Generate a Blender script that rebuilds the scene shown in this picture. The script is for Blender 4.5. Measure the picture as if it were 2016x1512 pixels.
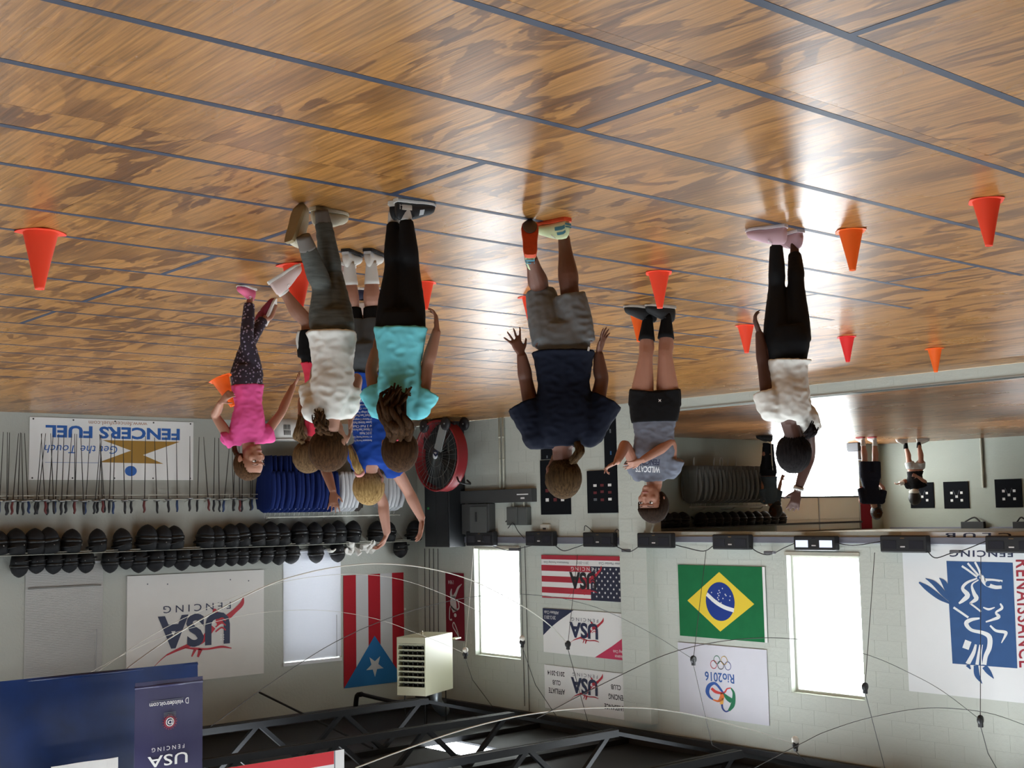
import bpy, bmesh, math, random
from math import sin, cos, pi, radians, sqrt, atan2
from mathutils import Vector, Matrix, noise
random.seed(7)
SC = bpy.context.scene
COL = SC.collection
for o in list(bpy.data.objects):
    bpy.data.objects.remove(o)

# ------------------------------------------------------------------ camera
# (the photograph was taken with the phone upside down: the camera is rolled by 180 degrees)
IW, IH = 2016, 1512
FPX, PITCH, ROLL, YAW = 2507.45, -0.0998077, -0.018761, 0.7081102
CAMH = 1.68
_f = Vector((cos(YAW)*cos(PITCH), sin(YAW)*cos(PITCH), sin(PITCH)))
_r0 = Vector((sin(YAW), -cos(YAW), 0)); _u0 = _r0.cross(_f)
_r = _r0*cos(ROLL) + _u0*sin(ROLL); _u = -_r0*sin(ROLL) + _u0*cos(ROLL)
cam_d = bpy.data.cameras.new('camera'); cam = bpy.data.objects.new('camera', cam_d); COL.objects.link(cam)
cam_d.sensor_fit = 'HORIZONTAL'; cam_d.sensor_width = 36.0; cam_d.lens = FPX/IW*36.0
cam_d.clip_start = 0.05; cam_d.clip_end = 500
m3 = Matrix((-_r, -_u, -_f)).transposed()
cam.matrix_world = Matrix.Translation((0, 0, CAMH)) @ m3.to_4x4()
SC.camera = cam

# ------------------------------------------------------------------ world, light, exposure
vs = SC.view_settings
vs.view_transform = 'Standard'; vs.look = 'None'; vs.gamma = 1.0; vs.use_curve_mapping = False
vs.exposure = -0.22
SKY = 24.0
world = bpy.data.worlds.new('overcast_sky'); SC.world = world; world.use_nodes = True
bg = world.node_tree.nodes['Background']
bg.inputs[0].default_value = (0.90, 0.96, 1.0, 1); bg.inputs[1].default_value = SKY

# ------------------------------------------------------------------ room metrics
XR, YF = 20.0, 14.66          # right wall plane, far wall plane
ZROOF = 5.32                  # underside of the roof deck
ZCURB = 0.165                 # low kerb = raised floor of the room beyond
X2, Y2 = 18.45, 28.0          # right wall and back wall of the room beyond
XL, YB = -9.0, -9.0           # the side of the hall behind the camera
NF = Vector((cos(YAW), sin(YAW), 0)); RT = Vector((sin(YAW), -cos(YAW), 0)); UPV = Vector((0, 0, 1))
CP = Vector((0, 0, CAMH))

def ray(x, y):
    a = (1008 - x)/FPX; b = (y - 756)/FPX
    return _r*a + _u*b + _f
def onz(x, y, z=0.0):
    d = ray(x, y); return CP + d*((z - CAMH)/d.z)
def onY(x, y, Y=YF):
    d = ray(x, y); return CP + d*(Y/d.y)
def onX(x, y, X=XR):
    d = ray(x, y); return CP + d*(X/d.x)
def onD(x, y, D):
    d = ray(x, y); return CP + d*(D/d.dot(NF))
def far(off=0.0): return lambda x, y: onY(x, y, YF - off)
def right(off=0.0): return lambda x, y: onX(x, y, XR - off)
def dirv(r, u, a): return (RT*r + UPV*u + NF*a)      # r to the right seen upright, u up, a away from the viewer

# ------------------------------------------------------------------ materials
def lin(c):
    return tuple(((v/255)/12.92 if v/255 <= 0.04045 else ((v/255+0.055)/1.055)**2.4) for v in c)
MATS = {}
def mat(name, rgb, rough=0.6, metal=0.0, spec=0.5, bump=0.0, bscale=30.0, vary=0.0, vscale=4.0, stretch=(1, 1, 1), emit=None, alpha=None, coat=0.0, trans=0.0, sheen=0.0):
    if name in MATS: return MATS[name]
    m = bpy.data.materials.new(name); m.use_nodes = True; MATS[name] = m
    nt = m.node_tree; N = nt.nodes; L = nt.links; b = N['Principled BSDF']
    c = lin(rgb)
    b.inputs['Base Color'].default_value = (*c, 1); b.inputs['Roughness'].default_value = rough
    b.inputs['Metallic'].default_value = metal; b.inputs['Specular IOR Level'].default_value = spec
    b.inputs['Coat Weight'].default_value = coat
    if sheen: b.inputs['Sheen Weight'].default_value = sheen
    if emit:
        b.inputs['Emission Color'].default_value = (*lin(emit[0]), 1); b.inputs['Emission Strength'].default_value = emit[1]
    if bump or vary:
        tc = N.new('ShaderNodeTexCoord'); mp = N.new('ShaderNodeMapping'); L.new(tc.outputs['Object'], mp.inputs[0]); mp.inputs['Scale'].default_value = stretch
    if vary:
        nz = N.new('ShaderNodeTexNoise'); nz.inputs['Scale'].default_value = vscale; nz.inputs['Detail'].default_value = 5
        L.new(mp.outputs[0], nz.inputs['Vector'])
        hs = N.new('ShaderNodeMix'); hs.data_type = 'RGBA'; L.new(nz.outputs['Fac'], hs.inputs[0])
        hs.inputs[6].default_value = (*[max(0, v*(1-vary)) for v in c], 1); hs.inputs[7].default_value = (*[min(1, v*(1+vary)) for v in c], 1)
        L.new(hs.outputs[2], b.inputs['Base Color'])
    if bump:
        n2 = N.new('ShaderNodeTexNoise'); n2.inputs['Scale'].default_value = bscale; n2.inputs['Detail'].default_value = 4
        L.new(mp.outputs[0], n2.inputs['Vector'])
        bp = N.new('ShaderNodeBump'); bp.inputs['Strength'].default_value = bump; bp.inputs['Distance'].default_value = 0.02
        L.new(n2.outputs['Fac'], bp.inputs['Height']); L.new(bp.outputs[0], b.inputs['Normal'])
    if trans:
        tr = N.new('ShaderNodeBsdfTranslucent'); tr.inputs[0].default_value = (*c, 1); mx = N.new('ShaderNodeMixShader'); mx.inputs[0].default_value = trans
        L.new(b.outputs[0], mx.inputs[1]); L.new(tr.outputs[0], mx.inputs[2]); L.new(mx.outputs[0], N['Material Output'].inputs[0])
    if alpha is not None:
        tr = N.new('ShaderNodeBsdfTransparent'); mx = N.new('ShaderNodeMixShader'); mx.inputs[0].default_value = alpha
        L.new(tr.outputs[0], mx.inputs[1]); L.new(b.outputs[0], mx.inputs[2]); L.new(mx.outputs[0], N['Material Output'].inputs[0])
    return m

# ------------------------------------------------------------------ objects
def tag(o, label=None, cat=None, group=None, kind=None):
    if label: o['label'] = label
    if cat: o['category'] = cat
    if group: o['group'] = group
    if kind: o['kind'] = kind
    return o
def mesh_of(bm, name, smooth=False):
    me = bpy.data.meshes.new(name); bmesh.ops.recalc_face_normals(bm, faces=bm.faces); bm.to_mesh(me); bm.free()
    if smooth:
        for p in me.polygons: p.use_smooth = True
    return me
def obj(name, me, material=None, parent=None, smooth=False):
    if isinstance(me, bmesh.types.BMesh): me = mesh_of(me, name, smooth)
    o = bpy.data.objects.new(name, me); COL.objects.link(o)
    if material is not None and not me.materials: me.materials.append(material)
    if parent is not None:
        o.parent = parent
        if parent.type == 'EMPTY': o.matrix_parent_inverse = parent.matrix_basis.inverted()
    return o
def local(name, me, material, parent, smooth=False):      # child given in its parent's own coordinates
    if isinstance(me, bmesh.types.BMesh): me = mesh_of(me, name, smooth)
    o = bpy.data.objects.new(name, me); COL.objects.link(o)
    if not me.materials: me.materials.append(material)
    o.parent = parent; return o
def empty(name, loc, label, cat, group=None, kind=None, rz=0.0):
    o = bpy.data.objects.new(name, None); COL.objects.link(o); o.empty_display_size = 0.1
    o.location = loc; o.rotation_euler = (0, 0, rz); o.matrix_basis = Matrix.Translation(loc) @ Matrix.Rotation(rz, 4, 'Z')
    return tag(o, label, cat, group, kind)
def copy_tree(root, label=None):
    r = root.copy(); COL.objects.link(r)
    if label: r['label'] = label
    for ch in root.children:
        c = ch.copy(); COL.objects.link(c); c.parent = r
        for g in ch.children:
            d = g.copy(); COL.objects.link(d); d.parent = c
    return r

# ------------------------------------------------------------------ shapes
def box(bm, lo, hi, bevel=0.0):
    lo = Vector(lo); hi = Vector(hi)
    r = bmesh.ops.create_cube(bm, size=1.0)
    bmesh.ops.scale(bm, vec=hi-lo, verts=r['verts']); bmesh.ops.translate(bm, vec=(lo+hi)/2, verts=r['verts'])
    if bevel:
        es = list({e for v in r['verts'] for e in v.link_edges})
        bmesh.ops.bevel(bm, geom=es, offset=bevel, segments=2, affect='EDGES', profile=0.5)
    return bm
def boxm(lo, hi, bevel=0.0): return box(bmesh.new(), lo, hi, bevel)
def obox(bm, c, ax, ay, az, hx, hy, hz):      # oriented box
    c = Vector(c); vs = []
    for k in (-1, 1):
        for j in (-1, 1):
            for i in (-1, 1): vs.append(bm.verts.new(c + ax*(hx*i) + ay*(hy*j) + az*(hz*k)))
    for f in ((0, 2, 3, 1), (4, 5, 7, 6), (0, 1, 5, 4), (2, 6, 7, 3), (0, 4, 6, 2), (1, 3, 7, 5)): bm.faces.new([vs[i] for i in f])
    return bm
def bar(bm, a, b, w, h, up=Vector((0, 0, 1))):
    a = Vector(a); b = Vector(b); d = b-a; L = d.length; d /= L
    s = d.cross(up)
    if s.length < 1e-4: s = d.cross(Vector((1, 0, 0)))
    s.normalize(); u = s.cross(d)
    return obox(bm, (a+b)/2, d, s, u, L/2, w/2, h/2)
def rings(bm, loops, cap=True, closed=True):
    vl = [[bm.verts.new(p) for p in lp] for lp in loops]; n = len(vl[0])
    for a, b in zip(vl, vl[1:]):
        for i in range(n if closed else n-1):
            j = (i+1) % n
            try: bm.faces.new((a[i], a[j], b[j], b[i]))
            except ValueError: pass
    if cap:
        for lp in (vl[0], vl[-1]):
            try: bm.faces.new(lp)
            except ValueError: pass
    return bm
def catmull(pts, per=4):
    P = [Vector(p) if not isinstance(p, (int, float)) else p for p in pts]
    if len(P) < 3: 
        return [P[0]+(P[-1]-P[0])*(i/per) for i in range(per+1)]
    out = []
    for i in range(len(P)-1):
        p0 = P[i-1] if i > 0 else P[i]*2-P[i+1]; p1, p2 = P[i], P[i+1]; p3 = P[i+2] if i+2 < len(P) else P[i+1]*2-P[i]
        for k in range(per):
            t = k/per
            out.append((p1*2 + (p2-p0)*t + (p0*2-p1*5+p2*4-p3)*(t*t) + (p1*3-p0-p2*3+p3)*(t*t*t))*0.5)
    out.append(P[-1]); return out
def tube(bm, pts, rad, seg=8, per=0, cap=True):
    P = [Vector(p) for p in pts]
    if isinstance(rad, (int, float)): rad = [rad]*len(P)
    if per: P = catmull(P, per); rad = [max(1e-4, r) for r in catmull(list(rad), per)]
    T = []
    for i in range(len(P)):
        d = P[min(i+1, len(P)-1)] - P[max(i-1, 0)]; T.append(d.normalized())
    a = T[0].orthogonal().normalized(); loops = []
    for p, t, r in zip(P, T, rad):
        a = (a - t*a.dot(t)); a.normalize(); b = t.cross(a)
        loops.append([p + a*(r*cos(2*pi*k/seg)) + b*(r*sin(2*pi*k/seg)) for k in range(seg)])
    return rings(bm, loops, cap)
def rod(a, b, r, seg=8): return tube(bmesh.new(), [a, b], r, seg)
def lathe(bm, prof, seg=24, origin=(0, 0, 0), ax=Vector((0, 0, 1))):      # prof: (radius, height)
    ax = Vector(ax).normalized(); a = ax.orthogonal().normalized(); b = ax.cross(a); o = Vector(origin)
    return rings(bm, [[o + ax*h + a*(max(r, 1e-4)*cos(2*pi*k/seg)) + b*(max(r, 1e-4)*sin(2*pi*k/seg)) for k in range(seg)] for r, h in prof])
def ellipsoid(bm, c, ax, ay, az, rx, ry, rz, nu=12, nv=8):
    c = Vector(c); loops = []
    for j in range(nv+1):
        ph = -pi/2 + pi*j/nv; q = max(cos(ph), 0.02)
        loops.append([c + ax*(rx*q*cos(2*pi*i/nu)) + ay*(ry*q*sin(2*pi*i/nu)) + az*(rz*sin(ph)) for i in range(nu)])
    return rings(bm, loops)
ORD = 'first second third fourth fifth sixth seventh eighth ninth tenth eleventh twelfth thirteenth fourteenth fifteenth sixteenth seventeenth eighteenth nineteenth twentieth'.split()
ORD += ['twenty-'+o for o in ORD[:9]] + ['thirtieth'] + ['thirty-'+o for o in ORD[:9]] + ['fortieth'] + ['forty-'+o for o in ORD[:9]]
X_, Y_, Z_ = Vector((1, 0, 0)), Vector((0, 1, 0)), Vector((0, 0, 1))

# flat print and cloth on a wall, traced in picture pixels and projected on the plane where it hangs
def poly(name, pts, fr, material, parent, nrm, off=0.0, thick=0.0):
    bm = bmesh.new(); vs = [bm.verts.new(fr(*p) + nrm*off) for p in pts]; f = bm.faces.new(vs)
    if thick:
        r = bmesh.ops.extrude_face_region(bm, geom=[f]); bmesh.ops.translate(bm, vec=nrm*thick, verts=[e for e in r['geom'] if isinstance(e, bmesh.types.BMVert)])
    return obj(name, bm, material, parent)
def polys(name, plist, fr, material, parent, nrm, off=0.0):
    bm = bmesh.new()
    for pts in plist: bm.faces.new([bm.verts.new(fr(*p) + nrm*off) for p in pts])
    return obj(name, bm, material, parent)
def ribbon_pts(pts, w, per=5):
    P = catmull([Vector((x, y)) for x, y in pts], per) if per else [Vector((x, y)) for x, y in pts]
    if isinstance(w, (int, float)): w = [w]*len(pts)
    Wd = catmull(list(w), per) if per else w
    l, r = [], []
    for i, p in enumerate(P):
        d = (P[min(i+1, len(P)-1)] - P[max(i-1, 0)]).normalized(); n = Vector((-d.y, d.x))*(max(1e-4, Wd[i])/2)
        l.append(tuple(p+n)); r.append(tuple(p-n))
    return l, r
def strokes(name, lst, fr, material, parent, nrm, off=0.0, per=5):
    bm = bmesh.new()
    for pts, w in lst:
        l, r = ribbon_pts(pts, w, per)
        vl = [bm.verts.new(fr(*p)+nrm*off) for p in l]; vr = [bm.verts.new(fr(*p)+nrm*off) for p in r]
        for i in range(len(vl)-1): bm.faces.new((vl[i], vr[i], vr[i+1], vl[i+1]))
    return obj(name, bm, material, parent)
_tc = {}
def text_data(s, spacing=1.0, bold=0.0):
    k = (s, spacing, bold)
    if k in _tc: return _tc[k]
    cu = bpy.data.curves.new('txt', 'FONT'); cu.body = s; cu.size = 1.0; cu.space_character = spacing; cu.offset = bold; cu.resolution_u = 3
    o = bpy.data.objects.new('txt', cu); COL.objects.link(o)
    bpy.context.view_layer.update()
    me = bpy.data.meshes.new_from_object(o.evaluated_get(bpy.context.evaluated_depsgraph_get()))
    vs = [v.co.copy() for v in me.vertices]; fs = [tuple(p.vertices) for p in me.polygons]
    bpy.data.objects.remove(o); bpy.data.curves.remove(cu); bpy.data.meshes.remove(me)
    x0 = min(v.x for v in vs); x1 = max(v.x for v in vs); y0 = min(v.y for v in vs); y1 = max(v.y for v in vs)
    vs = [((v.x-x0)/(x1-x0), (v.y-y0)/(y1-y0)) for v in vs]
    _tc[k] = (vs, fs); return _tc[k]
def text(name, s, quad, fr, material, parent, nrm, off=0.0, spacing=1.0, bold=0.0):
    # quad in picture pixels: bottom-left, bottom-right, top-left of the lettering as it reads upright
    bl, br, tl = [Vector(q) for q in quad]
    vs, fs = text_data(s, spacing, bold); bm = bmesh.new()
    V = []
    for u, v in vs:
        p = bl + (br-bl)*u + (tl-bl)*v; V.append(bm.verts.new(fr(p.x, p.y) + nrm*off))
    for f in fs:
        try: bm.faces.new([V[i] for i in f])
        except ValueError: pass
    return obj(name, bm, material, parent)
def textbox(name, s, x0, x1, y0, y1, fr, material, parent, nrm, off=0.0, **k):   # x0 = larger pixel x (reads first), y0 = smaller y (baseline)
    return text(name, s, ((x0, y0), (x1, y0), (x0, y1)), fr, material, parent, nrm, off, **k)
NFAR = Vector((0, -1, 0)); NRIGHT = Vector((-1, 0, 0))
# ================================================================== THE SETTING
# ------------------------------------------------------------------ plywood floor
def wood(name, gx, base, dark):
    m = bpy.data.materials.new(name); m.use_nodes = True; nt = m.node_tree; N = nt.nodes; L = nt.links; b = N['Principled BSDF']
    tc = N.new('ShaderNodeTexCoord'); oi = N.new('ShaderNodeObjectInfo')
    ml = N.new('ShaderNodeMath'); ml.operation = 'MULTIPLY'; ml.inputs[1].default_value = 37.0; L.new(oi.outputs['Random'], ml.inputs[0])
    cb = N.new('ShaderNodeCombineXYZ'); L.new(ml.outputs[0], cb.inputs[0]); L.new(ml.outputs[0], cb.inputs[2])
    ad = N.new('ShaderNodeVectorMath'); ad.operation = 'ADD'; L.new(tc.outputs['Object'], ad.inputs[0]); L.new(cb.outputs[0], ad.inputs[1])
    def nz(sc, scale, det, dist=0.0, rough=0.5):
        mp = N.new('ShaderNodeMapping'); mp.inputs['Scale'].default_value = sc; L.new(ad.outputs[0], mp.inputs[0])
        t = N.new('ShaderNodeTexNoise'); t.inputs['Scale'].default_value = scale; t.inputs['Detail'].default_value = det; t.inputs['Distortion'].default_value = dist; t.inputs['Roughness'].default_value = rough
        L.new(mp.outputs[0], t.inputs['Vector']); return t
    big = nz((gx*0.75, 2.2, 1), 1.6, 4.5, 0.6, 0.55)      # growth-ring figure of rotary-cut veneer
    mu = N.new('ShaderNodeMath'); mu.operation = 'MULTIPLY'; mu.inputs[1].default_value = 26.0; L.new(big.outputs['Fac'], mu.inputs[0])
    sn = N.new('ShaderNodeMath'); sn.operation = 'SINE'; L.new(mu.outputs[0], sn.inputs[0])
    rm = N.new('ShaderNodeMapRange'); rm.inputs[1].default_value = 0.0; rm.inputs[2].default_value = 0.42; L.new(sn.outputs[0], rm.inputs[0])
    fine = nz((gx*2.0, 60, 1), 1.0, 6, 0.2, 0.65)
    patch = nz((0.5, 0.9, 1), 1.3, 4)
    rp = N.new('ShaderNodeMapRange'); rp.inputs[1].default_value = 0.34; rp.inputs[2].default_value = 0.56; L.new(patch.outputs['Fac'], rp.inputs[0])
    mm = N.new('ShaderNodeMath'); mm.operation = 'MULTIPLY'; L.new(rm.outputs[0], mm.inputs[0]); L.new(rp.outputs[0], mm.inputs[1])
    m2 = N.new('ShaderNodeMath'); m2.operation = 'MULTIPLY'; m2.inputs[1].default_value = 0.80; L.new(mm.outputs[0], m2.inputs[0])
    c1 = N.new('ShaderNodeMix'); c1.data_type = 'RGBA'; c1.inputs[6].default_value = (*lin(base), 1); c1.inputs[7].default_value = (*lin(dark), 1); L.new(m2.outputs[0], c1.inputs[0])
    fr_ = N.new('ShaderNodeMapRange'); fr_.inputs[1].default_value = 0.35; fr_.inputs[2].default_value = 0.68; fr_.inputs[3].default_value = 0.55; fr_.inputs[4].default_value = 1.25; L.new(fine.outputs['Fac'], fr_.inputs[0])
    c2 = N.new('ShaderNodeMix'); c2.data_type = 'RGBA'; c2.blend_type = 'MULTIPLY'; c2.inputs[0].default_value = 1.0; L.new(c1.outputs[2], c2.inputs[6]); L.new(fr_.outputs[0], c2.inputs[7])
    L.new(c2.outputs[2], b.inputs['Base Color'])
    rr = N.new('ShaderNodeMapRange'); rr.inputs[3].default_value = 0.22; rr.inputs[4].default_value = 0.36; L.new(patch.outputs['Fac'], rr.inputs[0]); L.new(rr.outputs[0], b.inputs['Roughness'])
    b.inputs['Specular IOR Level'].default_value = 0.30
    bp = N.new('ShaderNodeBump'); bp.inputs['Strength'].default_value = 0.10; bp.inputs['Distance'].default_value = 0.01; L.new(fine.outputs['Fac'], bp.inputs['Height']); L.new(bp.outputs[0], b.inputs['Normal'])
    return m
M_PLY = wood('varnished_plywood', 1.0, (160, 111, 57), (90, 53, 24))
M_PLY2 = wood('far_room_plywood', 1.0, (168, 116, 70), (112, 70, 40))
M_SUB = mat('subfloor_joint', (104, 70, 38), 0.8)
M_TAPE = mat('blue_grey_tape', (42, 50, 68), 0.45, spec=0.25, vary=0.25, vscale=9)
floor = tag(obj('floor', boxm((XL, YB, -0.12), (XR, YF, -0.006)), M_SUB), kind='structure')
SX, SY = 2.048, 1.40          # plywood sheets, long side across the pistes
x0s = 3.665*0.84 - 2*SX
sheet = {}
near, rest = [], []
for j in range(-6, 12):
    for i in range(-5, 12):
        ax = x0s + i*SX + (0 if j % 2 else 0.0); ay = 4.735*0.84 + j*SY
        lo = (max(XL, ax+0.0006), max(YB, ay+0.0006)); hi = (min(XR, ax+SX-0.0006), min(YF, ay+SY-0.0006))
        if hi[0]-lo[0] < 0.05 or hi[1]-lo[1] < 0.05: continue
        c = Vector(((lo[0]+hi[0])/2, (lo[1]+hi[1])/2, 0))
        d = (c-CP); dep = d.dot(NF); lat = abs(d.dot(RT))
        (near if dep > 1.5 and lat < dep*0.42+1.6 else rest).append((lo, hi, c))
for lo, hi, c in near:
    k = (round(hi[0]-lo[0], 3), round(hi[1]-lo[1], 3))
    if k not in sheet:
        bm = boxm((-k[0]/2, -k[1]/2, -0.006), (k[0]/2, k[1]/2, 0)); me = mesh_of(bm, 'plywood_sheet'); me.materials.append(M_PLY); sheet[k] = me
    o = bpy.data.objects.new('plywood_sheet', sheet[k]); COL.objects.link(o); o.parent = floor; o.location = c
bm = bmesh.new()
for lo, hi, c in rest: box(bm, (lo[0], lo[1], -0.006), (hi[0], hi[1], 0))
if rest: tag(obj('plywood_sheets', bm, M_PLY, floor), kind='stuff')
# tape lines of the pistes
LX = [3.06-0.71-0.96, 3.06-0.71-0.0, 3.06, 3.77, 4.745, 5.515, 6.45, 7.16, 8.12, 8.79, 9.74, 10.42, 11.38, 12.06, 13.0, 13.7, 14.64, 15.35, 16.3, 17.0, 17.95]
LX = [3.06-0.97, 3.06] + LX[3:]
for i, x in enumerate(LX):
    x *= 0.84; y1 = 9.0 if i < 6 else (9.7 if i < 10 else 11.0)
    obj('tape_line', boxm((x-0.021, -3.0, 0.0), (x+0.021, y1, 0.0012)), M_TAPE, floor)
yc = 4.555*0.84
for a, b in list(zip(LX, LX[1:]))[0::1]:
    if b-a > 0.85:
        obj('tape_line', boxm((a*0.84+0.021, yc-0.02, 0), (b*0.84-0.021, yc+0.02, 0.0012)), M_TAPE, floor)
        for yy in (9.98*0.84,):
            if a > 5: obj('tape_line', boxm((a*0.84+0.021, yy-0.016, 0), (b*0.84-0.021, yy+0.016, 0.0012)), M_TAPE, floor)

# ------------------------------------------------------------------ painted block walls
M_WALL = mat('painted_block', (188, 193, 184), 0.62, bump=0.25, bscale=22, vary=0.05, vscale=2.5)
M_WALLR = mat('painted_block_shaded_side', (166, 168, 160), 0.65, bump=0.25, bscale=22, vary=0.05, vscale=2.0)  # darker copy of the wall paint; dimmer light is put into its colour
M_JOINT = mat('mortar_joint', (178, 183, 174), 0.8)
def rect_cut(r, holes):
    out = [r]
    for h in holes:
        nx = []
        for a in out:
            x0, x1, z0, z1 = a; hx0, hx1, hz0, hz1 = h
            if hx1 <= x0 or hx0 >= x1 or hz1 <= z0 or hz0 >= z1: nx.append(a); continue
            if hx0 > x0: nx.append((x0, hx0, z0, z1))
            if hx1 < x1: nx.append((hx1, x1, z0, z1))
            mx0, mx1 = max(x0, hx0), min(x1, hx1)
            if hz0 > z0: nx.append((mx0, mx1, z0, hz0))
            if hz1 < z1: nx.append((mx0, mx1, hz1, z1))
        out = nx
    return [a for a in out if a[1]-a[0] > 0.012 and a[3]-a[2] > 0.012]
def wall_panels(name, plane, pos, thick, lo, hi, holes, material):
    bm = bmesh.new()
    for x0, x1, z0, z1 in rect_cut((lo[0], hi[0], lo[1], hi[1]), holes):
        if plane == 'Y': box(bm, (x0, pos, z0), (x1, pos+thick, z1))
        else: box(bm, (pos, x0, z0), (pos+thick, x1, z1))
    return tag(obj(name, bm, material), kind='structure')
# openings in the far wall (x range, z range)
a, b = onY(1548, 1093), onY(1703, 1380); WIN1 = (b.x, a.x, a.z, b.z)
a, b = onY(933, 1080), onY(1025, 1299); WIN2 = (b.x, a.x, a.z, b.z)
JX = onY(1283, 1000).x                      # jamb of the wide opening
HEAD = onY(1500, 1047).z
OPEN = (XL, JX, ZCURB, HEAD)
wall_far = wall_panels('wall_far', 'Y', YF+0.003, 0.197, (XL, 0.0), (XR+0.2, ZROOF+0.4), [WIN1, WIN2, OPEN], M_JOINT)
def blocks(parent, plane, pos, depth, lo, hi, holes, material, maxn, key, bw=0.406, bh=0.203, sgn=-1):
    lst = []
    nz_ = int(math.ceil((hi[1]-lo[1])/bh)); 
    for r in range(nz_):
        z0 = lo[1]+r*bh; z1 = min(hi[1], z0+bh); x = lo[0] - (bw/2 if r % 2 else 0)
        while x < hi[0]:
            a0, a1 = max(lo[0], x), min(hi[0], x+bw)
            if a1-a0 > 0.03:
                for q in rect_cut((a0+0.002, a1-0.002, z0+0.002, z1-0.002), holes):
                    if q[1]-q[0] > 0.02 and q[3]-q[2] > 0.02: lst.append(q)
            x += bw
    lst.sort(key=key); cache = {}
    def bx(bm, w, h, c):
        if plane == 'Y': box(bm, (c.x-w/2, c.y, c.z-h/2), (c.x+w/2, c.y+depth, c.z+h/2))
        else: box(bm, (c.x, c.y-w/2, c.z-h/2), (c.x+depth, c.y+w/2, c.z+h/2))
    bmr = bmesh.new(); n = 0
    for q in lst:
        w = q[1]-q[0]; h = q[3]-q[2]; m = (q[0]+q[1])/2; zc = (q[2]+q[3])/2
        jit = random.uniform(0, 0.0008)
        c = Vector((m, pos+jit, zc)) if plane == 'Y' else Vector((pos+jit, m, zc))
        if n < maxn:
            k = (round(w, 3), round(h, 3))
            if k not in cache:
                bm = bmesh.new(); bx(bm, k[0], k[1], Vector((0, 0, 0))); cache[k] = mesh_of(bm, 'block'); cache[k].materials.append(material)
            o = bpy.data.objects.new('block', cache[k]); COL.objects.link(o); o.parent = parent; o.location = c; n += 1
        else: bx(bmr, w, h, c)
    if len(lst) > n: tag(obj('blocks', bmr, material, parent), kind='stuff')
    else: bmr.free()
def seen(q):      # blocks of the far wall in view and not covered come first
    x = (q[0]+q[1])/2; z = (q[2]+q[3])/2
    inv = 9.0 < x < 19.6 and z < ZROOF-0.1
    cov = (13.0 < x < 16.8 and 2.5 < z < 4.3 and not 14.0 < x < 14.6) or (x < 9.3 and z > 2.2) or (17.2 < x and z < 2.2)
    return (0 if inv and not cov else 1, x)
blocks(wall_far, 'Y', YF, 0.004, (XL, 0.0), (XR, ZROOF), [WIN1, WIN2, OPEN, (XL, 7.5, 0, ZROOF)], M_WALL, 300, seen)
blk2 = tag(obj('wall_far_plain', boxm((XL, YF+0.0, HEAD), (7.5, YF+0.004, ZROOF)), M_WALL), kind='structure'); blk2.name = 'wall_far_side'
# kerb of the opening, made of cut blocks with a steel edge
kerb = tag(obj('trim_1', boxm((XL, YF+0.01, 0), (JX, YF+0.25, ZCURB-0.02)), M_JOINT), kind='structure')
blocks(kerb, 'Y', YF-0.002, 0.014, (7.6, 0.0), (JX, ZCURB-0.012), [], M_WALL, 60, lambda q: q[0], bw=0.6, bh=ZCURB)
obj('steel_edge', boxm((XL, YF-0.012, ZCURB-0.014), (JX, YF+0.26, ZCURB)), mat('worn_steel', (190, 190, 184), 0.35, metal=0.6), kerb)
# pilaster beside the opening, full height
PX0, PX1 = JX, onY(1236, 1200).x
pil = tag(obj('trim_2', boxm((PX0+0.004, YF-0.148, 0), (PX1-0.004, YF, ZROOF-0.35)), M_JOINT), kind='structure')
blocks(pil, 'Y', YF-0.152, 0.005, (PX0, 0), (PX1, ZROOF-0.35), [], M_WALL, 60, lambda q: q[2], bw=PX1-PX0+0.001)
obj('pilaster_face', boxm((PX0-0.002, YF-0.151, 0), (PX0+0.006, YF, ZROOF-0.35)), M_WALL, pil)
# right wall
WA = [onX(54, 1112), onX(196, 1338)]; WB = [onX(560, 1086), onX(668, 1297)]
WINA = (WA[0].y, WA[1].y, WA[0].z, WA[1].z); WINB = (WB[0].y, WB[1].y, WB[0].z, WB[1].z)
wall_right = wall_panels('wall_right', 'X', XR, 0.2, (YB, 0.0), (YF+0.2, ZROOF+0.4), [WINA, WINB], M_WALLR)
for i in range(1, 26):
    z = i*0.203
    if z < ZROOF: pass
# walls of the hall outside the picture
wall_near = tag(obj('wall_near', boxm((XL, YB-0.2, 0), (XR, YB, ZROOF+0.4)), M_WALL), kind='structure')
wall_left = tag(obj('wall_left', boxm((XL-0.2, YB-0.2, 0), (XL, YF, ZROOF+0.4)), M_WALL), kind='structure')

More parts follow.
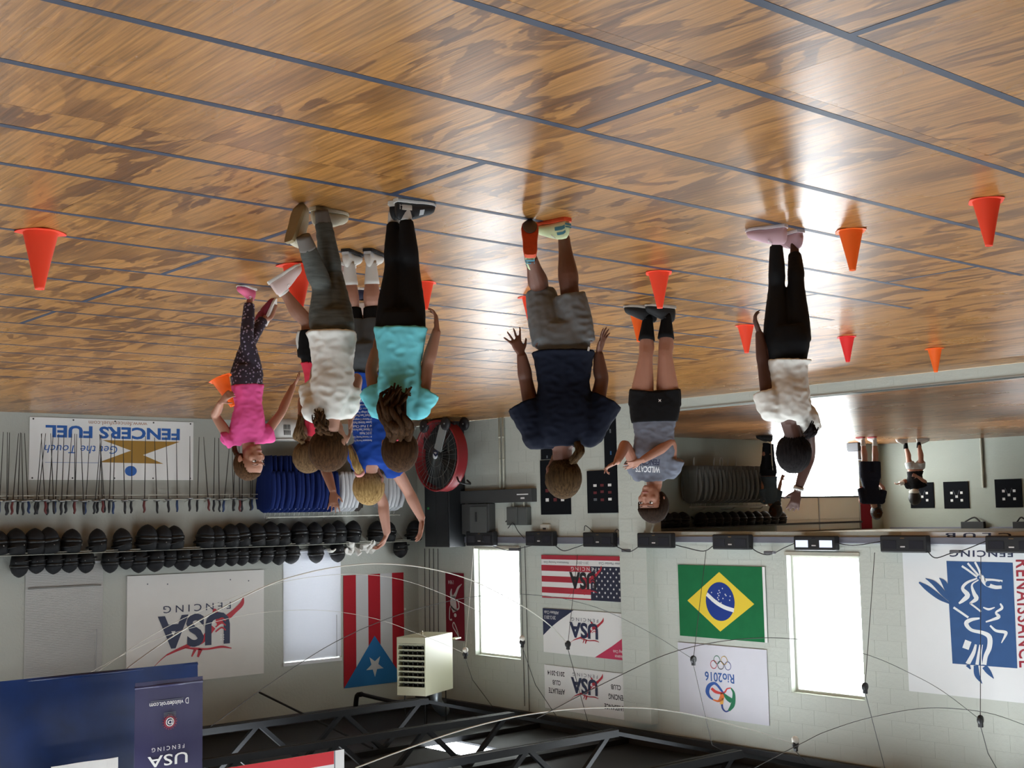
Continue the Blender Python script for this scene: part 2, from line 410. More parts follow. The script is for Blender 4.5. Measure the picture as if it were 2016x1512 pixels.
# ------------------------------------------------------------------ windows
M_PANE = mat('window_glass', (250, 252, 255), 0.05, alpha=0.08)
M_FRAME = mat('window_frame_paint', (206, 208, 200), 0.5)
def window(n, plane, pos, w, bars, depth=0.2):
    x0, x1, z0, z1 = w; t = 0.035; y0, y1 = pos+0.11, pos+0.15
    bm = bmesh.new()
    def bb(a0, a1, c0, c1):
        if plane == 'Y': box(bm, (a0, y0, c0), (a1, y1, c1))
        else: box(bm, (y0, a0, c0), (y1, a1, c1))
    bb(x0, x0+t, z0, z1); bb(x1-t, x1, z0, z1); bb(x0+t, x1-t, z0, z0+t); bb(x0+t, x1-t, z1-t, z1)
    win = tag(obj('window_%d' % n, bm, M_FRAME), kind='structure')
    if plane == 'Y': obj('pane', boxm((x0+t, y0+0.015, z0+t), (x1-t, y0+0.019, z1-t)), M_PANE, win)
    else: obj('pane', boxm((y0+0.015, x0+t, z0+t), (y0+0.019, x1-t, z1-t)), M_PANE, win)
    if plane == 'Y': obj('window_sill', boxm((x0-0.02, pos-0.02, z0-0.05), (x1+0.02, pos+0.12, z0)), mat('stone_sill', (176, 172, 156), 0.7, vary=0.15), win)
    return win
window(1, 'Y', YF, WIN1, 1); window(2, 'Y', YF, WIN2, 1)
w3 = window(3, 'X', XR, WINA, 0); w4 = window(4, 'X', XR, WINB, 0)
# venetian blinds over the two windows of the right wall
M_BLIND = mat('blind_slat', (214, 216, 222), 0.5, trans=0.02)
for nm, w, lab, frac in (('venetian_blind', WINA, 'closed pale venetian blind in the window above the masks, nearer the blue banner', 0.8), ('venetian_blind', WINB, 'closed white venetian blind in the window beside the striped flag with a star', 1.0)):
    e = empty(nm, (XR, (w[0]+w[1])/2, w[2]), lab, 'blind', 'window blinds')
    obj('head_rail', boxm((XR-0.035, w[0]-0.035, w[3]-0.03), (XR-0.002, w[1]+0.035, w[3]+0.03)), mat('blind_rail', (200, 202, 206), 0.4), e)
    bm = bmesh.new(); z = w[2]+0.01; n = 0
    while z < w[3]-0.05:
        obox(bm, (XR-0.012, (w[0]+w[1])/2, z), Vector((0.3, 0, 0.95)), Y_, Vector((0.95, 0, -0.3)), 0.019, (w[1]-w[0])/2+0.03, 0.0008); z += 0.026; n += 1
    tag(obj('slats', bm, M_BLIND if frac == 1 else mat('blind_slat_grey', (170, 168, 164), 0.6), e), kind='stuff')  # greyer slats in one of the two blinds
    obj('bottom_rail', boxm((XR-0.03, w[0]-0.03, w[2]-0.02), (XR-0.002, w[1]+0.03, w[2]+0.012)), MATS['blind_rail'], e)
    if frac < 1:
        zz = w[2]+(w[3]-w[2])*0.2
        obj('lift_cord_bar', boxm((XR-0.040, w[0]+0.01, zz-0.015), (XR-0.028, w[1]-0.01, zz+0.01)), mat('blind_bar_dark', (120, 120, 116), 0.5), e)
    obj('tilt_wand', rod((XR-0.045, w[1]-0.08, w[3]-0.05), (XR-0.045, w[1]-0.08, w[3]-0.8), 0.006, 6), mat('clear_wand', (150, 150, 150), 0.3), e)

# unseen board added outside the window nearer the camera to cut its daylight
obj('daylight_blocker', boxm((XR+0.26, WINA[0]-0.15, WINA[2]-0.15), (XR+0.28, WINA[1]+0.15, WINA[3]+0.1)), mat('daylight_blocker_grey', (150, 146, 136), 0.8), w3)
# ------------------------------------------------------------------ the room beyond the opening
f2 = tag(obj('floor_far_room', boxm((XL, YF+0.2, -0.05), (X2, Y2, ZCURB-0.003)), M_PLY2), kind='structure'); f2.name = 'floor_2'
def on2z(x, y): return onz(x, y, ZCURB)
dA, dB = onX(1524, 1000, X2), onX(1694, 1000, X2)
DY0, DY1 = dA.y, dB.y; DTOP = 2.25
M_WALL2 = mat('far_room_paint', (162, 168, 156), 0.65, bump=0.2, bscale=20, vary=0.04)
wall_panels('wall_far_room_right', 'X', X2, 0.2, (YF+0.2, 0.0), (Y2+0.2, 2.3), [(DY0, DY1, 0.0, DTOP)], M_WALL2)
wall_panels('wall_far_room_back', 'Y', Y2, 0.2, (XL, 0.0), (X2+0.2, 2.3), [], M_WALL2)
pw = tag(obj('wall_far_room_return', boxm((X2, YF+0.2, 0), (XR+0.2, YF+0.24, 2.3)), M_WALL2), kind='structure')
pass
tag(obj('wall_far_room_left', boxm((XL-0.2, YF+0.2, 0), (XL, Y2, 2.3)), M_WALL2), kind='structure')
# pale ground outside the overhead door
tag(obj('ground', boxm((X2, YF+0.3, -0.08), (X2+60, Y2+60, ZCURB-0.03)), mat('pale_concrete', (225, 225, 220), 0.8, vary=0.05)), kind='structure')

# ------------------------------------------------------------------ roof deck with skylights
M_ROOF = mat('dark_roof_deck', (17, 20, 25), 0.6, spec=0.3, vary=0.2, vscale=3)
sk = [onz(830, 1467, ZROOF), onz(882, 1453, ZROOF), onz(988, 1478, ZROOF), onz(932, 1492, ZROOF)]
sx0, sx1 = min(p.x for p in sk), max(p.x for p in sk); sy0, sy1 = min(p.y for p in sk), max(p.y for p in sk)
SKW, SKH = 1.15, 2.2
scx, scy = (sx0+sx1)/2, (sy0+sy1)/2
SKL = []
for ix in range(4):
    for iy in range(4):
        cx, cy = scx - ix*4.1, scy - iy*3.9
        if cx-0.8 < XL or cy-0.5 < YB: continue
        hy = 0.36 if ix == 0 and iy == 0 else 0.85  # unseen skylights of the rows are made larger for more daylight
        if cy-hy < YB: continue
        SKL.append((cx-0.72, cx+0.72, cy-hy, cy+hy))
SKL += [(18.2, 19.2, 4.4, 5.2)]  # unseen skylight added to lighten the wall of masks
bm = bmesh.new()
for x0, x1, y0, y1 in rect_cut((XL-0.2, XR+0.2, YB-0.2, YF+0.2), SKL): box(bm, (x0, y0, ZROOF), (x1, y1, ZROOF+0.03))
ceiling = tag(obj('ceiling', bm, M_ROOF), kind='structure')
for k, (x0, x1, y0, y1) in enumerate(SKL):
    bm = bmesh.new(); t = 0.03
    for q in rect_cut((x0-t, x1+t, y0-t, y1+t), [(x0, x1, y0, y1)]): box(bm, (q[0], q[2], ZROOF+0.03), (q[1], q[3], ZROOF+0.05))
    s = tag(obj('window_%d' % (k+5), bm, M_FRAME), kind='structure')
    obj('pane', boxm((x0, y0, ZROOF+0.031), (x1, y1, ZROOF+0.035)), M_PANE, s)
# daylight portals: sampling helpers at the seen and added openings only, they emit nothing themselves
def portal(loc, sx, sy, direction):
    l = bpy.data.lights.new('daylight_portal', 'AREA'); l.shape = 'RECTANGLE'; l.size = sx; l.size_y = sy; l.cycles.is_portal = True
    o = bpy.data.objects.new('daylight_portal', l); COL.objects.link(o); o.location = loc
    o.rotation_euler = Vector(direction).to_track_quat('-Z', 'Y').to_euler()
for x0, x1, y0, y1 in SKL: portal(((x0+x1)/2, (y0+y1)/2, ZROOF+0.06), x1-x0, y1-y0, (0, 0, -1))
for w in (WIN1, WIN2): portal(((w[0]+w[1])/2, YF+0.24, (w[2]+w[3])/2), w[1]-w[0], w[3]-w[2], (0, -1, 0))
portal((X2+0.25, (DY0+DY1)/2, 1.2), DY1-DY0, 2.2, (-1, 0, 0))

# ------------------------------------------------------------------ open-web roof joists
M_STEEL = mat('black_painted_steel', (14, 16, 19), 0.65, spec=0.3)
ZC = 4.60
for k, jx in enumerate((16.5, 14.42, 12.3, 10.2, 8.1)):
    n = ['first', 'second', 'third', 'fourth', 'fifth'][k]
    e = empty('roof_joist', (jx, YF, ZC), '%s black open-web roof joist counted from the wall of masks' % n, 'joist', 'black roof joists')
    yE, yS, zt = 12.22, 0.0, ZROOF-0.06
    bm = bmesh.new(); box(bm, (jx-0.07, yS, ZC-0.02), (jx-0.012, yE, ZC+0.07)); box(bm, (jx+0.012, yS, ZC-0.02), (jx+0.07, yE, ZC+0.07)); obj('bottom_chord', bm, M_STEEL, e)
    obj('top_chord', boxm((jx-0.06, yS, zt-0.02), (jx+0.06, YF, ZROOF)), M_STEEL, e)
    y = yE-0.12; up = True; step = 1.15
    obj('web_bar', bar(bmesh.new(), (jx, yE-0.05, ZC+0.02), (jx, YF-0.06, zt-0.02), 0.05, 0.05), M_STEEL, e)
    while y > 3.0:
        a = (jx, y, ZC+0.03 if up else zt); b = (jx, y-step*0.62, zt if up else ZC+0.03)
        obj('web_bar', bar(bmesh.new(), a, b, 0.06, 0.06), M_STEEL, e); y -= step*0.62; up = not up
# dark strip added for the dim far wall top; bridging rods between the joists
M_ROOFEDGE = mat('dark_roof_edge', (44, 47, 52), 0.6)
tag(obj('roof_edge_strip', boxm((7.0, YF-0.10, 5.10), (XR, YF-0.005, ZROOF)), M_ROOFEDGE), 'dark strip added under the roof for the dim top of the wall of flags', 'beam')
tag(obj('roof_edge_strip', boxm((XR-0.10, 3.0, 5.16), (XR-0.005, YF-0.1, ZROOF)), M_ROOFEDGE), 'dark ledger beam under the roof along the wall of masks', 'beam')
for y, z0, z1, lab in ((11.2, ZC+0.06, ZROOF-0.1, 'farther'), (8.6, ZC+0.06, ZROOF-0.1, 'nearer')):
    e = empty('bridging_rod', (15.4, y, z0), '%s pair of crossed black bridging rods tying the joist to the wall of masks' % lab, 'rod', 'bridging rods')
    obj('rod', rod((16.5, y, z0), (19.95, y, z1), 0.018, 6), M_STEEL, e); obj('rod', rod((16.5, y, z1), (19.95, y, z0+0.05), 0.018, 6), M_STEEL, e)
# black pipe bracket with an elbow near the heater
e = empty('black_pipe', onD(705, 1366, 23.6), 'black pipe with an elbow running from the wall to the hanging heater', 'pipe')
P = [onD(700, 1392, 23.4), onD(703, 1370, 23.35), onD(712, 1367, 23.2), onD(740, 1374, 22.9), onD(772, 1381, 22.6), onD(810, 1385, 22.0)]
obj('pipe', tube(bmesh.new(), P, 0.035, 10), M_STEEL, e, True); obj('elbow', tube(bmesh.new(), [P[0], P[1], P[2]], 0.045, 10, per=3), M_STEEL, e, True)
SK2_ADDED = [(14.2, 15.4, 18.6, 19.6), (11.5, 12.7, 23.0, 24.0), (8.0, 9.2, 18.6, 19.6)]  # unseen skylights added to brighten the room beyond
bm = bmesh.new()
for q in rect_cut((XL-0.2, X2+0.2, YF+0.2, Y2+0.2), SK2_ADDED): box(bm, (q[0], q[2], 2.28), (q[1], q[3], 2.335))
tag(obj('ceiling_2', bm, mat('far_ceiling', (150, 150, 142), 0.8)), kind='structure')
for k, (x0, x1, y0, y1) in enumerate(SK2_ADDED):
    bm = bmesh.new(); t = 0.03
    for q in rect_cut((x0-t, x1+t, y0-t, y1+t), [(x0, x1, y0, y1)]): box(bm, (q[0], q[2], 2.335), (q[1], q[3], 2.35))
    s = tag(obj('window_%d' % (len(SKL)+5+k), bm, M_FRAME), kind='structure'); obj('pane', boxm((x0, y0, 2.336), (x1, y1, 2.34)), M_PANE, s)
    portal(((x0+x1)/2, (y0+y1)/2, 2.36), x1-x0, y1-y0, (0, 0, -1))
# ================================================================== PEOPLE
def remesh(bm, vox, smooth=3, fac=0.5):
    me = mesh_of(bm, 'tmp'); o = bpy.data.objects.new('tmp', me); COL.objects.link(o)
    md = o.modifiers.new('r', 'REMESH'); md.mode = 'VOXEL'; md.voxel_size = vox; md.use_smooth_shade = True
    if smooth:
        sm = o.modifiers.new('s', 'SMOOTH'); sm.factor = fac; sm.iterations = smooth
    bpy.context.view_layer.update()
    res = bpy.data.meshes.new_from_object(o.evaluated_get(bpy.context.evaluated_depsgraph_get()))
    bpy.data.objects.remove(o); bpy.data.meshes.remove(me)
    for p in res.polygons: p.use_smooth = True
    return res
def wrinkle(me, amp, sx, sz, seed=0.0, thr=0.0):      # cloth folds: ridged noise pushed along the normals
    nr = [v.vector.copy() for v in me.vertex_normals]; co = [v.co.copy() for v in me.vertices]; out = []
    for p, n in zip(co, nr):
        n1 = noise.noise(Vector((p.x*sx+seed, p.y*sx, p.z*sz))); n2 = noise.noise(Vector((p.x*sx*2.1, p.y*sx*2.1+seed, p.z*sz*1.7+3)))
        q = p + n*(amp*((1-abs(n1)*2.2)*0.7 + n2*0.5 - 0.2)); out += [q.x, q.y, q.z]
    me.vertices.foreach_set('co', out); me.update()
def skinmat(name, rgb): return mat(name, rgb, 0.5, spec=0.4, bump=0.05, bscale=120, vary=0.06, vscale=14)
def cloth(name, rgb, rough=0.85, **k): return mat(name, rgb, rough, spec=0.2, bump=k.pop('bump', 0.05), bscale=k.pop('bscale', 300), **k)
def hairmat(name, rgb, rgb2):
    if name in MATS: return MATS[name]
    m = mat(name, rgb, 0.7, spec=0.06); nt = m.node_tree; N = nt.nodes; L = nt.links; b = N['Principled BSDF']
    tc = N.new('ShaderNodeTexCoord'); mp = N.new('ShaderNodeMapping'); mp.inputs['Scale'].default_value = (70, 70, 9); L.new(tc.outputs['Object'], mp.inputs[0])
    nz = N.new('ShaderNodeTexNoise'); nz.inputs['Scale'].default_value = 1.2; nz.inputs['Detail'].default_value = 5; nz.inputs['Roughness'].default_value = 0.7; L.new(mp.outputs[0], nz.inputs['Vector'])
    mr = N.new('ShaderNodeMapRange'); mr.inputs[1].default_value = 0.32; mr.inputs[2].default_value = 0.68; L.new(nz.outputs['Fac'], mr.inputs[0])
    mx = N.new('ShaderNodeMix'); mx.data_type = 'RGBA'; mx.inputs[6].default_value = (*lin(rgb), 1); mx.inputs[7].default_value = (*lin(rgb2), 1); L.new(mr.outputs[0], mx.inputs[0]); L.new(mx.outputs[2], b.inputs['Base Color'])
    bp = N.new('ShaderNodeBump'); bp.inputs['Strength'].default_value = 0.5; bp.inputs['Distance'].default_value = 0.01; L.new(nz.outputs['Fac'], bp.inputs['Height']); L.new(bp.outputs[0], b.inputs['Normal'])
    return m
M_EYEW = mat('eye_white', (225, 222, 216), 0.3); M_IRIS = mat('iris_dark', (48, 34, 26), 0.2)
M_BROW = mat('brow_hair', (58, 42, 32), 0.8); M_LIP = mat('lip', (150, 88, 78), 0.5)

def limb(bm, pts, rad, seg=12, per=4): return tube(bm, pts, rad, seg, per)
def ell_loft(bm, rows, seg=20):      # rows: centre, lateral, forward, half width, half depth; rounded-rectangle sections
    loops = []
    for c, l, f, a, b in rows:
        lp = []
        for k in range(seg):
            t = 2*pi*k/seg; q = 0.82
            cx, sy = cos(t), sin(t)
            lp.append(c + l*(a*math.copysign(abs(cx)**q, cx)) + f*(b*math.copysign(abs(sy)**q, sy)))
        loops.append(lp)
    return rings(bm, loops)
def interp_rows(rows, per=3):
    C = catmull([r[0] for r in rows], per); Lx = catmull([r[1] for r in rows], per); Fx = catmull([r[2] for r in rows], per)
    A = catmull([r[3] for r in rows], per); B = catmull([r[4] for r in rows], per)
    return [(c, l.normalized(), f.normalized(), a, b) for c, l, f, a, b in zip(C, Lx, Fx, A, B)]

def hand(bm, wrist, d, back, thumb, L, curl=0.35, spread=0.12, curls=None, tcurl=0.2):
    d = d.normalized(); back = (back - d*back.dot(d)).normalized(); lat = (thumb - d*thumb.dot(d) - back*thumb.dot(back)).normalized()
    rows = [(wrist - d*(0.06*L), lat, back, 0.135*L, 0.10*L), (wrist + d*(0.06*L), lat, back, 0.15*L, 0.095*L), (wrist + d*(0.28*L), lat, back, 0.205*L, 0.085*L), (wrist + d*(0.5*L), lat, back, 0.21*L, 0.075*L), (wrist + d*(0.55*L), lat, back, 0.18*L, 0.05*L)]
    ell_loft(bm, rows, 14)
    for k, (o, ln) in enumerate(((-0.165, 0.36), (-0.055, 0.45), (0.055, 0.48), (0.16, 0.44))):
        c = curls[k] if curls else curl
        p = wrist + d*(0.47*L) + lat*(o*L); dd = (d + lat*(o*spread*10)).normalized(); pts = [p]; a = 0
        for s_, fr_ in ((0.45, 0.6), (0.32, 1.0), (0.23, 0.8)):
            a += c*fr_; q = dd*cos(a) - back*sin(a); p = p + q*(ln*L*s_*1.1); pts.append(p)
        tube(bm, pts, [0.05*L, 0.047*L, 0.042*L, 0.03*L], 8, 2)
    p0 = wrist + d*(0.14*L) + lat*(0.13*L); t1 = (d*0.62 + lat*0.75 - back*0.15).normalized(); t2 = (t1 + d*0.35 - back*tcurl).normalized()
    tube(bm, [p0, p0 + t1*(0.2*L), p0 + t1*(0.2*L) + t2*(0.14*L), p0 + t1*(0.2*L) + t2*(0.27*L)], [0.07*L, 0.058*L, 0.05*L, 0.035*L], 8, 2)

def head(bm, c, F, U, hh):
    F = (F - U*F.dot(U)).normalized(); S = F.cross(U)
    def E(x, y, z, rx, ry, rz, n=14, m=10): ellipsoid(bm, c + S*(x*hh) + F*(y*hh) + U*(z*hh), S, F, U, rx*hh, ry*hh, rz*hh, n, m)
    E(0, -0.05, 0.12, 0.355, 0.43, 0.375, 20, 14); E(0, 0.10, -0.14, 0.275, 0.29, 0.33, 18, 12); E(0, 0.20, -0.36, 0.17, 0.17, 0.13)
    E(0, 0.34, 0.065, 0.23, 0.06, 0.045); E(0, 0.405, -0.10, 0.045, 0.065, 0.10); E(0, 0.43, -0.165, 0.07, 0.05, 0.04)
    E(0, 0.345, -0.285, 0.10, 0.05, 0.022); E(0, 0.34, -0.325, 0.085, 0.05, 0.025); E(0, 0.315, -0.43, 0.09, 0.07, 0.06)
    for s in (-1, 1):
        E(s*0.18, 0.25, -0.12, 0.10, 0.11, 0.11); E(s*0.355, -0.03, -0.06, 0.035, 0.085, 0.125)
    return S, F
def face_parts(root, c, F, U, hh, body):
    F = (F - U*F.dot(U)).normalized(); S = F.cross(U)
    for s in (-1, 1):
        p = c + S*(s*0.155*hh) + F*(0.325*hh) + U*(-0.005*hh)
        ey = obj('eye', ellipsoid(bmesh.new(), p, S, F, U, 0.062*hh, 0.045*hh, 0.036*hh, 12, 8), M_EYEW, body, True)
        obj('iris', ellipsoid(bmesh.new(), p + F*(0.036*hh), S, F, U, 0.03*hh, 0.014*hh, 0.032*hh, 10, 6), M_IRIS, ey, True)
        obj('eyebrow', tube(bmesh.new(), [c + S*(s*0.08*hh) + F*(0.40*hh) + U*(0.09*hh), c + S*(s*0.17*hh) + F*(0.385*hh) + U*(0.115*hh), c + S*(s*0.25*hh) + F*(0.33*hh) + U*(0.09*hh)], [0.009*hh, 0.011*hh, 0.006*hh], 6, 3), M_BROW, body, True)
    obj('lips', ellipsoid(bmesh.new(), c + F*(0.365*hh) + U*(-0.30*hh), S, F, U, 0.105*hh, 0.04*hh, 0.028*hh, 12, 6), M_LIP, body, True)

def hair_cap(c, F, U, hh, thick=0.09, line=0.30, nape=-0.42, seed=0.0, side=0.1, strands=26, amp=0.012):
    # one continuous cap: follows the cranium, dives under the skin inside the face outline
    F = (F - U*F.dot(U)).normalized(); S = F.cross(U); bm = bmesh.new(); nu, nv = 56, 34; loops = []
    for j in range(nv+1):
        ph = -pi/2 + pi*j/nv; lp = []
        for i in range(nu):
            th = 2*pi*i/nu; q = max(cos(ph), 0.015); x, y, z = q*cos(th), q*sin(th), sin(ph)
            lim = line if y > 0.55 else (nape if y < -0.1 else nape + (line-nape)*max(0.0, min(1.0, (y+0.1)/0.65))**1.4)
            k = max(0.0, min(1.0, (z*0.43+0.075 - lim + 0.03)/0.07)); k = k*k*(3-2*k)
            r = 1.0 + (thick+amp*sin(th*strands + 3*sin(ph*4+seed)) + 0.02*noise.noise(Vector((x*4+seed, y*4, z*4))))*k - 0.16*(1-k)
            lp.append(c + S*(0.365*hh*x*r) + F*((-0.05+0.44*y*r)*hh) + U*((0.075+0.43*z*r)*hh))
        loops.append(lp)
    return rings(bm, loops)
def lock(bm, pts, r0, r1, n=9, spread=0.6, seg=6, wav=0.0, seed=1):      # ponytail out of tapering strands
    rnd = random.Random(seed); P = [Vector(p) for p in pts]
    rad = [r0*(0.75 if i == 0 else 1.0) + (r1-r0)*i/(len(P)-1) for i in range(len(P))]
    tube(bm, P, [r*0.8 for r in rad], 10, 4)
    for k in range(n):
        a = rnd.uniform(0, 2*pi); off = Vector((cos(a), sin(a), rnd.uniform(-.3, .3)))
        Q = [p + off*(rad[i]*spread*(0.5+0.5*i/(len(P)-1)*1.4)) + Vector((rnd.uniform(-wav, wav), rnd.uniform(-wav, wav), rnd.uniform(-wav, wav))) for i, p in enumerate(P)]
        Q[-1] = Q[-1] + (P[-1]-P[-2])*rnd.uniform(-0.2, 0.35)
        tube(bm, Q, [rad[i]*0.42*(1-0.65*i/(len(P)-1)) for i in range(len(P))], seg, 4)
    return bm

def shoe(parent, heel, toe, up, W, mu, ms, nm='shoe', lace=None, stripe=None, high=1.0, accents=()):
    heel = Vector(heel); toe = Vector(toe); fx = (toe-heel); L = fx.length; fx /= L; up = (Vector(up) - fx*Vector(up).dot(fx)).normalized(); sd = up.cross(fx)
    def P(x, y, z): return heel + fx*(x*L) + sd*(y*W) + up*(z*L)
    xs = [0.015, 0.08, 0.2, 0.34, 0.48, 0.62, 0.76, 0.88, 0.96, 1.0]
    wd = [0.26, 0.36, 0.40, 0.40, 0.42, 0.47, 0.49, 0.43, 0.30, 0.16]
    ht = [0.42*high, 0.48*high, 0.48*high, 0.46*high, 0.42*high, 0.37, 0.31, 0.27, 0.22, 0.14]
    tw = [0.50, 0.50, 0.50, 0.50, 0.52, 0.58, 0.66, 0.72, 0.8, 0.9]
    bm = bmesh.new(); lo = []
    for x, w, h, t in zip(xs, wd, ht, tw):
        z0 = 0.05; lp = []
        for k in range(16):
            a = 2*pi*k/16; cx, sy = cos(a), sin(a); zz = (sy+1)/2; ww = w*(1 + (t-1)*zz**1.6)
            lp.append(P(x, ww*math.copysign(abs(cx)**0.75, cx), z0 + (h-z0)*zz))
        lo.append(lp)
    rings(bm, lo); u = obj(nm, bm, mu, parent, True)
    bm = bmesh.new(); lo = []
    for x, w in zip([-0.02, 0.0]+xs[1:]+[1.03], [0.2, 0.34]+[v*1.09 for v in wd[1:]]+[0.12]):
        sp = 0.022 if x > 0.9 else 0.0; tk = 0.085 if x < 0.5 else 0.07
        lo.append([P(x, w*y, sp*(1 if z < 0.5 else 0) + tk*z) for y, z in ((-0.94, 0), (0.94, 0), (1.0, 0.4), (0.98, 1.0), (-0.98, 1.0), (-1.0, 0.4))])
    rings(bm, lo); obj('sole', bm, ms, u)
    if lace is not None:
        bm = bmesh.new()
        for x in (0.40, 0.47, 0.54, 0.61):
            h = 0.43*high - (x-0.34)*0.42; tube(bm, [P(x, -0.20, h-0.045), P(x+0.01, -0.08, h+0.006), P(x+0.01, 0.08, h+0.006), P(x, 0.20, h-0.045)], 0.012*L, 6, 2)
        for s in (-1, 1): tube(bm, [P(0.38, 0, 0.43*high), P(0.36, s*0.2, 0.43*high), P(0.42, s*0.34, 0.36*high), P(0.44, s*0.12, 0.40*high)], 0.009*L, 6, 3)
        obj('laces', bm, lace, u, True)
    for (x0, x1, z0, z1, m) in accents:      # coloured panels wrapped on the upper
        bm = bmesh.new()
        for s in (-1, 1):
            lo = []
            for i in range(5):
                x = x0 + (x1-x0)*i/4
                w = wd[0]; h = 0.3; t = 0.5
                for q in range(len(xs)-1):
                    if xs[q] <= x <= xs[q+1]:
                        f = (x-xs[q])/(xs[q+1]-xs[q]); w = wd[q]+(wd[q+1]-wd[q])*f; h = ht[q]+(ht[q+1]-ht[q])*f; t = tw[q]+(tw[q+1]-tw[q])*f
                row = []
                for z in (z0, (z0+z1)/2, z1):
                    sy = z*2-1; ww = w*(1+(t-1)*z**1.6)*max(0, 1-abs(sy)**2)**0.375
                    row.append((P(x, s*(ww+0.012), 0.05+(h-0.05)*z)))
                lo.append(row)
            V = [[bm.verts.new(p) for p in r_] for r_ in lo]
            for i in range(4):
                for j in range(2): bm.faces.new((V[i][j], V[i+1][j], V[i+1][j+1], V[i][j+1]))
        if x0 <= 0.03:      # round the heel
            bmv = [[bm.verts.new(P(-0.004 - 0.01*(1-abs(y)), y*0.27, 0.05+0.24*z)) for y in (-1, -0.5, 0, 0.5, 1)] for z in (z0, (z0+z1)/2, z1)]
            for i in range(2):
                for j in range(4): bm.faces.new((bmv[i][j], bmv[i+1][j], bmv[i+1][j+1], bmv[i][j+1]))
        obj('trim_panel', bm, m, u, True)
    return u

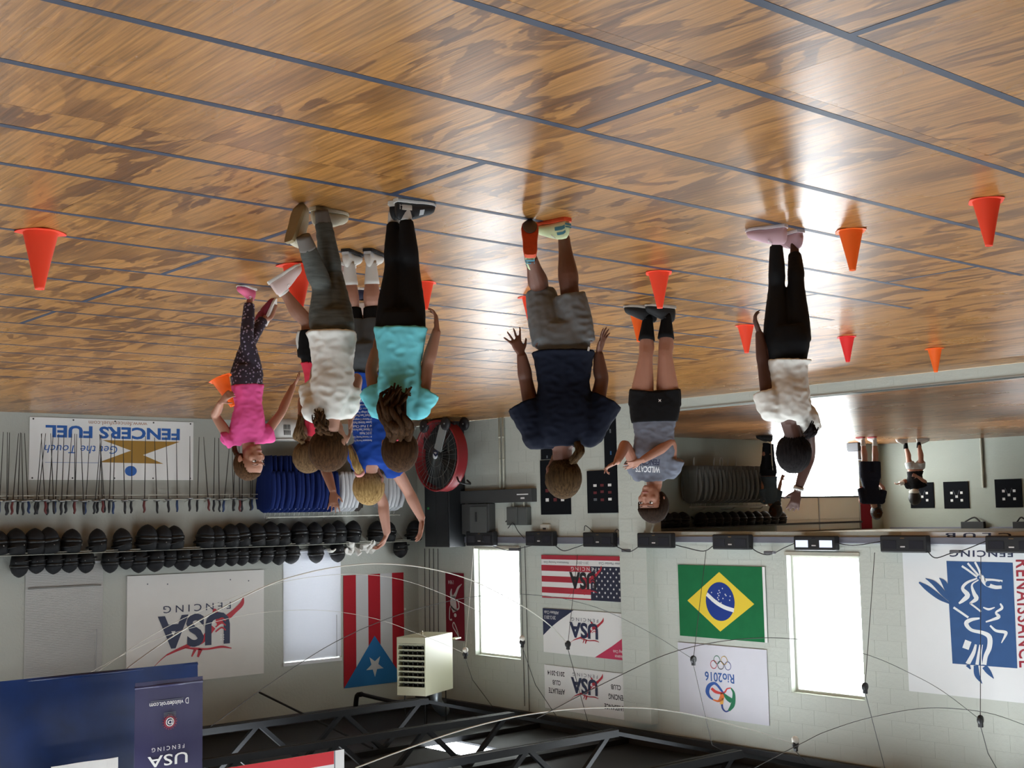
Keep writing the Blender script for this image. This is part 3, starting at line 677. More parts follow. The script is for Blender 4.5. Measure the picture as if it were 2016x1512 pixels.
class Person:
    def __init__(s, label, foot, h, zf=0.0, vox=0.0062, skin=None, D=None, cat='person', group=None):
        b = onz(foot[0], foot[1], zf); s.D = b.dot(NF) if D is None else D; s.h = h; s.vox = vox; s.zf = zf; s.skin = skin
        s.px = FPX/s.D                       # pixels per metre at this depth
        base = Vector(onD(foot[0], foot[1], s.D)); base.z = zf
        s.root = empty('person', base, label, cat, group); s.bm = bmesh.new(); s.parts = []
    def J(s, x, y, d=0.0): return onD(x, y, s.D + d)
    def build(s, hips, sho, neck, hd, hdF, hdU, hh, lead, shw=1.0, hipw=1.0, bodyF=None):
        h = s.h; hl, hr = hips; sl, sr = sho      # 'l' = larger pixel x (left as the upright viewer sees it)
        pel = (hl+hr)/2; shm = (sl+sr)/2; s.pel = pel; s.shm = shm
        lat_h = (hr-hl).normalized(); lat_s = (sr-sl).normalized(); up = (shm-pel).normalized()
        F = bodyF if bodyF is not None else lat_s.cross(up)
        fh = (F - lat_h*F.dot(lat_h)).normalized(); fs = (F - lat_s*F.dot(lat_s)).normalized(); lm = (lat_h+lat_s).normalized(); fm = (fh+fs).normalized()
        hw = ((hr-hl).length/2 + 0.040*h)*hipw; sw = (sr-sl).length/2*shw; dpt = 0.062*h
        mid = lambda t: pel + (shm-pel)*t + F*(0.012*h*sin(pi*t))
        s.rows = [(pel - up*(0.065*h), lat_h, fh, hw*0.80, dpt*0.95), (pel, lat_h, fh, hw, dpt*1.08), (mid(0.25), lm, fm, hw*0.90, dpt*0.95), (mid(0.45), lm, fm, hw*0.80, dpt*0.86),
                  (mid(0.72), lat_s, fs, max(hw*0.88, sw*0.86), dpt*0.98), (mid(0.93), lat_s, fs, sw*0.92, dpt*0.86), (shm + up*(0.026*h), lat_s, fs, sw*0.62, dpt*0.62), (shm + (neck-shm)*0.9, lat_s, fs, 0.036*h, 0.036*h)]
        s.irows = interp_rows(s.rows, 3)
        ell_loft(s.bm, s.irows)
        for q in (sl, sr): ellipsoid(s.bm, q, lat_s, fs, up, 0.034*h, 0.034*h, 0.036*h)
        F2 = (hdF - hdU*hdF.dot(hdU)).normalized()
        s.neckp = neck; nk = hd - hdU*(0.30*hh) - F2*(0.06*hh)
        limb(s.bm, [shm + (neck-shm)*0.3, neck, nk, hd - hdU*(0.1*hh) - F2*(0.05*hh)], [0.040*h, 0.036*h, 0.034*h, 0.037*h])
        hh *= 1.20; head(s.bm, hd, hdF, hdU, hh); s.hd, s.hdF, s.hdU, s.hh = hd, hdF, hdU, hh; s.F = F; s.up = up; s.lat = lat_s; s.hw, s.sw, s.dpt = hw, sw, dpt
    def arm(s, a, e, w, tip, back, thumb, curl=0.35, spread=0.12, curls=None, L=None, k=1.0, tcurl=0.2):
        h = s.h; limb(s.bm, [a, a+(e-a)*0.45, e, e+(w-e)*0.35, w], [0.030*h*k, 0.0285*h*k, 0.0235*h*k, 0.0245*h*k, 0.0165*h*k])
        hand(s.bm, w, tip-w, back, thumb, L or 0.105*h, curl, spread, curls, tcurl)
    def leg(s, a, k, n, f=1.0):
        h = s.h; back = -s.F
        limb(s.bm, [a + Vector((0, 0, 0.01)), a+(k-a)*0.4, k, k+(n-k)*0.32+back*(0.010*h), k+(n-k)*0.7, n], [0.055*h*f, 0.052*h*f, 0.034*h*f, 0.0365*h*f, 0.026*h*f, 0.021*h*f])
    def foot(s, n, heel, toe):      # bare foot inside the shoe keeps the body continuous
        limb(s.bm, [n, heel+(toe-heel)*0.22+Vector((0, 0, 0.042)), heel+(toe-heel)*0.7+Vector((0, 0, 0.032))], [0.018*s.h, 0.013*s.h, 0.010*s.h])
    def finish(s, hair=None, hk={}, face=False):
        s.body = obj('body', remesh(s.bm, s.vox, 3, 0.45), s.skin, s.root)
        if face: face_parts(s.root, s.hd, s.hdF, s.hdU, s.hh, s.body)
        if hair:
            s.hair = obj('hair', hair_cap(s.hd, s.hdF, s.hdU, s.hh, **hk), hair, s.root, True); return s.hair
    def garment(s, name, bm, material, vox=0.0085, amp=0.004, sx=14, sz=22, smooth=4, seed=0.0):
        me = remesh(bm, vox, smooth, 0.5)
        if amp: wrinkle(me, amp, sx, sz, seed)
        return obj(name, me, material, s.root)
    def torso_rows(s, t0, t1, grow, gb=None):
        r = s.irows; n = len(r)-1; out = []
        for i, q in enumerate(r):
            t = i/n
            if t0 <= t <= t1: out.append((q[0], q[1], q[2], q[3]+grow*(1.0), q[4]+(gb if gb is not None else grow)))
        return out
    def hem(s, rows, c, dw=0.0, dd=0.0):      # extra ring below the first one, centred at c
        q = rows[0]; return [(c, q[1], q[2], q[3]+dw, q[4]+dd)] + rows
SK_A = skinmat('skin_fair', (168, 120, 98)); SK_B = skinmat('skin_tan', (146, 100, 78)); SK_C = skinmat('skin_brown', (112, 72, 56)); SK_D = skinmat('skin_deep', (84, 54, 44)); SK_E = skinmat('skin_light', (172, 124, 104))
def sleeve(p, bm, a, b, r0, r1): limb(bm, [a, a+(b-a)*0.5, b], [r0, (r0+r1)/2*1.02, r1], 14, 3)
def tee(p, t0, grow, hemc, mats, slv, amp=0.004, seed=0.0, dw=0.012, top=0.965, gb=None, sz=22):
    bm = bmesh.new(); rows = p.torso_rows(t0, top, grow, gb)
    if hemc is not None:
        rows = [r for r in p.torso_rows(0.0, top, grow, gb) if (r[0]-hemc).dot(p.up) > 0.025]; rows = p.hem(rows, hemc, dw, dw)
    ell_loft(bm, rows, 24)
    for a, b, r0, r1 in slv:
        sleeve(p, bm, a, b, r0*p.h, r1*p.h)
        ellipsoid(bm, a, p.lat, p.F, p.up, 0.034*p.h+grow, 0.034*p.h+grow*0.8, 0.036*p.h+grow*0.9)
        limb(bm, [a, a+(p.shm-a)*0.7+p.up*0.012*p.h], [0.034*p.h+grow*0.7, 0.030*p.h+grow*0.6], 12, 2)
    return p.garment('shirt', bm, mats, amp=amp, seed=seed, sz=sz)
def legwear(p, name, material, legs, rad, t1=0.26, grow=0.008, amp=0.0015, belt=True, seed=2.0):
    bm = bmesh.new()
    if belt: ell_loft(bm, p.torso_rows(0.0, t1, grow), 24)
    for pts, rr in zip(legs, rad): limb(bm, pts, [r*p.h for r in rr], 14, 4)
    return p.garment(name, bm, material, amp=amp, seed=seed)
def band(p, name, a, b, r0, r1, material, parent=None):
    return obj(name, tube(bmesh.new(), [a, a+(b-a)*0.5, b], [r0*p.h, (r0+r1)/2*p.h, r1*p.h], 16, 3), material, parent or p.root, True)

# ---------------------------------------------------------------- girl in the turquoise top, seen from behind
p = Person('girl in a turquoise tee and black leggings with a curly dark ponytail, seen from behind', (795, 392), 1.43, skin=SK_B); J = p.J; A = NF
hl, hr = J(812, 650), J(765, 650); sl, sr = J(826, 803), J(747, 803)
p.build((hl, hr), (sl, sr), J(789, 832, 0.01), J(787, 880, 0.05), (A*0.95 + RT*0.1 - Z_*0.15), (Z_ + A*0.12).normalized(), 0.205, None, bodyF=A)
kl, kr = J(808, 530, 0.03), J(775, 530, 0.05); nl, nr = onD(799, 424, p.D+0.02), onD(775, 431, p.D+0.09)
p.leg(hl, kl, nl, 0.84); p.leg(hr, kr, nr, 0.84)
hL, tL = onz(774, 389), onz(838, 398); hR, tR = onz(768, 396), onz(776, 415)
d1_ = (tL-hL).normalized(); hL = Vector((nl.x, nl.y, 0)) - d1_*0.062; tL = hL+d1_*0.24; hR = Vector((nr.x, nr.y, 0)) - A*0.055; tR = hR+(A*0.9-RT*0.3).normalized()*0.22
p.foot(nl, hL, tL); p.foot(nr, hR, tR)
p.arm(sl, J(841, 722, 0.02), J(860, 650, -0.02), J(858, 611, 0.0), -RT, A*0.6+RT*0.2, curl=0.55)
p.arm(sr, J(731, 735, 0.08), J(738, 690, 0.26), J(741, 668, 0.32), RT, A*0.3+Z_, curl=0.4)
M = hairmat('hair_dark_brown', (38, 25, 15), (80, 55, 34)); hr_ = p.finish(M, dict(nape=-0.46, seed=1))
bm = bmesh.new(); T = J(782, 856, -0.06); lock(bm, [T, J(782, 838, -0.12), J(772, 815, -0.12), J(774, 790, -0.10), J(788, 770, -0.09)], 0.062, 0.034, 40, 1.05, 5, 0.03, 3); obj('ponytail', bm, M, hr_, True)
obj('hair_tie', lathe(bmesh.new(), [(0.020, -0.012), (0.034, -0.012), (0.038, 0), (0.034, 0.012), (0.020, 0.012)], 14, T, (T-J(782, 838, -0.12))), mat('coral_hair_tie', (214, 62, 84), 0.7), hr_, True)
tee(p, 0.16, 0.014, J(789, 646), cloth('turquoise_jersey', (116, 208, 218)), ((sl, J(843, 772, 0.01), 0.040, 0.046), (sr, J(731, 770, 0.05), 0.040, 0.046)), amp=0.006, dw=0.010)
legwear(p, 'leggings', cloth('black_legging', (20, 20, 22), 0.7), [[hl, hl+(kl-hl)*0.4, kl, kl+(nl-kl)*0.32-A*0.012, nl+(kl-nl)*0.1], [hr, hr+(kr-hr)*0.4, kr, kr+(nr-kr)*0.32-A*0.012, nr+(kr-nr)*0.1]], [[0.051, 0.050, 0.0355, 0.0365, 0.0265]]*2)
MW = cloth('white_sport_sock', (214, 210, 204)); MSH = mat('shoe_black_mesh', (26, 27, 30), 0.6); MSW = mat('shoe_white_rubber', (222, 220, 214), 0.5); MSR = mat('shoe_reflective', (196, 200, 204), 0.3)
for n in (nl, nr): band(p, 'sock', n+Z_*0.03, n-Z_*0.04, 0.024, 0.020, MW)
shoe(p.root, hL, tL, Z_, 0.085, MSH, MSW, accents=((0.05, 0.35, 0.05, 0.5, MSW), (0.55, 0.66, 0.5, 0.85, MSR)), lace=MSH)
shoe(p.root, hR, hR+(tR-hR).normalized()*0.21, Z_, 0.085, MSH, MSW, accents=((0.01, 0.3, 0.05, 0.4, MSW),), lace=MSH)

# ---------------------------------------------------------------- girl in the white tee running in grey leggings
p = Person('girl in a white tee and heathered grey leggings running away with messy brown hair', (640, 408), 1.42, skin=SK_A); J = p.J
hl, hr = J(672, 645), J(636, 645, 0.02); sl, sr = J(683, 800, 0.03), J(620, 806, -0.02)
p.build((hl, hr), (sl, sr), J(650, 836, 0.03), J(650, 878, 0.08), (A*0.92 - RT*0.5 - Z_*0.15), (Z_ + A*0.14).normalized(), 0.215, None, bodyF=(A - RT*0.2).normalized())
kl, kr = J(655, 542, 0.06), J(634, 566, -0.02); nl, nr = J(636, 436, 0.0), J(603, 482, -0.16)
p.leg(hl, kl, nl, 0.86); p.leg(hr, kr, nr, 0.86)
hL, tL = onz(615, 407), onz(683, 421); tR = onz(590, 399); hR = J(567, 474, -0.19)
p.foot(nl, hL, tL); limb(p.bm, [nr, hR+(tR-hR)*0.3+A*0.035, hR+(tR-hR)*0.7+A*0.028], [0.020*p.h, 0.013*p.h, 0.009*p.h])
p.arm(sl, J(702, 745, 0.10), J(690, 822, 0.16), J(690, 850, 0.16), A*0.2-RT*0.9, Z_*0.2-A, curl=0.3, spread=0.2)
p.arm(sr, J(622, 735, 0.20), J(634, 705, 0.36), J(640, 690, 0.4), RT, Z_, curl=0.6)
M = hairmat('hair_brown', (42, 28, 17), (90, 62, 38)); hr_ = p.finish(M, dict(nape=-0.46, seed=4))
bm = bmesh.new(); T = J(640, 846, -0.06); lock(bm, [T, J(634, 838, -0.10), J(630, 825, -0.11), J(625, 812, -0.09)], 0.036, 0.016, 18, 1.1, 5, 0.024, 5); obj('messy_bun', bm, M, hr_, True)
tee(p, 0.14, 0.022, J(652, 654), cloth('white_jersey', (232, 228, 220), bump=0.06), ((sl, J(688, 768, 0.06), 0.044, 0.052), (sr, J(613, 765, 0.08), 0.044, 0.050)), amp=0.0075, dw=0.012, seed=5)
MG = cloth('heather_grey', (92, 94, 90), vary=0.6, vscale=3, stretch=(4, 4, 26))
legwear(p, 'leggings', MG, [[hl, hl+(kl-hl)*0.4, kl, kl+(nl-kl)*0.3-A*0.012, nl+(kl-nl)*0.02], [hr, hr+(kr-hr)*0.4, kr, kr+(nr-kr)*0.3-A*0.012, nr+(kr-nr)*0.08]], [[0.054, 0.052, 0.039, 0.041, 0.033]]*2, amp=0.003)
ML = cloth('grey_ankle_sock', (124, 118, 112)); 
for n, k in ((nl, kl), (nr, kr)): band(p, 'sock', n+(k-n)*0.10, n-(k-n)*0.20, 0.033, 0.027, ML)
MC = mat('cream_canvas', (206, 196, 172), 0.8, bump=0.2, bscale=160); MCS = mat('tan_rubber_sole', (150, 132, 96), 0.7, vary=0.15, vscale=30)
shoe(p.root, hL, tL, Z_, 0.09, MC, MC, high=0.9); shoe(p.root, hR, tR, (A*0.9 - RT*0.75 + Z_*0.2), 0.095, MC, MCS, high=0.9)

# ---------------------------------------------------------------- girl in coral mostly hidden behind the white tee
p = Person('girl in a coral tank and black shorts, half hidden behind the white tee', (660, 515), 1.40, skin=SK_B); J = p.J
hl, hr = J(645, 702), J(612, 702); sl, sr = J(652, 852), J(600, 845)
p.build((hl, hr), (sl, sr), J(620, 868, 0.02), J(610, 894, 0.03), (A*0.8 - RT*0.6 + Z_*0.05), (Z_ + RT*0.08).normalized(), 0.195, None, bodyF=(A*0.8-RT*0.6).normalized())
kl, kr = J(652, 622, 0.06), J(606, 637, 0.0); nl, nr = J(664, 548, 0.02), J(551, 566, -0.12)
p.leg(hl, kl, nl); p.leg(hr, kr, nr)
hL = onz(654, 514); tL = hL + (A*0.8-RT*0.5).normalized()*0.23; hR, tR = J(527, 555, -0.16), J(588, 518, -0.12)
p.foot(nl, hL, tL); limb(p.bm, [nr, hR+(tR-hR)*0.3+Z_*0.03, hR+(tR-hR)*0.8+Z_*0.02], [0.020*p.h, 0.013*p.h, 0.009*p.h])
p.arm(sl, J(640, 920, 0.1), J(656, 968, 0.05), J(657, 997, 0.03), -RT*0.3-A, -RT, curl=0.25, spread=0.18)
p.arm(sr, J(596, 790, 0.16), J(618, 760, 0.2), J(630, 752, 0.2), RT, Z_, curl=0.5)
M = hairmat('hair_light_brown', (70, 52, 36), (126, 100, 70)); hr_ = p.finish(M, dict(nape=-0.46, seed=8))
bm = bmesh.new(); T = J(594, 868, -0.06); lock(bm, [T, J(588, 858, -0.08), J(588, 840, -0.08), J(592, 820, -0.06)], 0.034, 0.02, 14, 1.0, 5, 0.02, 9); obj('ponytail', bm, M, hr_, True)
bm = bmesh.new(); ell_loft(bm, p.hem(p.torso_rows(0.18, 0.86, 0.010), J(628, 717), 0.006, 0.006), 24); p.garment('tank_top', bm, cloth('coral_jersey', (222, 62, 84)), amp=0.005, seed=3)
legwear(p, 'shorts', cloth('black_shorts', (18, 18, 20)), [[hl, hl+(kl-hl)*0.4, hl+(kl-hl)*0.72], [hr, hr+(kr-hr)*0.4, hr+(kr-hr)*0.78]], [[0.063, 0.060, 0.056]]*2, amp=0.003)
obj('side_stripe', tube(bmesh.new(), [hr+(kr-hr)*0.76+RT*0.05-A*0.05, hr+(kr-hr)*0.5+RT*0.07-A*0.04, hr+(kr-hr)*0.2+RT*0.065-A*0.03], 0.014, 8, 3), cloth('white_stripe', (220, 220, 214)), p.root, True)
band(p, 'sock', nl+Z_*0.06, nl-Z_*0.05, 0.030, 0.029, MW); band(p, 'sock', nr+(kr-nr)*0.16, nr-(kr-nr)*0.12, 0.028, 0.030, MW)
MNV_ = mat('shoe_navy', (32, 36, 62), 0.6); MPW = mat('shoe_pale_pink', (214, 190, 184), 0.7)
shoe(p.root, hL, tL, Z_, 0.085, MPW, MSW, lace=MSW); shoe(p.root, hR, tR, (Z_*0.75 + RT*0.0 + A*0.1 - RT*0.35), 0.085, MPW, MSW, lace=MSW)


# ---------------------------------------------------------------- child behind the blue tee, only the lower legs show
p = Person('child hidden behind the blue-tee girl, navy shoes and white socks showing between her legs', (728, 567), 1.12, skin=SK_B, vox=0.008); J = p.J
hl, hr = J(738, 700), J(716, 700); sl, sr = J(748, 800), J(712, 800)
p.build((hl, hr), (sl, sr), J(731, 822), J(731, 850, 0.0), A, Z_, 0.16, None, bodyF=A)
kl, kr = J(742, 645), J(713, 648); nl, nr = J(745, 597), J(713, 600); p.leg(hl, kl, nl); p.leg(hr, kr, nr)
p.arm(sl, J(752, 750), J(748, 705), J(746, 690), -RT, A); p.arm(sr, J(710, 750), J(712, 705), J(713, 690), RT, A)
fd = (A*0.5-RT*0.6).normalized(); p.finish(MATS['hair_brown'], dict(nape=-0.4))
tee(p, 0.16, 0.012, J(728, 705), cloth('navy_jersey', (15, 20, 36)), ((sl, J(751, 770), 0.04, 0.045), (sr, J(710, 770), 0.04, 0.045)))
legwear(p, 'shorts', MATS['black_shorts'], [[hl, hl+(kl-hl)*0.4, hl+(kl-hl)*0.7], [hr, hr+(kr-hr)*0.4, hr+(kr-hr)*0.7]], [[0.06, 0.058, 0.055]]*2)
MNV = mat('shoe_navy', (32, 36, 62), 0.6)
for n, k in ((nl, kl), (nr, kr)):
    band(p, 'sock', n+(k-n)*0.5, n-(k-n)*0.1, 0.036, 0.03, MW); h_ = Vector((n.x, n.y, 0))-fd*0.04; shoe(p.root, h_, h_+fd*0.2, Z_, 0.085, MNV, MSW, lace=MSW)

# ---------------------------------------------------------------- girl in the blue club tee, arms raised
p = Person('blond girl in a blue club tee with printed back, both arms raised, white shoes', (712, 493), 1.52, skin=SK_E); J = p.J
hl, hr = J(738, 708), J(704, 710); sl, sr = J(766, 902), J(704, 896)
p.build((hl, hr), (sl, sr), J(728, 918, 0.04), J(728, 953, 0.10), (A*0.9 - RT*0.35 + Z_*0.12), (Z_ + A*0.05).normalized(), 0.205, None, bodyF=(A - RT*0.15).normalized())
kl, kr = J(734, 612, 0.04), J(693, 614, 0.04); nl, nr = J(731, 524, 0.0), J(688, 526, 0.0)
p.leg(hl, kl, nl); p.leg(hr, kr, nr)
hL, tL = onz(722, 491), onz(752, 507); hR, tR = onz(674, 494), onz(706, 510)
u = (tL-hL).normalized(); hL = Vector((nl.x, nl.y, 0))-u*0.07; hR = Vector((nr.x, nr.y, 0))-u*0.07; tL = hL+u*0.24; tR = hR+u*0.24
p.foot(nl, hL, tL); p.foot(nr, hR, tR)
p.arm(sl, J(803, 966, 0.16), J(831, 1022, 0.22), J(826, 1070, 0.22), A*0.4-RT, -RT-A*0.4, curl=0.3, spread=0.12)
p.arm(sr, J(752, 985, 0.25), J(762, 1050, 0.32), J(748, 1085, 0.36), -RT*0.6+Z_*0.3, RT*0.3-A, curl=0.65)
M = hairmat('hair_blond', (112, 86, 50), (184, 152, 100)); hr_ = p.finish(M, dict(nape=-0.46, seed=11))
bm = bmesh.new(); T = J(708, 930, -0.05); lock(bm, [T, J(702, 918, -0.10), J(695, 900, -0.11), J(690, 880, -0.10)], 0.036, 0.010, 14, 0.8, 6, 0.008, 2); obj('ponytail', bm, M, hr_, True)
obj('hair_tie', lathe(bmesh.new(), [(0.02, -0.01), (0.032, -0.01), (0.034, 0), (0.032, 0.01), (0.02, 0.01)], 12, T, (T-J(702, 918, -0.10))), mat('pink_hair_tie', (214, 150, 140), 0.7), hr_, True)
MB = cloth('royal_blue_jersey', (28, 66, 150))
blue_shirt = tee(p, 0.12, 0.020, J(724, 735), MB, ((sl, J(780, 930, 0.06), 0.046, 0.046), (sr, J(722, 930, 0.10), 0.044, 0.046)), amp=0.007, dw=0.012, seed=9)
P_BLUE = p
MGS = cloth('grey_capri', (84, 88, 92))
legwear(p, 'capri_shorts', MGS, [[hl, hl+(kl-hl)*0.4, kl+(hl-kl)*0.18], [hr, hr+(kr-hr)*0.4, kr+(hr-kr)*0.18]], [[0.062, 0.058, 0.046]]*2, amp=0.002)
for k, a in ((kl, hl), (kr, hr)): band(p, 'knee_band', k+(a-k)*0.22, k-(a-k)*0.05, 0.044, 0.040, cloth('black_band', (18, 18, 20)))
for n, k in ((nl, kl), (nr, kr)): band(p, 'sock', n+(k-n)*0.40, n-(k-n)*0.12, 0.033, 0.021, MW)
MWS = mat('shoe_white_leather', (206, 200, 192), 0.55)
for a, b in ((hL, tL), (hR, tR)): shoe(p.root, a, b, Z_, 0.09, MWS, mat('shoe_black_rubber', (24, 24, 26), 0.6), lace=MSW, accents=((0.01, 0.16, 0.1, 0.45, MSR),))

# ---------------------------------------------------------------- navy tee and grey shorts, seen from behind
p = Person('person in an oversized navy tee and grey sweat shorts striding away with open hands', (1075, 436), 1.60, skin=SK_C); J = p.J
hl, hr = J(1137, 675), J(1083, 675); sl, sr = J(1162, 850), J(1058, 856)
p.build((hl, hr), (sl, sr), J(1107, 888, 0.02), J(1107, 934, 0.05), (A*0.93 + RT*0.38), (Z_ + A*0.06).normalized(), 0.215, None, bodyF=A, hipw=1.0)
kl, kr = J(1122, 578, 0.0), J(1064, 574, 0.10); nl, nr = J(1110, 466, 0.02), J(1046, 508, -0.18)
p.leg(hl, kl, nl, 1.02); p.leg(hr, kr, nr, 1.02)
hL = onz(1118, 428); tL = hL + (A*0.72 + RT*0.72).normalized()*0.25; tR = onz(1043, 432); hR = J(1044, 500, -0.24)
p.foot(nl, hL, tL); limb(p.bm, [nr, hR+(tR-hR)*0.3+A*0.035, hR+(tR-hR)*0.7+A*0.028], [0.020*p.h, 0.013*p.h, 0.009*p.h])
p.arm(sl, J(1184, 752, 0.04), J(1178, 696, 0.02), J(1190, 655, 0.0), A*0.5+RT, Z_*0.2-A*0.6, curl=0.12, spread=0.28, L=0.165, k=1.08)
p.arm(sr, J(1036, 752, 0.04), J(1027, 698, 0.0), J(1008, 655, -0.02), -RT*0.3-A, -RT*0.9+A*0.1, curl=0.10, spread=0.30, L=0.165, k=1.08)
M = hairmat('hair_ash_brown', (38, 27, 17), (92, 70, 44)); hr_ = p.finish(M, dict(nape=-0.46, seed=14))
bm = bmesh.new(); T = J(1127, 907, -0.06); lock(bm, [T, J(1136, 896, -0.09), J(1140, 882, -0.09), J(1131, 868, -0.06)], 0.038, 0.016, 12, 0.8, 6, 0.010, 4); obj('ponytail', bm, M, hr_, True)
tee(p, 0.08, 0.036, J(1109, 692), cloth('navy_jersey', (15, 20, 36)), ((sl, J(1193, 788, 0.02), 0.050, 0.062), (sr, J(1030, 796, 0.02), 0.050, 0.062)), amp=0.005, dw=0.016, seed=12, gb=0.034)
MGR = cloth('grey_sweat', (124, 126, 128), vary=0.12, vscale=30)
legwear(p, 'shorts', MGR, [[hl, hl+(kl-hl)*0.45, kl+(hl-kl)*0.02], [hr, hr+(kr-hr)*0.45, kr+(hr-kr)*0.02]], [[0.066, 0.066, 0.057]]*2, amp=0.005, grow=0.008, t1=0.36)
MO = mat('shoe_orange_rubber', (216, 78, 36), 0.6, vary=0.2, vscale=40); MY = mat('shoe_pale_lime', (214, 224, 178), 0.6); MT = mat('shoe_teal_stripe', (66, 122, 138), 0.6); MNE = mat('shoe_neon_tab', (210, 236, 70), 0.6); MDK = mat('shoe_worn_sole', (112, 96, 86), 0.8, vary=0.2, vscale=30)
ac = ((0.02, 0.30, 0.36, 0.56, MT), (0.02, 0.26, 0.66, 0.80, MT))
shoe(p.root, hL, tL, Z_, 0.095, MY, MO, accents=ac, lace=MWS); s_ = shoe(p.root, hR, tR, A*0.9+Z_*0.35, 0.095, MY, MO, accents=ac)
fx = (tR-hR).normalized(); un = -(A*0.9+Z_*0.35); un = (un-fx*un.dot(fx)).normalized(); obj('toe_tread', ellipsoid(bmesh.new(), hR+(tR-hR)*0.78+un*0.004, fx, fx.cross(un), un, 0.06, 0.042, 0.006, 16, 6), MDK, s_, True)
obj('hem_tag', bar(bmesh.new(), J(1158, 691, -0.11), J(1160, 683, -0.11), 0.012, 0.004, -A), MW, p.root)

# ---------------------------------------------------------------- boy in the grey Wildcats tee facing the camera
p = Person('boy facing the camera in a grey lettered tee, black shorts and black crew socks', (1285, 602), 1.74, skin=SK_E); J = p.J; T_ = -A
F = (T_*0.86 + RT*0.5).normalized()
hl, hr = J(1316, 800), J(1262, 800); sl, sr = J(1320, 926), J(1258, 930)
p.build((hl, hr), (sl, sr), J(1288, 954, 0.0), J(1284, 990, -0.05), (T_*0.80 + RT*0.60 + Z_*0.02), Z_, 0.245, None, bodyF=(T_*0.94+RT*0.33).normalized())
kl, kr = J(1310, 702, -0.05), J(1271, 706, -0.05); nl, nr = J(1312, 628, 0.0), J(1275, 631, 0.0)
p.leg(hl, kl, nl, 1.0); p.leg(hr, kr, nr, 1.0)
hL, tL = onz(1326, 601), onz(1290, 597); hR, tR = onz(1288, 606), onz(1234, 604)
u = (tR-hR).normalized(); u2 = (u + T_*0.25).normalized(); hL = Vector((nl.x, nl.y, 0))-u2*0.085; hR = Vector((nr.x, nr.y, 0))-u*0.085; tL = hL+u2*0.29; tR = hR+u*0.29
p.foot(nl, hL, tL); p.foot(nr, hR, tR)
p.arm(sl, J(1321, 872, -0.06), J(1264, 906, -0.24), J(1238, 917, -0.27), T_*0.6+Z_*0.7, Z_*0.8-T_*0.5, curl=0.2, L=0.17)
p.arm(sr, J(1231, 876, -0.08), J(1214, 910, -0.26), J(1193, 921, -0.30), RT*0.6-Z_*0.6, T_*0.4+Z_*0.5, curls=(1.1, 0.9, 0.35, 0.1), L=0.165)
M = hairmat('hair_near_black_brown', (24, 16, 11), (52, 37, 27)); p.finish(M, dict(nape=-0.30, line=0.14, seed=17, thick=0.13), face=True)
MT_ = cloth('slate_grey_jersey', (112, 116, 128)); 
boy_shirt = tee(p, 0.26, 0.014, J(1288, 812), MT_, ((sl, J(1330, 902, -0.03), 0.044, 0.046), (sr, J(1244, 905, -0.03), 0.044, 0.044)), amp=0.007, seed=15, dw=-0.004)
P_BOY = p
legwear(p, 'shorts', cloth('black_shorts', (18, 18, 20)), [[hl, hl+(kl-hl)*0.2, hl+(kl-hl)*0.34], [hr, hr+(kr-hr)*0.2, hr+(kr-hr)*0.34]], [[0.062, 0.064, 0.064]]*2, amp=0.002, t1=0.30, grow=0.026)
MKS = cloth('black_crew_sock', (16, 16, 18))
for n, k in ((nl, kl), (nr, kr)): band(p, 'sock', n+(k-n)*0.52, n-(k-n)*0.14, 0.040, 0.021, MKS)
for a, b in ((hL, tL), (hR, tR)): shoe(p.root, a, b, Z_, 0.095, mat('shoe_black_knit', (20, 20, 22), 0.7), mat('shoe_grey_foam', (186, 178, 168), 0.6), lace=MSH)

# ---------------------------------------------------------------- girl in white tee and black leggings, arm raised
p = Person('girl in white tee, black leggings and pink shoes raising an arm before the doorway', (1540, 447), 1.50, skin=SK_D); J = p.J
hl, hr = J(1570, 672), J(1529, 676); sl, sr = J(1587, 816, 0.05), J(1516, 806, -0.06)
p.build((hl, hr), (sl, sr), J(1555, 832, 0.04), J(1563, 884, 0.10), (A*0.75 - RT*0.2 - Z_*0.45).normalized(), (Z_*0.9 + A*0.42).normalized(), 0.215, None, bodyF=(A + RT*0.3).normalized(), hipw=1.04)
kl, kr = J(1567, 560, 0.03), J(1529, 566, 0.03); nl, nr = J(1564, 484, 0.12), J(1528, 470, 0.0)
p.leg(hl, kl, nl, 0.80); p.leg(hr, kr, nr, 0.80)
hR, tR = onz(1548, 441), onz(1484, 450); hL = onz(1577, 451); tL = hL + (A*0.9+RT*0.5).normalized()*0.24
tR = hR+(tR-hR).normalized()*0.25
p.foot(nl, hL, tL); p.foot(nr, hR, tR)
p.arm(sr, J(1503, 722, -0.02), J(1495, 655, -0.02), J(1484, 625, -0.02), RT, A*0.5+RT*0.3, curl=0.6)
p.arm(sl, J(1594, 895, 0.22), J(1571, 965, 0.26), J(1561, 1005, 0.27), -A, RT, curl=0.45)
M = hairmat('hair_black', (18, 16, 17), (38, 34, 34)); hr_ = p.finish(M, dict(nape=-0.46, seed=21, thick=0.11, amp=0.03, strands=19))
bm = bmesh.new(); lock(bm, [J(1590, 858, -0.02), J(1597, 848, -0.04), J(1600, 838, -0.02)], 0.034, 0.02, 10, 1.0, 5, 0.015, 6); obj('hair_puff', bm, M, hr_, True)
tee(p, 0.22, 0.022, J(1553, 709), cloth('white_jersey', (232, 228, 220)), ((sl, J(1594, 846, 0.10), 0.046, 0.048), (sr, J(1507, 771, -0.05), 0.048, 0.052)), amp=0.0065, dw=0.004, seed=22)
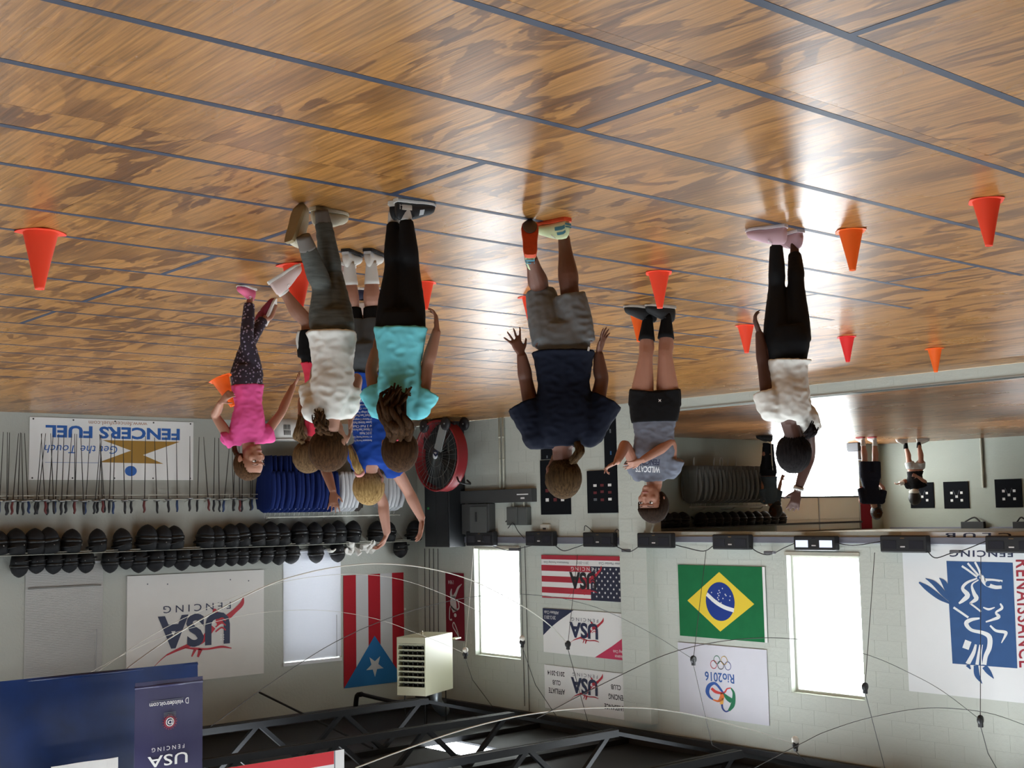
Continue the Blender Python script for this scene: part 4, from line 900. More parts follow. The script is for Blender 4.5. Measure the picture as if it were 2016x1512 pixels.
legwear(p, 'leggings', cloth('black_legging', (20, 20, 22)), [[hl, hl+(kl-hl)*0.4, kl, kl+(nl-kl)*0.3-A*0.012, nl+(kl-nl)*0.22], [hr, hr+(kr-hr)*0.4, kr, kr+(nr-kr)*0.3-A*0.012, nr+(kr-nr)*0.14]], [[0.055, 0.050, 0.034, 0.034, 0.026]]*2, t1=0.40, grow=0.006)
MPK = mat('shoe_pink_knit', (206, 170, 178), 0.7); MPS = mat('shoe_pinkish_white', (214, 202, 204), 0.5)
shoe(p.root, hL, tL, Z_, 0.09, MPK, MPS, lace=MPS); shoe(p.root, hR, tR, Z_, 0.09, MPK, MPS, lace=MPS)
w = J(1571, 965, 0.26); e_ = J(1594, 895, 0.22); dd = (w-e_).normalized(); obj('bracelet', lathe(bmesh.new(), [(0.026, -0.012), (0.032, -0.012), (0.033, 0), (0.032, 0.012), (0.026, 0.012)], 18, w-dd*0.012, dd), mat('bracelet_beads', (190, 186, 180), 0.3, metal=0.5), p.root, True)

# ---------------------------------------------------------------- small girl in pink holding a cone
p = Person('small girl in a pink tee and dark floral leggings carrying an orange cone', (490, 566), 1.36, skin=SK_A); J = p.J
hl, hr = J(500, 742, 0.02), J(471, 742, -0.02); sl, sr = J(519, 858, 0.06), J(452, 862, -0.04)
p.build((hl, hr), (sl, sr), J(489, 873, 0.0), J(492, 909, -0.02), (T_*0.55 - RT*0.85), Z_, 0.215, None, bodyF=(T_*0.55 - RT*0.8).normalized())
kl, kr = J(486, 664, -0.06), J(484, 686, 0.0); nl, nr = J(491, 596, 0.0), J(519, 627, 0.18)
p.leg(hl, kl, nl, 0.84); p.leg(hr, kr, nr, 0.84)
u = (T_*0.9+RT*0.35).normalized(); hL = Vector((nl.x, nl.y, 0))-u*0.06; tL = hL+u*0.20; tR, hR = J(546, 590, 0.24), J(524, 640, 0.2)
p.foot(nl, hL, tL); limb(p.bm, [nr, hR+(tR-hR)*0.3-RT*0.01, hR+(tR-hR)*0.8-RT*0.01], [0.020*p.h, 0.013*p.h, 0.009*p.h])
p.arm(sr, J(424, 818, -0.06), J(435, 792, -0.26), J(452, 774, -0.30), T_*0.9+RT*0.3, Z_*0.8+RT*0.1, curl=0.75, L=0.14)
p.arm(sl, J(552, 815, 0.16), J(577, 760, 0.34), J(588, 744, 0.4), Z_*0.6-RT*0.5, T_*0.5, curl=0.3)
M = hairmat('hair_brown', (42, 28, 17), (90, 62, 38)); hr_ = p.finish(M, dict(nape=-0.26, line=0.30, seed=24, thick=0.05), face=True)
bm = bmesh.new(); lock(bm, [J(466, 895, 0.04), J(461, 884, 0.06), J(463, 870, 0.05), J(467, 858, 0.03)], 0.026, 0.008, 8, 0.7, 5, 0.006, 8); obj('ponytail', bm, M, hr_, True)
tee(p, 0.16, 0.013, J(487, 757), cloth('hot_pink_jersey', (220, 86, 148)), ((sl, J(532, 852, 0.09), 0.046, 0.056), (sr, J(441, 868, -0.05), 0.046, 0.050)), amp=0.006, seed=25, dw=0.010)
def floral():
    m = mat('dark_floral_print', (52, 44, 58), 0.8); nt = m.node_tree; N = nt.nodes; L = nt.links; b = N['Principled BSDF']
    tc = N.new('ShaderNodeTexCoord'); v = N.new('ShaderNodeTexVoronoi'); v.inputs['Scale'].default_value = 42; L.new(tc.outputs['Object'], v.inputs['Vector'])
    lt = N.new('ShaderNodeMath'); lt.operation = 'LESS_THAN'; lt.inputs[1].default_value = 0.32; L.new(v.outputs['Distance'], lt.inputs[0])
    mx = N.new('ShaderNodeMix'); mx.data_type = 'RGBA'; mx.inputs[6].default_value = (*lin((46, 38, 52)), 1); mx.inputs[7].default_value = (*lin((150, 140, 164)), 1); L.new(lt.outputs[0], mx.inputs[0]); L.new(mx.outputs[2], b.inputs['Base Color'])
    return m
legwear(p, 'leggings', floral(), [[hl, hl+(kl-hl)*0.4, kl, kl+(nl-kl)*0.3, nl+(kl-nl)*0.04], [hr, hr+(kr-hr)*0.4, kr, kr+(nr-kr)*0.3, nr+(kr-nr)*0.05]], [[0.052, 0.049, 0.037, 0.036, 0.030]]*2, amp=0.003)
MPI = mat('shoe_hot_pink', (206, 84, 122), 0.6); MMA = mat('shoe_maroon', (140, 48, 72), 0.6)
shoe(p.root, hL, tL, Z_, 0.085, MPI, MSW, lace=MSW); shoe(p.root, hR, tR, (RT*0.95+Z_*0.2), 0.085, MMA, MSW, lace=MSW)
P_PINK = p

# ---------------------------------------------------------------- lettering on shirts, wrapped onto the cloth surface
from mathutils.bvhtree import BVHTree
def project_text(p, shirt, s, quad, material, name='lettering', spacing=1.0, bold=0.0, eps=0.0025):
    me = shirt.data; bv = BVHTree.FromPolygons([v.co for v in me.vertices], [tuple(q.vertices) for q in me.polygons])
    bl, br, tl = [Vector(q) for q in quad]; vs, fs = text_data(s, spacing, bold); bm = bmesh.new(); V = []
    for u, v in vs:
        q = bl+(br-bl)*u+(tl-bl)*v; d = ray(q.x, q.y).normalized(); hit = bv.ray_cast(CP, d)
        V.append(bm.verts.new((hit[0] - d*eps) if hit[0] is not None else onD(q.x, q.y, p.D)))
    for f in fs:
        try: bm.faces.new([V[i] for i in f])
        except ValueError: pass
    return obj(name, bm, material, shirt)
M_PRW = mat('print_white', (224, 226, 228), 0.6); M_PRN = mat('print_navy', (34, 36, 66), 0.6)
project_text(P_BOY, boy_shirt, 'WILDCATS', ((1300, 919), (1252, 917), (1299, 931)), M_PRW, bold=0.02)
project_text(P_BOY, boy_shirt, 'FENCING', ((1299, 904), (1252, 904), (1298, 916)), M_PRN, bold=0.03)
project_text(P_BOY, [o for o in P_BOY.root.children if o.name.startswith('shorts')][0], ')(', ((1302, 786), (1296, 786), (1302, 791)), M_PRW, 'maker_mark', bold=0.05)
for k, s in enumerate(('Renaissance Fencing Club', '# 1 National Fencing Club', '23 SYC Medals', '11 National Team Fencers', '# 2 Foil Club', 'Summer Nationals Medals', '17 National Champions', '5 World Team Members', '28 College Fencers', '14 Junior Olympic', '9 Regional Titles', '31 Top Eight Finals', '3 Olympic Coaches')):
    y = 866 - k*7.0; w = 38 if k != 2 else 24
    project_text(P_BLUE, blue_shirt, s, ((732, y-2), (732-w, y-2+1), (732, y+3)), M_PRW)
# ================================================================== TRAINING CONES
def cone_parts(root, col, b=0.092, r0=0.074, r1=0.020, hgt=0.26):
    # warped square flange with rounded corners, slightly bowed
    bm = bmesh.new(); n = 32; lo = []
    for z, k in ((0.002, 0.70), (0.0, 1.0), (0.003, 1.0), (0.006, 0.70)):
        lp = []
        for i in range(n):
            t = 2*pi*i/n; q = 0.45; x = math.copysign(abs(cos(t))**q, cos(t)); y = math.copysign(abs(sin(t))**q, sin(t))
            lp.append(Vector((x*b*k, y*b*k, z + (0.010*(abs(x*y))**2 if k == 1.0 else 0))))
        lo.append(lp)
    rings(bm, lo); local('flange', bm, col, root)
    bm = bmesh.new(); seg = 28
    prof = [(r0*1.03, 0.004), (r0, 0.012), ((r0+r1)/2, hgt*0.5), (r1*1.08, hgt*0.96), (r1, hgt), (r1-0.004, hgt), (r1-0.003, hgt*0.93)]
    rings(bm, [[Vector((r*cos(2*pi*k/seg), r*sin(2*pi*k/seg), h)) for k in range(seg)] for r, h in prof], cap=False); local('cone_body', bm, col, root, True)
def conemat(n, rgb): return mat(n, rgb, 0.42, spec=0.4, trans=0.25)
CO, CR, CC = conemat('cone_orange', (255, 118, 40)), conemat('cone_red_orange', (255, 88, 58)), conemat('cone_red', (250, 62, 62))
cones = [((80, 457), 570, CR, 'red-orange cone standing alone near the fencing supplies banner', 0.3), ((586, 523), 622, CR, 'red-orange cone behind the raised white sneaker', 0.5), ((838, 556), 606, CR, 'red-orange cone half hidden by the turquoise girl\'s legs', 0.2), ((1046, 585), 648, CR, 'red-orange cone half hidden by the striding navy figure\'s knee', 0.9),
         ((1297, 536), 607, CR, 'red-orange cone right before the boy\'s black shoes', 0.1), ((1257, 611), 673, CO, 'orange cone behind the boy\'s black shoes', 0.6), ((1468, 641), 695, CR, 'red-orange cone beside the lowered hand of the girl in pink shoes', 0.4), ((1667, 663), 713, CC, 'small red cone out on the open floor', 0.1),
         ((1675, 454), 533, CO, 'bright orange cone next to the girl in pink shoes', 0.1), ((1942, 394), 485, CR, 'red-orange cone at the edge of the picture, nearest to the camera', 0.25), ((1840, 686), 733, CO, 'orange cone standing just before the low kerb', 0.0)]
for (bx_, by_), ty, m, lab, rz in cones:
    b = onz(bx_, by_); d = ray(bx_, ty); k = sqrt((b.x**2+b.y**2)/(d.x**2+d.y**2)); hz = max(0.2, min(0.36, CAMH + d.z*k))
    e = empty('training_cone', b, lab, 'cone', 'training cones'); cone_parts(e, m); e.rotation_euler = (0, 0, YAW + rz); e.scale = (hz/0.26,)*3
e = empty('training_cone', (0, 0, 0), 'bright orange cone held tip-up in the pink girl\'s hand', 'cone', 'training cones'); cone_parts(e, CO)
p = P_PINK; b0, t0 = p.J(433, 744, -0.20), p.J(458, 800, -0.20); ax = (t0-b0); sc_ = ax.length/0.26; e.location = b0; e.rotation_mode = 'QUATERNION'; e.rotation_quaternion = ax.to_track_quat('Z', 'Y'); e.scale = (sc_,)*3
# ================================================================== PEOPLE IN THE ROOM BEYOND
M_MESH = mat('mask_black_mesh', (20, 21, 23), 0.5, bump=0.3, bscale=300); M_BIB = mat('mask_grey_bib', (40, 42, 44), 0.6); M_BIBW = mat('mask_white_bib', (206, 206, 198), 0.7)
def worn_mask(p, bibm):
    F = (p.hdF - p.hdU*p.hdF.dot(p.hdU)).normalized(); S = F.cross(p.hdU); U = p.hdU; hh = p.hh
    m = obj('fencing_mask', ellipsoid(bmesh.new(), p.hd + F*(0.08*hh) + U*(0.02*hh), S, F, U, 0.46*hh, 0.55*hh, 0.60*hh, 20, 14), M_MESH, p.root, True)
    obj('bib', ellipsoid(bmesh.new(), p.hd + F*(0.12*hh) - U*(0.48*hh), S, F, U, 0.40*hh, 0.42*hh, 0.26*hh, 16, 8), bibm, m, True)
    obj('back_strap', tube(bmesh.new(), [p.hd - S*(0.45*hh) + U*0.02, p.hd - F*(0.50*hh) + U*0.03, p.hd + S*(0.45*hh) + U*0.02], 0.018, 8, 5), M_BIB, m, True); return m
# adult in navy seen from behind
p = Person('person in navy shirt, navy shorts and a black fencing mask beside the bright doorway', (1706, 860), 1.80, zf=ZCURB, vox=0.012, skin=SK_A); J = p.J
hl, hr = J(1723, 940), J(1703, 940); sl, sr = J(1735, 985), J(1700, 985)
p.build((hl, hr), (sl, sr), J(1721, 995, 0.03), J(1726, 1008, 0.08), A, Z_, 0.235, None, bodyF=A)
kl, kr = J(1723, 905), J(1702, 905); nl, nr = J(1722, 869), J(1699, 869); p.leg(hl, kl, nl, 1.1); p.leg(hr, kr, nr, 1.1)
p.arm(sl, J(1739, 962, 0.05), J(1727, 948, 0.25), J(1722, 942, 0.3), -RT, Z_, curl=0.5); p.arm(sr, J(1695, 962, 0.1), J(1693, 980, 0.3), J(1692, 988, 0.34), RT, Z_, curl=0.5)
p.finish(MATS['hair_dark_brown'], dict(nape=-0.3)); mk_ = worn_mask(p, M_BIB)
tee(p, 0.18, 0.025, J(1714, 940), cloth('deep_navy_jersey', (28, 32, 46)), ((sl, J(1739, 966, 0.04), 0.045, 0.046), (sr, J(1695, 962, 0.08), 0.045, 0.046)), amp=0.006)
bm = bmesh.new(); ell_loft(bm, p.torso_rows(0, 0.24, 0.03), 20)
for a, k in ((hl, kl), (hr, kr)): limb(bm, [a, a+(k-a)*0.5, k+(a-k)*0.1], [0.07*p.h, 0.07*p.h, 0.066*p.h])
p.garment('shorts', bm, cloth('dark_navy_shorts', (32, 36, 50)), vox=0.014)
fd = (A*0.8+RT*0.3).normalized()
for n in (nl, nr):
    band(p, 'sock', n+Z_*0.10, n-Z_*0.03, 0.034, 0.026, MW); h_ = Vector((n.x, n.y, ZCURB)) - fd*0.05; shoe(p.root, h_, h_+fd*0.29, Z_, 0.10, MSW, mat('shoe_red_sole', (186, 40, 50), 0.6))
# fencer in black facing the door
p = Person('fencer in a black tee and pale shorts with white-bibbed mask, arm extended', (1797, 864), 1.72, zf=ZCURB, vox=0.012, skin=SK_A); J = p.J
hl, hr = J(1812, 921), J(1793, 921); sl, sr = J(1815, 954, -0.05), J(1789, 956, 0.05)
p.build((hl, hr), (sl, sr), J(1803, 966, -0.03), J(1802, 980, -0.06), (RT*0.8-A*0.5), Z_, 0.235, None, bodyF=(RT*0.75-A*0.6).normalized())
kl, kr = J(1813, 905, -0.1), J(1789, 905, -0.02); nl, nr = J(1809, 873), J(1783, 875); p.leg(hl, kl, nl, 1.05); p.leg(hr, kr, nr, 1.05)
p.arm(sl, J(1822, 949, -0.1), J(1806, 938, -0.35), J(1801, 936, -0.4), -A, Z_, curl=0.4); p.arm(sr, J(1783, 946, 0.05), J(1773, 951, 0.05), J(1767, 953, 0.05), Z_, -A, curl=0.8)
p.finish(MATS['hair_dark_brown'], dict(nape=-0.3)); worn_mask(p, M_BIBW)
tee(p, 0.2, 0.022, J(1802, 928), cloth('black_jersey', (20, 20, 23)), ((sl, J(1822, 950, -0.09), 0.045, 0.046), (sr, J(1785, 950, 0.05), 0.045, 0.046)), amp=0.006)
bm = bmesh.new(); ell_loft(bm, p.torso_rows(0, 0.22, 0.014), 20)
for a, k in ((hl, kl), (hr, kr)): limb(bm, [a, a+(k-a)*0.5, k+(a-k)*0.25], [0.064*p.h, 0.064*p.h, 0.06*p.h])
p.garment('shorts', bm, cloth('pale_grey_shorts', (176, 182, 182)), vox=0.014)
band(p, 'glove', J(1779, 949, 0.05), J(1771, 952, 0.05), 0.034, 0.030, MW)
for n, f_ in ((nl, (-RT*0.8-A*0.2)), (nr, (RT*0.9-A*0.2))):
    f_ = f_.normalized(); band(p, 'sock', n+Z_*0.10, n-Z_*0.03, 0.033, 0.026, MKS); h_ = Vector((n.x, n.y, ZCURB)) - f_*0.05; shoe(p.root, h_, h_+f_*0.29, Z_, 0.10, MSW, MSW)
# fencer half hidden behind the girl with the raised arm
p = Person('masked fencer in a blue-grey tee and striped black track pants, half hidden by the girl', (1509, 864), 1.72, zf=ZCURB, vox=0.012, skin=SK_A, D=27.2); J = p.J
g = onz(1509, 864, ZCURB); foot = onD(1509, 868, p.D)
zz = lambda q: q
hl, hr = J(1520, 933), J(1505, 933); sl, sr = J(1529, 985), J(1505, 985)
p.build((hl, hr), (sl, sr), J(1518, 993, 0.02), J(1526, 1004, 0.0), (-RT*0.7+A*0.5), Z_, 0.235, None, bodyF=(-RT*0.7+A*0.5).normalized())
nl, nr = J(1517, 874), J(1508, 872); kl, kr = J(1518, 905), J(1507, 905); p.leg(hl, kl, nl, 1.05); p.leg(hr, kr, nr, 1.05)
p.arm(sl, J(1534, 962), J(1538, 945, 0.2), J(1540, 940, 0.25), A, Z_, curl=0.6); p.arm(sr, J(1502, 960), J(1503, 940, 0.1), J(1504, 933, 0.15), RT, Z_, curl=0.6)
p.finish(MATS['hair_dark_brown'], dict(nape=-0.3)); worn_mask(p, M_BIB)
tee(p, 0.2, 0.025, J(1514, 938), cloth('blue_grey_jersey', (72, 88, 100)), ((sl, J(1534, 965), 0.046, 0.048), (sr, J(1502, 963), 0.046, 0.048)), amp=0.006)
bm = bmesh.new(); ell_loft(bm, p.torso_rows(0, 0.22, 0.014), 20)
for a, k, n in ((hl, kl, nl), (hr, kr, nr)): limb(bm, [a, a+(k-a)*0.5, k, n], [0.062*p.h, 0.06*p.h, 0.048*p.h, 0.04*p.h])
tp = p.garment('track_pants', bm, cloth('black_track_pant', (24, 26, 32)), vox=0.014)
obj('side_stripe', tube(bmesh.new(), [hl-RT*0.0-A*0.10, kl-A*0.085, nl-A*0.07], 0.012, 6, 3), cloth('white_stripe', (220, 220, 214)), tp, True)
zl = min(nl.z, nr.z)-0.09
for n in (nl, nr):
    f_ = (RT*0.8-A*0.3).normalized(); h_ = Vector((n.x, n.y, ZCURB)) - f_*0.05; shoe(p.root, h_, h_+f_*0.28, Z_, 0.10, MSH, MSH)
# ================================================================== ALONG THE RIGHT WALL
class Sheet:      # a flat hung thing; u runs left to right as it reads, v runs up
    def __init__(s, plane, pos, xl, xr, yb, yt, nrm):
        fn = (lambda x, y: onY(x, y, pos)) if plane == 'Y' else (lambda x, y: onX(x, y, pos))
        xm, ym = (xl+xr)/2, (yb+yt)/2; L, R, B, T = fn(xl, ym), fn(xr, ym), fn(xm, yb), fn(xm, yt); s.n = nrm
        if plane == 'Y': s.o = Vector((L.x, pos, B.z)); s.r = Vector((R.x-L.x, 0, 0))
        else: s.o = Vector((pos, L.y, B.z)); s.r = Vector((0, R.y-L.y, 0))
        s.u = Vector((0, 0, T.z-B.z)); s.W = s.r.length; s.H = s.u.length
    def __call__(s, u, v): return s.o + s.r*u + s.u*v
    def base(s, name, material, label, cat, off=0.006, group=None, th=0.004, wave=0.0, nx=16, ny=10):
        bm = bmesh.new(); 
        def pt(i, j, k):
            u, v = i/nx, j/ny; w = wave*sin(u*9+v*3)*(0.3+0.7*(1-v)) if wave else 0
            return s(u, v) + s.n*(off + k*th + w)
        F_ = [[bm.verts.new(pt(i, j, 1)) for i in range(nx+1)] for j in range(ny+1)]; B_ = [[bm.verts.new(pt(i, j, 0)) for i in range(nx+1)] for j in range(ny+1)]
        for j in range(ny):
            for i in range(nx):
                bm.faces.new((F_[j][i], F_[j][i+1], F_[j+1][i+1], F_[j+1][i])); bm.faces.new((B_[j][i], B_[j+1][i], B_[j+1][i+1], B_[j][i+1]))
        for i in range(nx):
            bm.faces.new((F_[0][i], B_[0][i], B_[0][i+1], F_[0][i+1])); bm.faces.new((F_[ny][i], F_[ny][i+1], B_[ny][i+1], B_[ny][i]))
        for j in range(ny):
            bm.faces.new((F_[j][0], F_[j+1][0], B_[j+1][0], B_[j][0])); bm.faces.new((F_[j][nx], B_[j][nx], B_[j+1][nx], F_[j+1][nx]))
        s.root = tag(obj(name, bm, material), label, cat, group); s.off = off+th; return s.root
    def P(s, name, pts, m, lv=1): return poly(name, pts, s, m, s.root, s.n, s.off+0.0022*lv)
    def Ps(s, name, pl, m, lv=1): return polys(name, pl, s, m, s.root, s.n, s.off+0.0022*lv)
    def S(s, name, lst, m, lv=1, per=5):
        # widths are in v units scaled to metres: ribbon built in metres so that strokes keep their width
        k = s.H/s.W; bm = bmesh.new()
        for pts, w in lst:
            l, r = ribbon_pts([(x/k, y) for x, y in pts], w, per)
            vl = [bm.verts.new(s(p[0]*k, p[1])+s.n*(s.off+0.0022*lv)) for p in l]; vr = [bm.verts.new(s(p[0]*k, p[1])+s.n*(s.off+0.0022*lv)) for p in r]
            for i in range(len(vl)-1): bm.faces.new((vl[i], vr[i], vr[i+1], vl[i+1]))
        return obj(name, bm, m, s.root)
    def T(s, txt, u0, u1, v0, v1, m, lv=1, name='lettering', slant=0.0, rot=False, **k):
        q = ((u0, v0), (u1, v0), (u0+slant, v1)) if not rot else ((u0, v0), (u0, v1), (u1, v0))
        return text(name, txt, q, s, m, s.root, s.n, s.off+0.0022*lv, **k)
    def sub(s, u0, u1, v0, v1):
        t = Sheet.__new__(Sheet); t.o = s(u0, v0); t.r = s.r*(u1-u0); t.u = s.u*(v1-v0); t.n = s.n; t.W = t.r.length; t.H = t.u.length; t.root = s.root; t.off = s.off; return t
def disc(cx, cy, rx, ry, n=28): return [(cx+rx*cos(2*pi*k/n), cy+ry*sin(2*pi*k/n)) for k in range(n)]
def star(cx, cy, r, k=1.0, rot=0.0): return [(cx+(r if i % 2 == 0 else r*0.4)*sin(rot+pi*i/5)*k, cy+(r if i % 2 == 0 else r*0.4)*cos(rot+pi*i/5)) for i in range(10)]
V_WHITE = mat('banner_white_vinyl', (226, 226, 224), 0.45, bump=0.12, bscale=6); V_NAVY = mat('print_deep_navy', (34, 42, 72), 0.5); V_RED = mat('print_red', (178, 36, 52), 0.5); V_GREY = mat('print_grey', (90, 94, 104), 0.5); V_BLK = mat('print_black', (30, 30, 34), 0.5)
V_BLUE = mat('print_blue', (34, 92, 168), 0.5); V_GOLD = mat('print_gold', (156, 118, 44), 0.5); V_TAN = mat('print_tan', (170, 128, 104), 0.5)
def usa_logo(s, dark=None, grey=None, outline=False):
    dark = dark or V_NAVY
    s.T('FENCING', 0.15, 0.92, 0.0, 0.15, grey or dark, 2, spacing=1.5)
    s.S('fencer_figure', [([(0.0, -0.08), (0.02, 0.06), (0.10, 0.20), (0.20, 0.34), (0.32, 0.42)], [0.02, 0.10, 0.10, 0.13, 0.16]), ([(0.30, 0.30), (0.34, 0.16), (0.36, 0.20)], [0.10, 0.08, 0.02]),
        ([(0.36, 0.50), (0.48, 0.78), (0.60, 0.84), (0.74, 0.92), (0.88, 1.02)], [0.16, 0.12, 0.09, 0.06, 0.03]), ([(0.88, 1.02), (0.95, 1.12), (1.02, 1.24)], [0.02, 0.015, 0.008]),
        ([(0.14, 1.0), (0.26, 0.95), (0.42, 0.97), (0.56, 0.94), (0.68, 0.90)], [0.02, 0.05, 0.04, 0.05, 0.02]), ([(0.50, 0.96), (0.53, 1.12)], [0.10, 0.05]), ([(0.56, 0.96), (0.60, 1.10)], [0.06, 0.03])], V_RED, 2)
    s.T('USA', 0.16, 0.98, 0.20, 0.90, dark, 3, bold=0.035)
    s.S('cape_stripes', [([(0.21, 0.40+0.10*k), (0.26, 0.34+0.10*k), (0.33, 0.42+0.10*k)], [0.03, 0.035, 0.03]) for k in range(3)], V_RED, 4)
    s.Ps('stars', [star(0.235+0.03*(k % 2), 0.70+0.05*(k//2), 0.022, s.H/s.W) for k in range(6)], V_WHITE, 4)
# ---------------------------------------------------------------- supplies banner near the floor
s = Sheet('X', XR, 57, 380, 817, 944, NRIGHT); s.o, s.r = s.o + s.r, -s.r   # px 57 is the right end when upright
s = Sheet('X', XR, 380, 57, 826, 945, NRIGHT); s.o.z = max(s.o.z, 0.03)
s.base('vinyl_banner', V_WHITE, 'white vinyl banner with blue FENCERS FUEL lettering low on the wall', 'banner')
s.T('FENCERS FUEL', 0.09, 0.91, 0.12, 0.32, V_BLUE, 1, bold=0.035); s.T('www.fencersfuel.com', 0.30, 0.66, 0.03, 0.10, V_TAN, 1)
s.T('Get the Touch', 0.48, 0.91, 0.44, 0.57, V_BLUE, 1, slant=0.01)
s.P('emblem', [(0.09, 0.345), (0.575, 0.345), (0.40, 0.51), (0.595, 0.71), (0.195, 0.725), (0.325, 0.58)], V_GOLD, 1)
s.S('rule', [([(0.6, 0.72), (0.91, 0.72)], 0.006)], V_BLUE, 1)
s.P('emblem_head', disc(0.40, 0.85, 0.037, 0.085), V_BLUE, 1)
for u in (0.02, 0.26, 0.5, 0.75, 0.98):
    for v in (0.03, 0.97): obj('grommet', lathe(bmesh.new(), [(0.006, 0), (0.014, 0), (0.014, 0.003), (0.006, 0.003)], 10, s(u, v)+s.n*0.010, s.n), mat('grommet_dark', (70, 70, 70), 0.4, metal=0.7), s.root)
# ---------------------------------------------------------------- USA FENCING sign
s = Sheet('X', XR, 518, 248, 1128, 1340, NRIGHT)
s.base('painted_sign', mat('sign_white', (206, 204, 200), 0.55, vary=0.04), 'large white wall sign with a red and navy USA FENCING logo', 'sign', th=0.02)
usa_logo(s.sub(0.16, 0.80, 0.29, 0.73))
for u, v in ((0.86, 0.08), (0.72, 0.09), (0.12, 0.1), (0.26, 0.08)): obj('screw', lathe(bmesh.new(), [(0.012, 0), (0.012, 0.004)], 8, s(u, v)+s.n*0.027, s.n), V_GREY, s.root)
# ---------------------------------------------------------------- flag with stripes and a star, hung by its side
s = Sheet('X', XR, 795, 676, 1130, 1348, NRIGHT); M_FR = cloth('flag_red', (156, 30, 40)); M_FW = cloth('flag_white', (180, 180, 182)); M_FB = cloth('flag_blue', (38, 98, 150))
s.base('striped_flag', M_FR, 'red and white striped flag with a star on a blue triangle, hung vertically', 'flag')
for u0 in (0.2, 0.6): s.P('white_stripe', [(u0, 0), (u0+0.2, 0), (u0+0.2, 1), (u0, 1)], M_FW)
s.P('blue_triangle', [(0, 1.0), (1.0, 1.0), (0.5, 0.56)], M_FB, 2); s.P('white_star', star(0.5, 0.83, 0.10, s.H/s.W*1.0), M_FW, 3)
# ---------------------------------------------------------------- weapon rack and weapons
M_WIRE = mat('rack_white_wire', (176, 176, 166), 0.4, metal=0.2); M_BLADE = mat('blade_steel', (62, 60, 58), 0.4, metal=0.6); M_GUARD = mat('guard_steel', (150, 150, 148), 0.3, metal=0.9); M_GRIP = mat('grip_black', (26, 26, 30), 0.6); M_GRIPR = mat('grip_maroon', (92, 34, 34), 0.6); M_GRIPB = mat('grip_blue', (34, 56, 96), 0.6)
WX = XR-0.20; zr = onX(250, 984, WX).z; y0, y1 = onX(-40, 984, WX).y, onX(516, 984, WX).y
e = empty('weapon_rack', (XR, (y0+y1)/2, zr), 'long pale wire rail on the wall holding the row of fencing blades', 'rack')
for dz in (0, -0.075): obj('rail', rod((WX, y0, zr+dz), (WX, y1, zr+dz), 0.008, 8), M_WIRE, e)
obj('back_rail', rod((XR-0.04, y0, zr-0.02), (XR-0.04, y1, zr-0.02), 0.010, 8), mat('rack_grey_bar', (110, 110, 104), 0.4, metal=0.5), e)
n = 13
for k in range(n):
    y = y0+(y1-y0)*(k+0.3)/n; bm = bmesh.new(); tube(bm, [(WX, y, zr), (WX, y, zr-0.075)], 0.008, 6); tube(bm, [(WX, y, zr), (XR-0.002, y, zr+0.04)], 0.007, 6); obj('bracket', bm, M_WIRE, e)
def weapon(gm):
    r = empty('fencing_weapon', (0, 0, 0), 'fencing weapon hanging point-down from the wire rail on the wall', 'weapon', 'fencing weapons on the rack')
    local('blade', tube(bmesh.new(), [(0, 0, 0.0), (0, 0, -0.5), (0.004, 0, -1.06)], [0.0085, 0.007, 0.0045], 6), M_BLADE, r)
    local('guard', lathe(bmesh.new(), [(0.062, -0.026), (0.052, -0.004), (0.012, 0.008), (0.0, 0.010)], 14), M_GUARD, r, True)
    local('grip', tube(bmesh.new(), [(0, 0, 0.0), (0.012, 0, 0.08), (-0.006, 0, 0.15), (0.014, 0, 0.195)], [0.016, 0.022, 0.019, 0.013], 8, 3), gm, r, True); return r
protos = [weapon(M_GRIP), weapon(M_GRIPR), weapon(M_GRIPB)]; used = set(); rnd = random.Random(3)
wx = [2, 12, 18, 24, 38, 44, 58, 70, 78, 87, 98, 104, 112, 120, 134, 146, 150, 163, 172, 186, 196, 200, 208, 214, 226, 244, 262, 283, 312, 330, 352, 372, 392, 408, 424, 430, 445, 458, 463, 470, 480, 492, 500]
for k, x in enumerate(wx):
    i = 0 if k % 3 else (1 if k % 2 else 2)
    r = protos[i] if i not in used else copy_tree(protos[i]); used.add(i)
    c = onX(x, 984, WX); r.location = (WX-0.03 if k % 2 else WX+0.06, c.y, zr+rnd.uniform(0.0, 0.03)); r.rotation_euler = (radians(rnd.choice((-7, -3, -1.5, 0, 1, 2, 3, 7))*(0.6 if x > 220 else 1)), radians(rnd.uniform(0, 3)), rnd.uniform(0, 6.28)); r['label'] = '%s fencing weapon from the picture\'s left hanging on the wire rail' % ORD[k]
# ---------------------------------------------------------------- mask shelf and masks
SXF = XR-0.30; zs = onX(300, 1084, SXF).z; y0, y1 = onX(-60, 1084, SXF).y, onX(832, 1075, SXF).y; y1 = min(y1, YF-0.05)
e = empty('mask_shelf', (XR, (y0+y1)/2, zs), 'long white wire shelf lined with black fencing masks above and below', 'shelf')
for dx in (0.0, 0.075, 0.15, 0.225): obj('shelf_wire', rod((SXF+dx, y0, zs), (SXF+dx, y1, zs), 0.006, 6), M_WIRE, e)
obj('front_lip', rod((SXF, y0, zs-0.03), (SXF, y1, zs-0.03), 0.006, 6), M_WIRE, e)
for k in range(10):
    y = y0+(y1-y0)*(k+0.5)/10; bm = bmesh.new(); tube(bm, [(SXF, y, zs), (XR-0.002, y, zs), (XR-0.002, y, zs-0.2)], 0.006, 6); tube(bm, [(SXF, y, zs-0.01), (XR-0.004, y, zs-0.2)], 0.006, 6); obj('bracket', bm, M_WIRE, e)
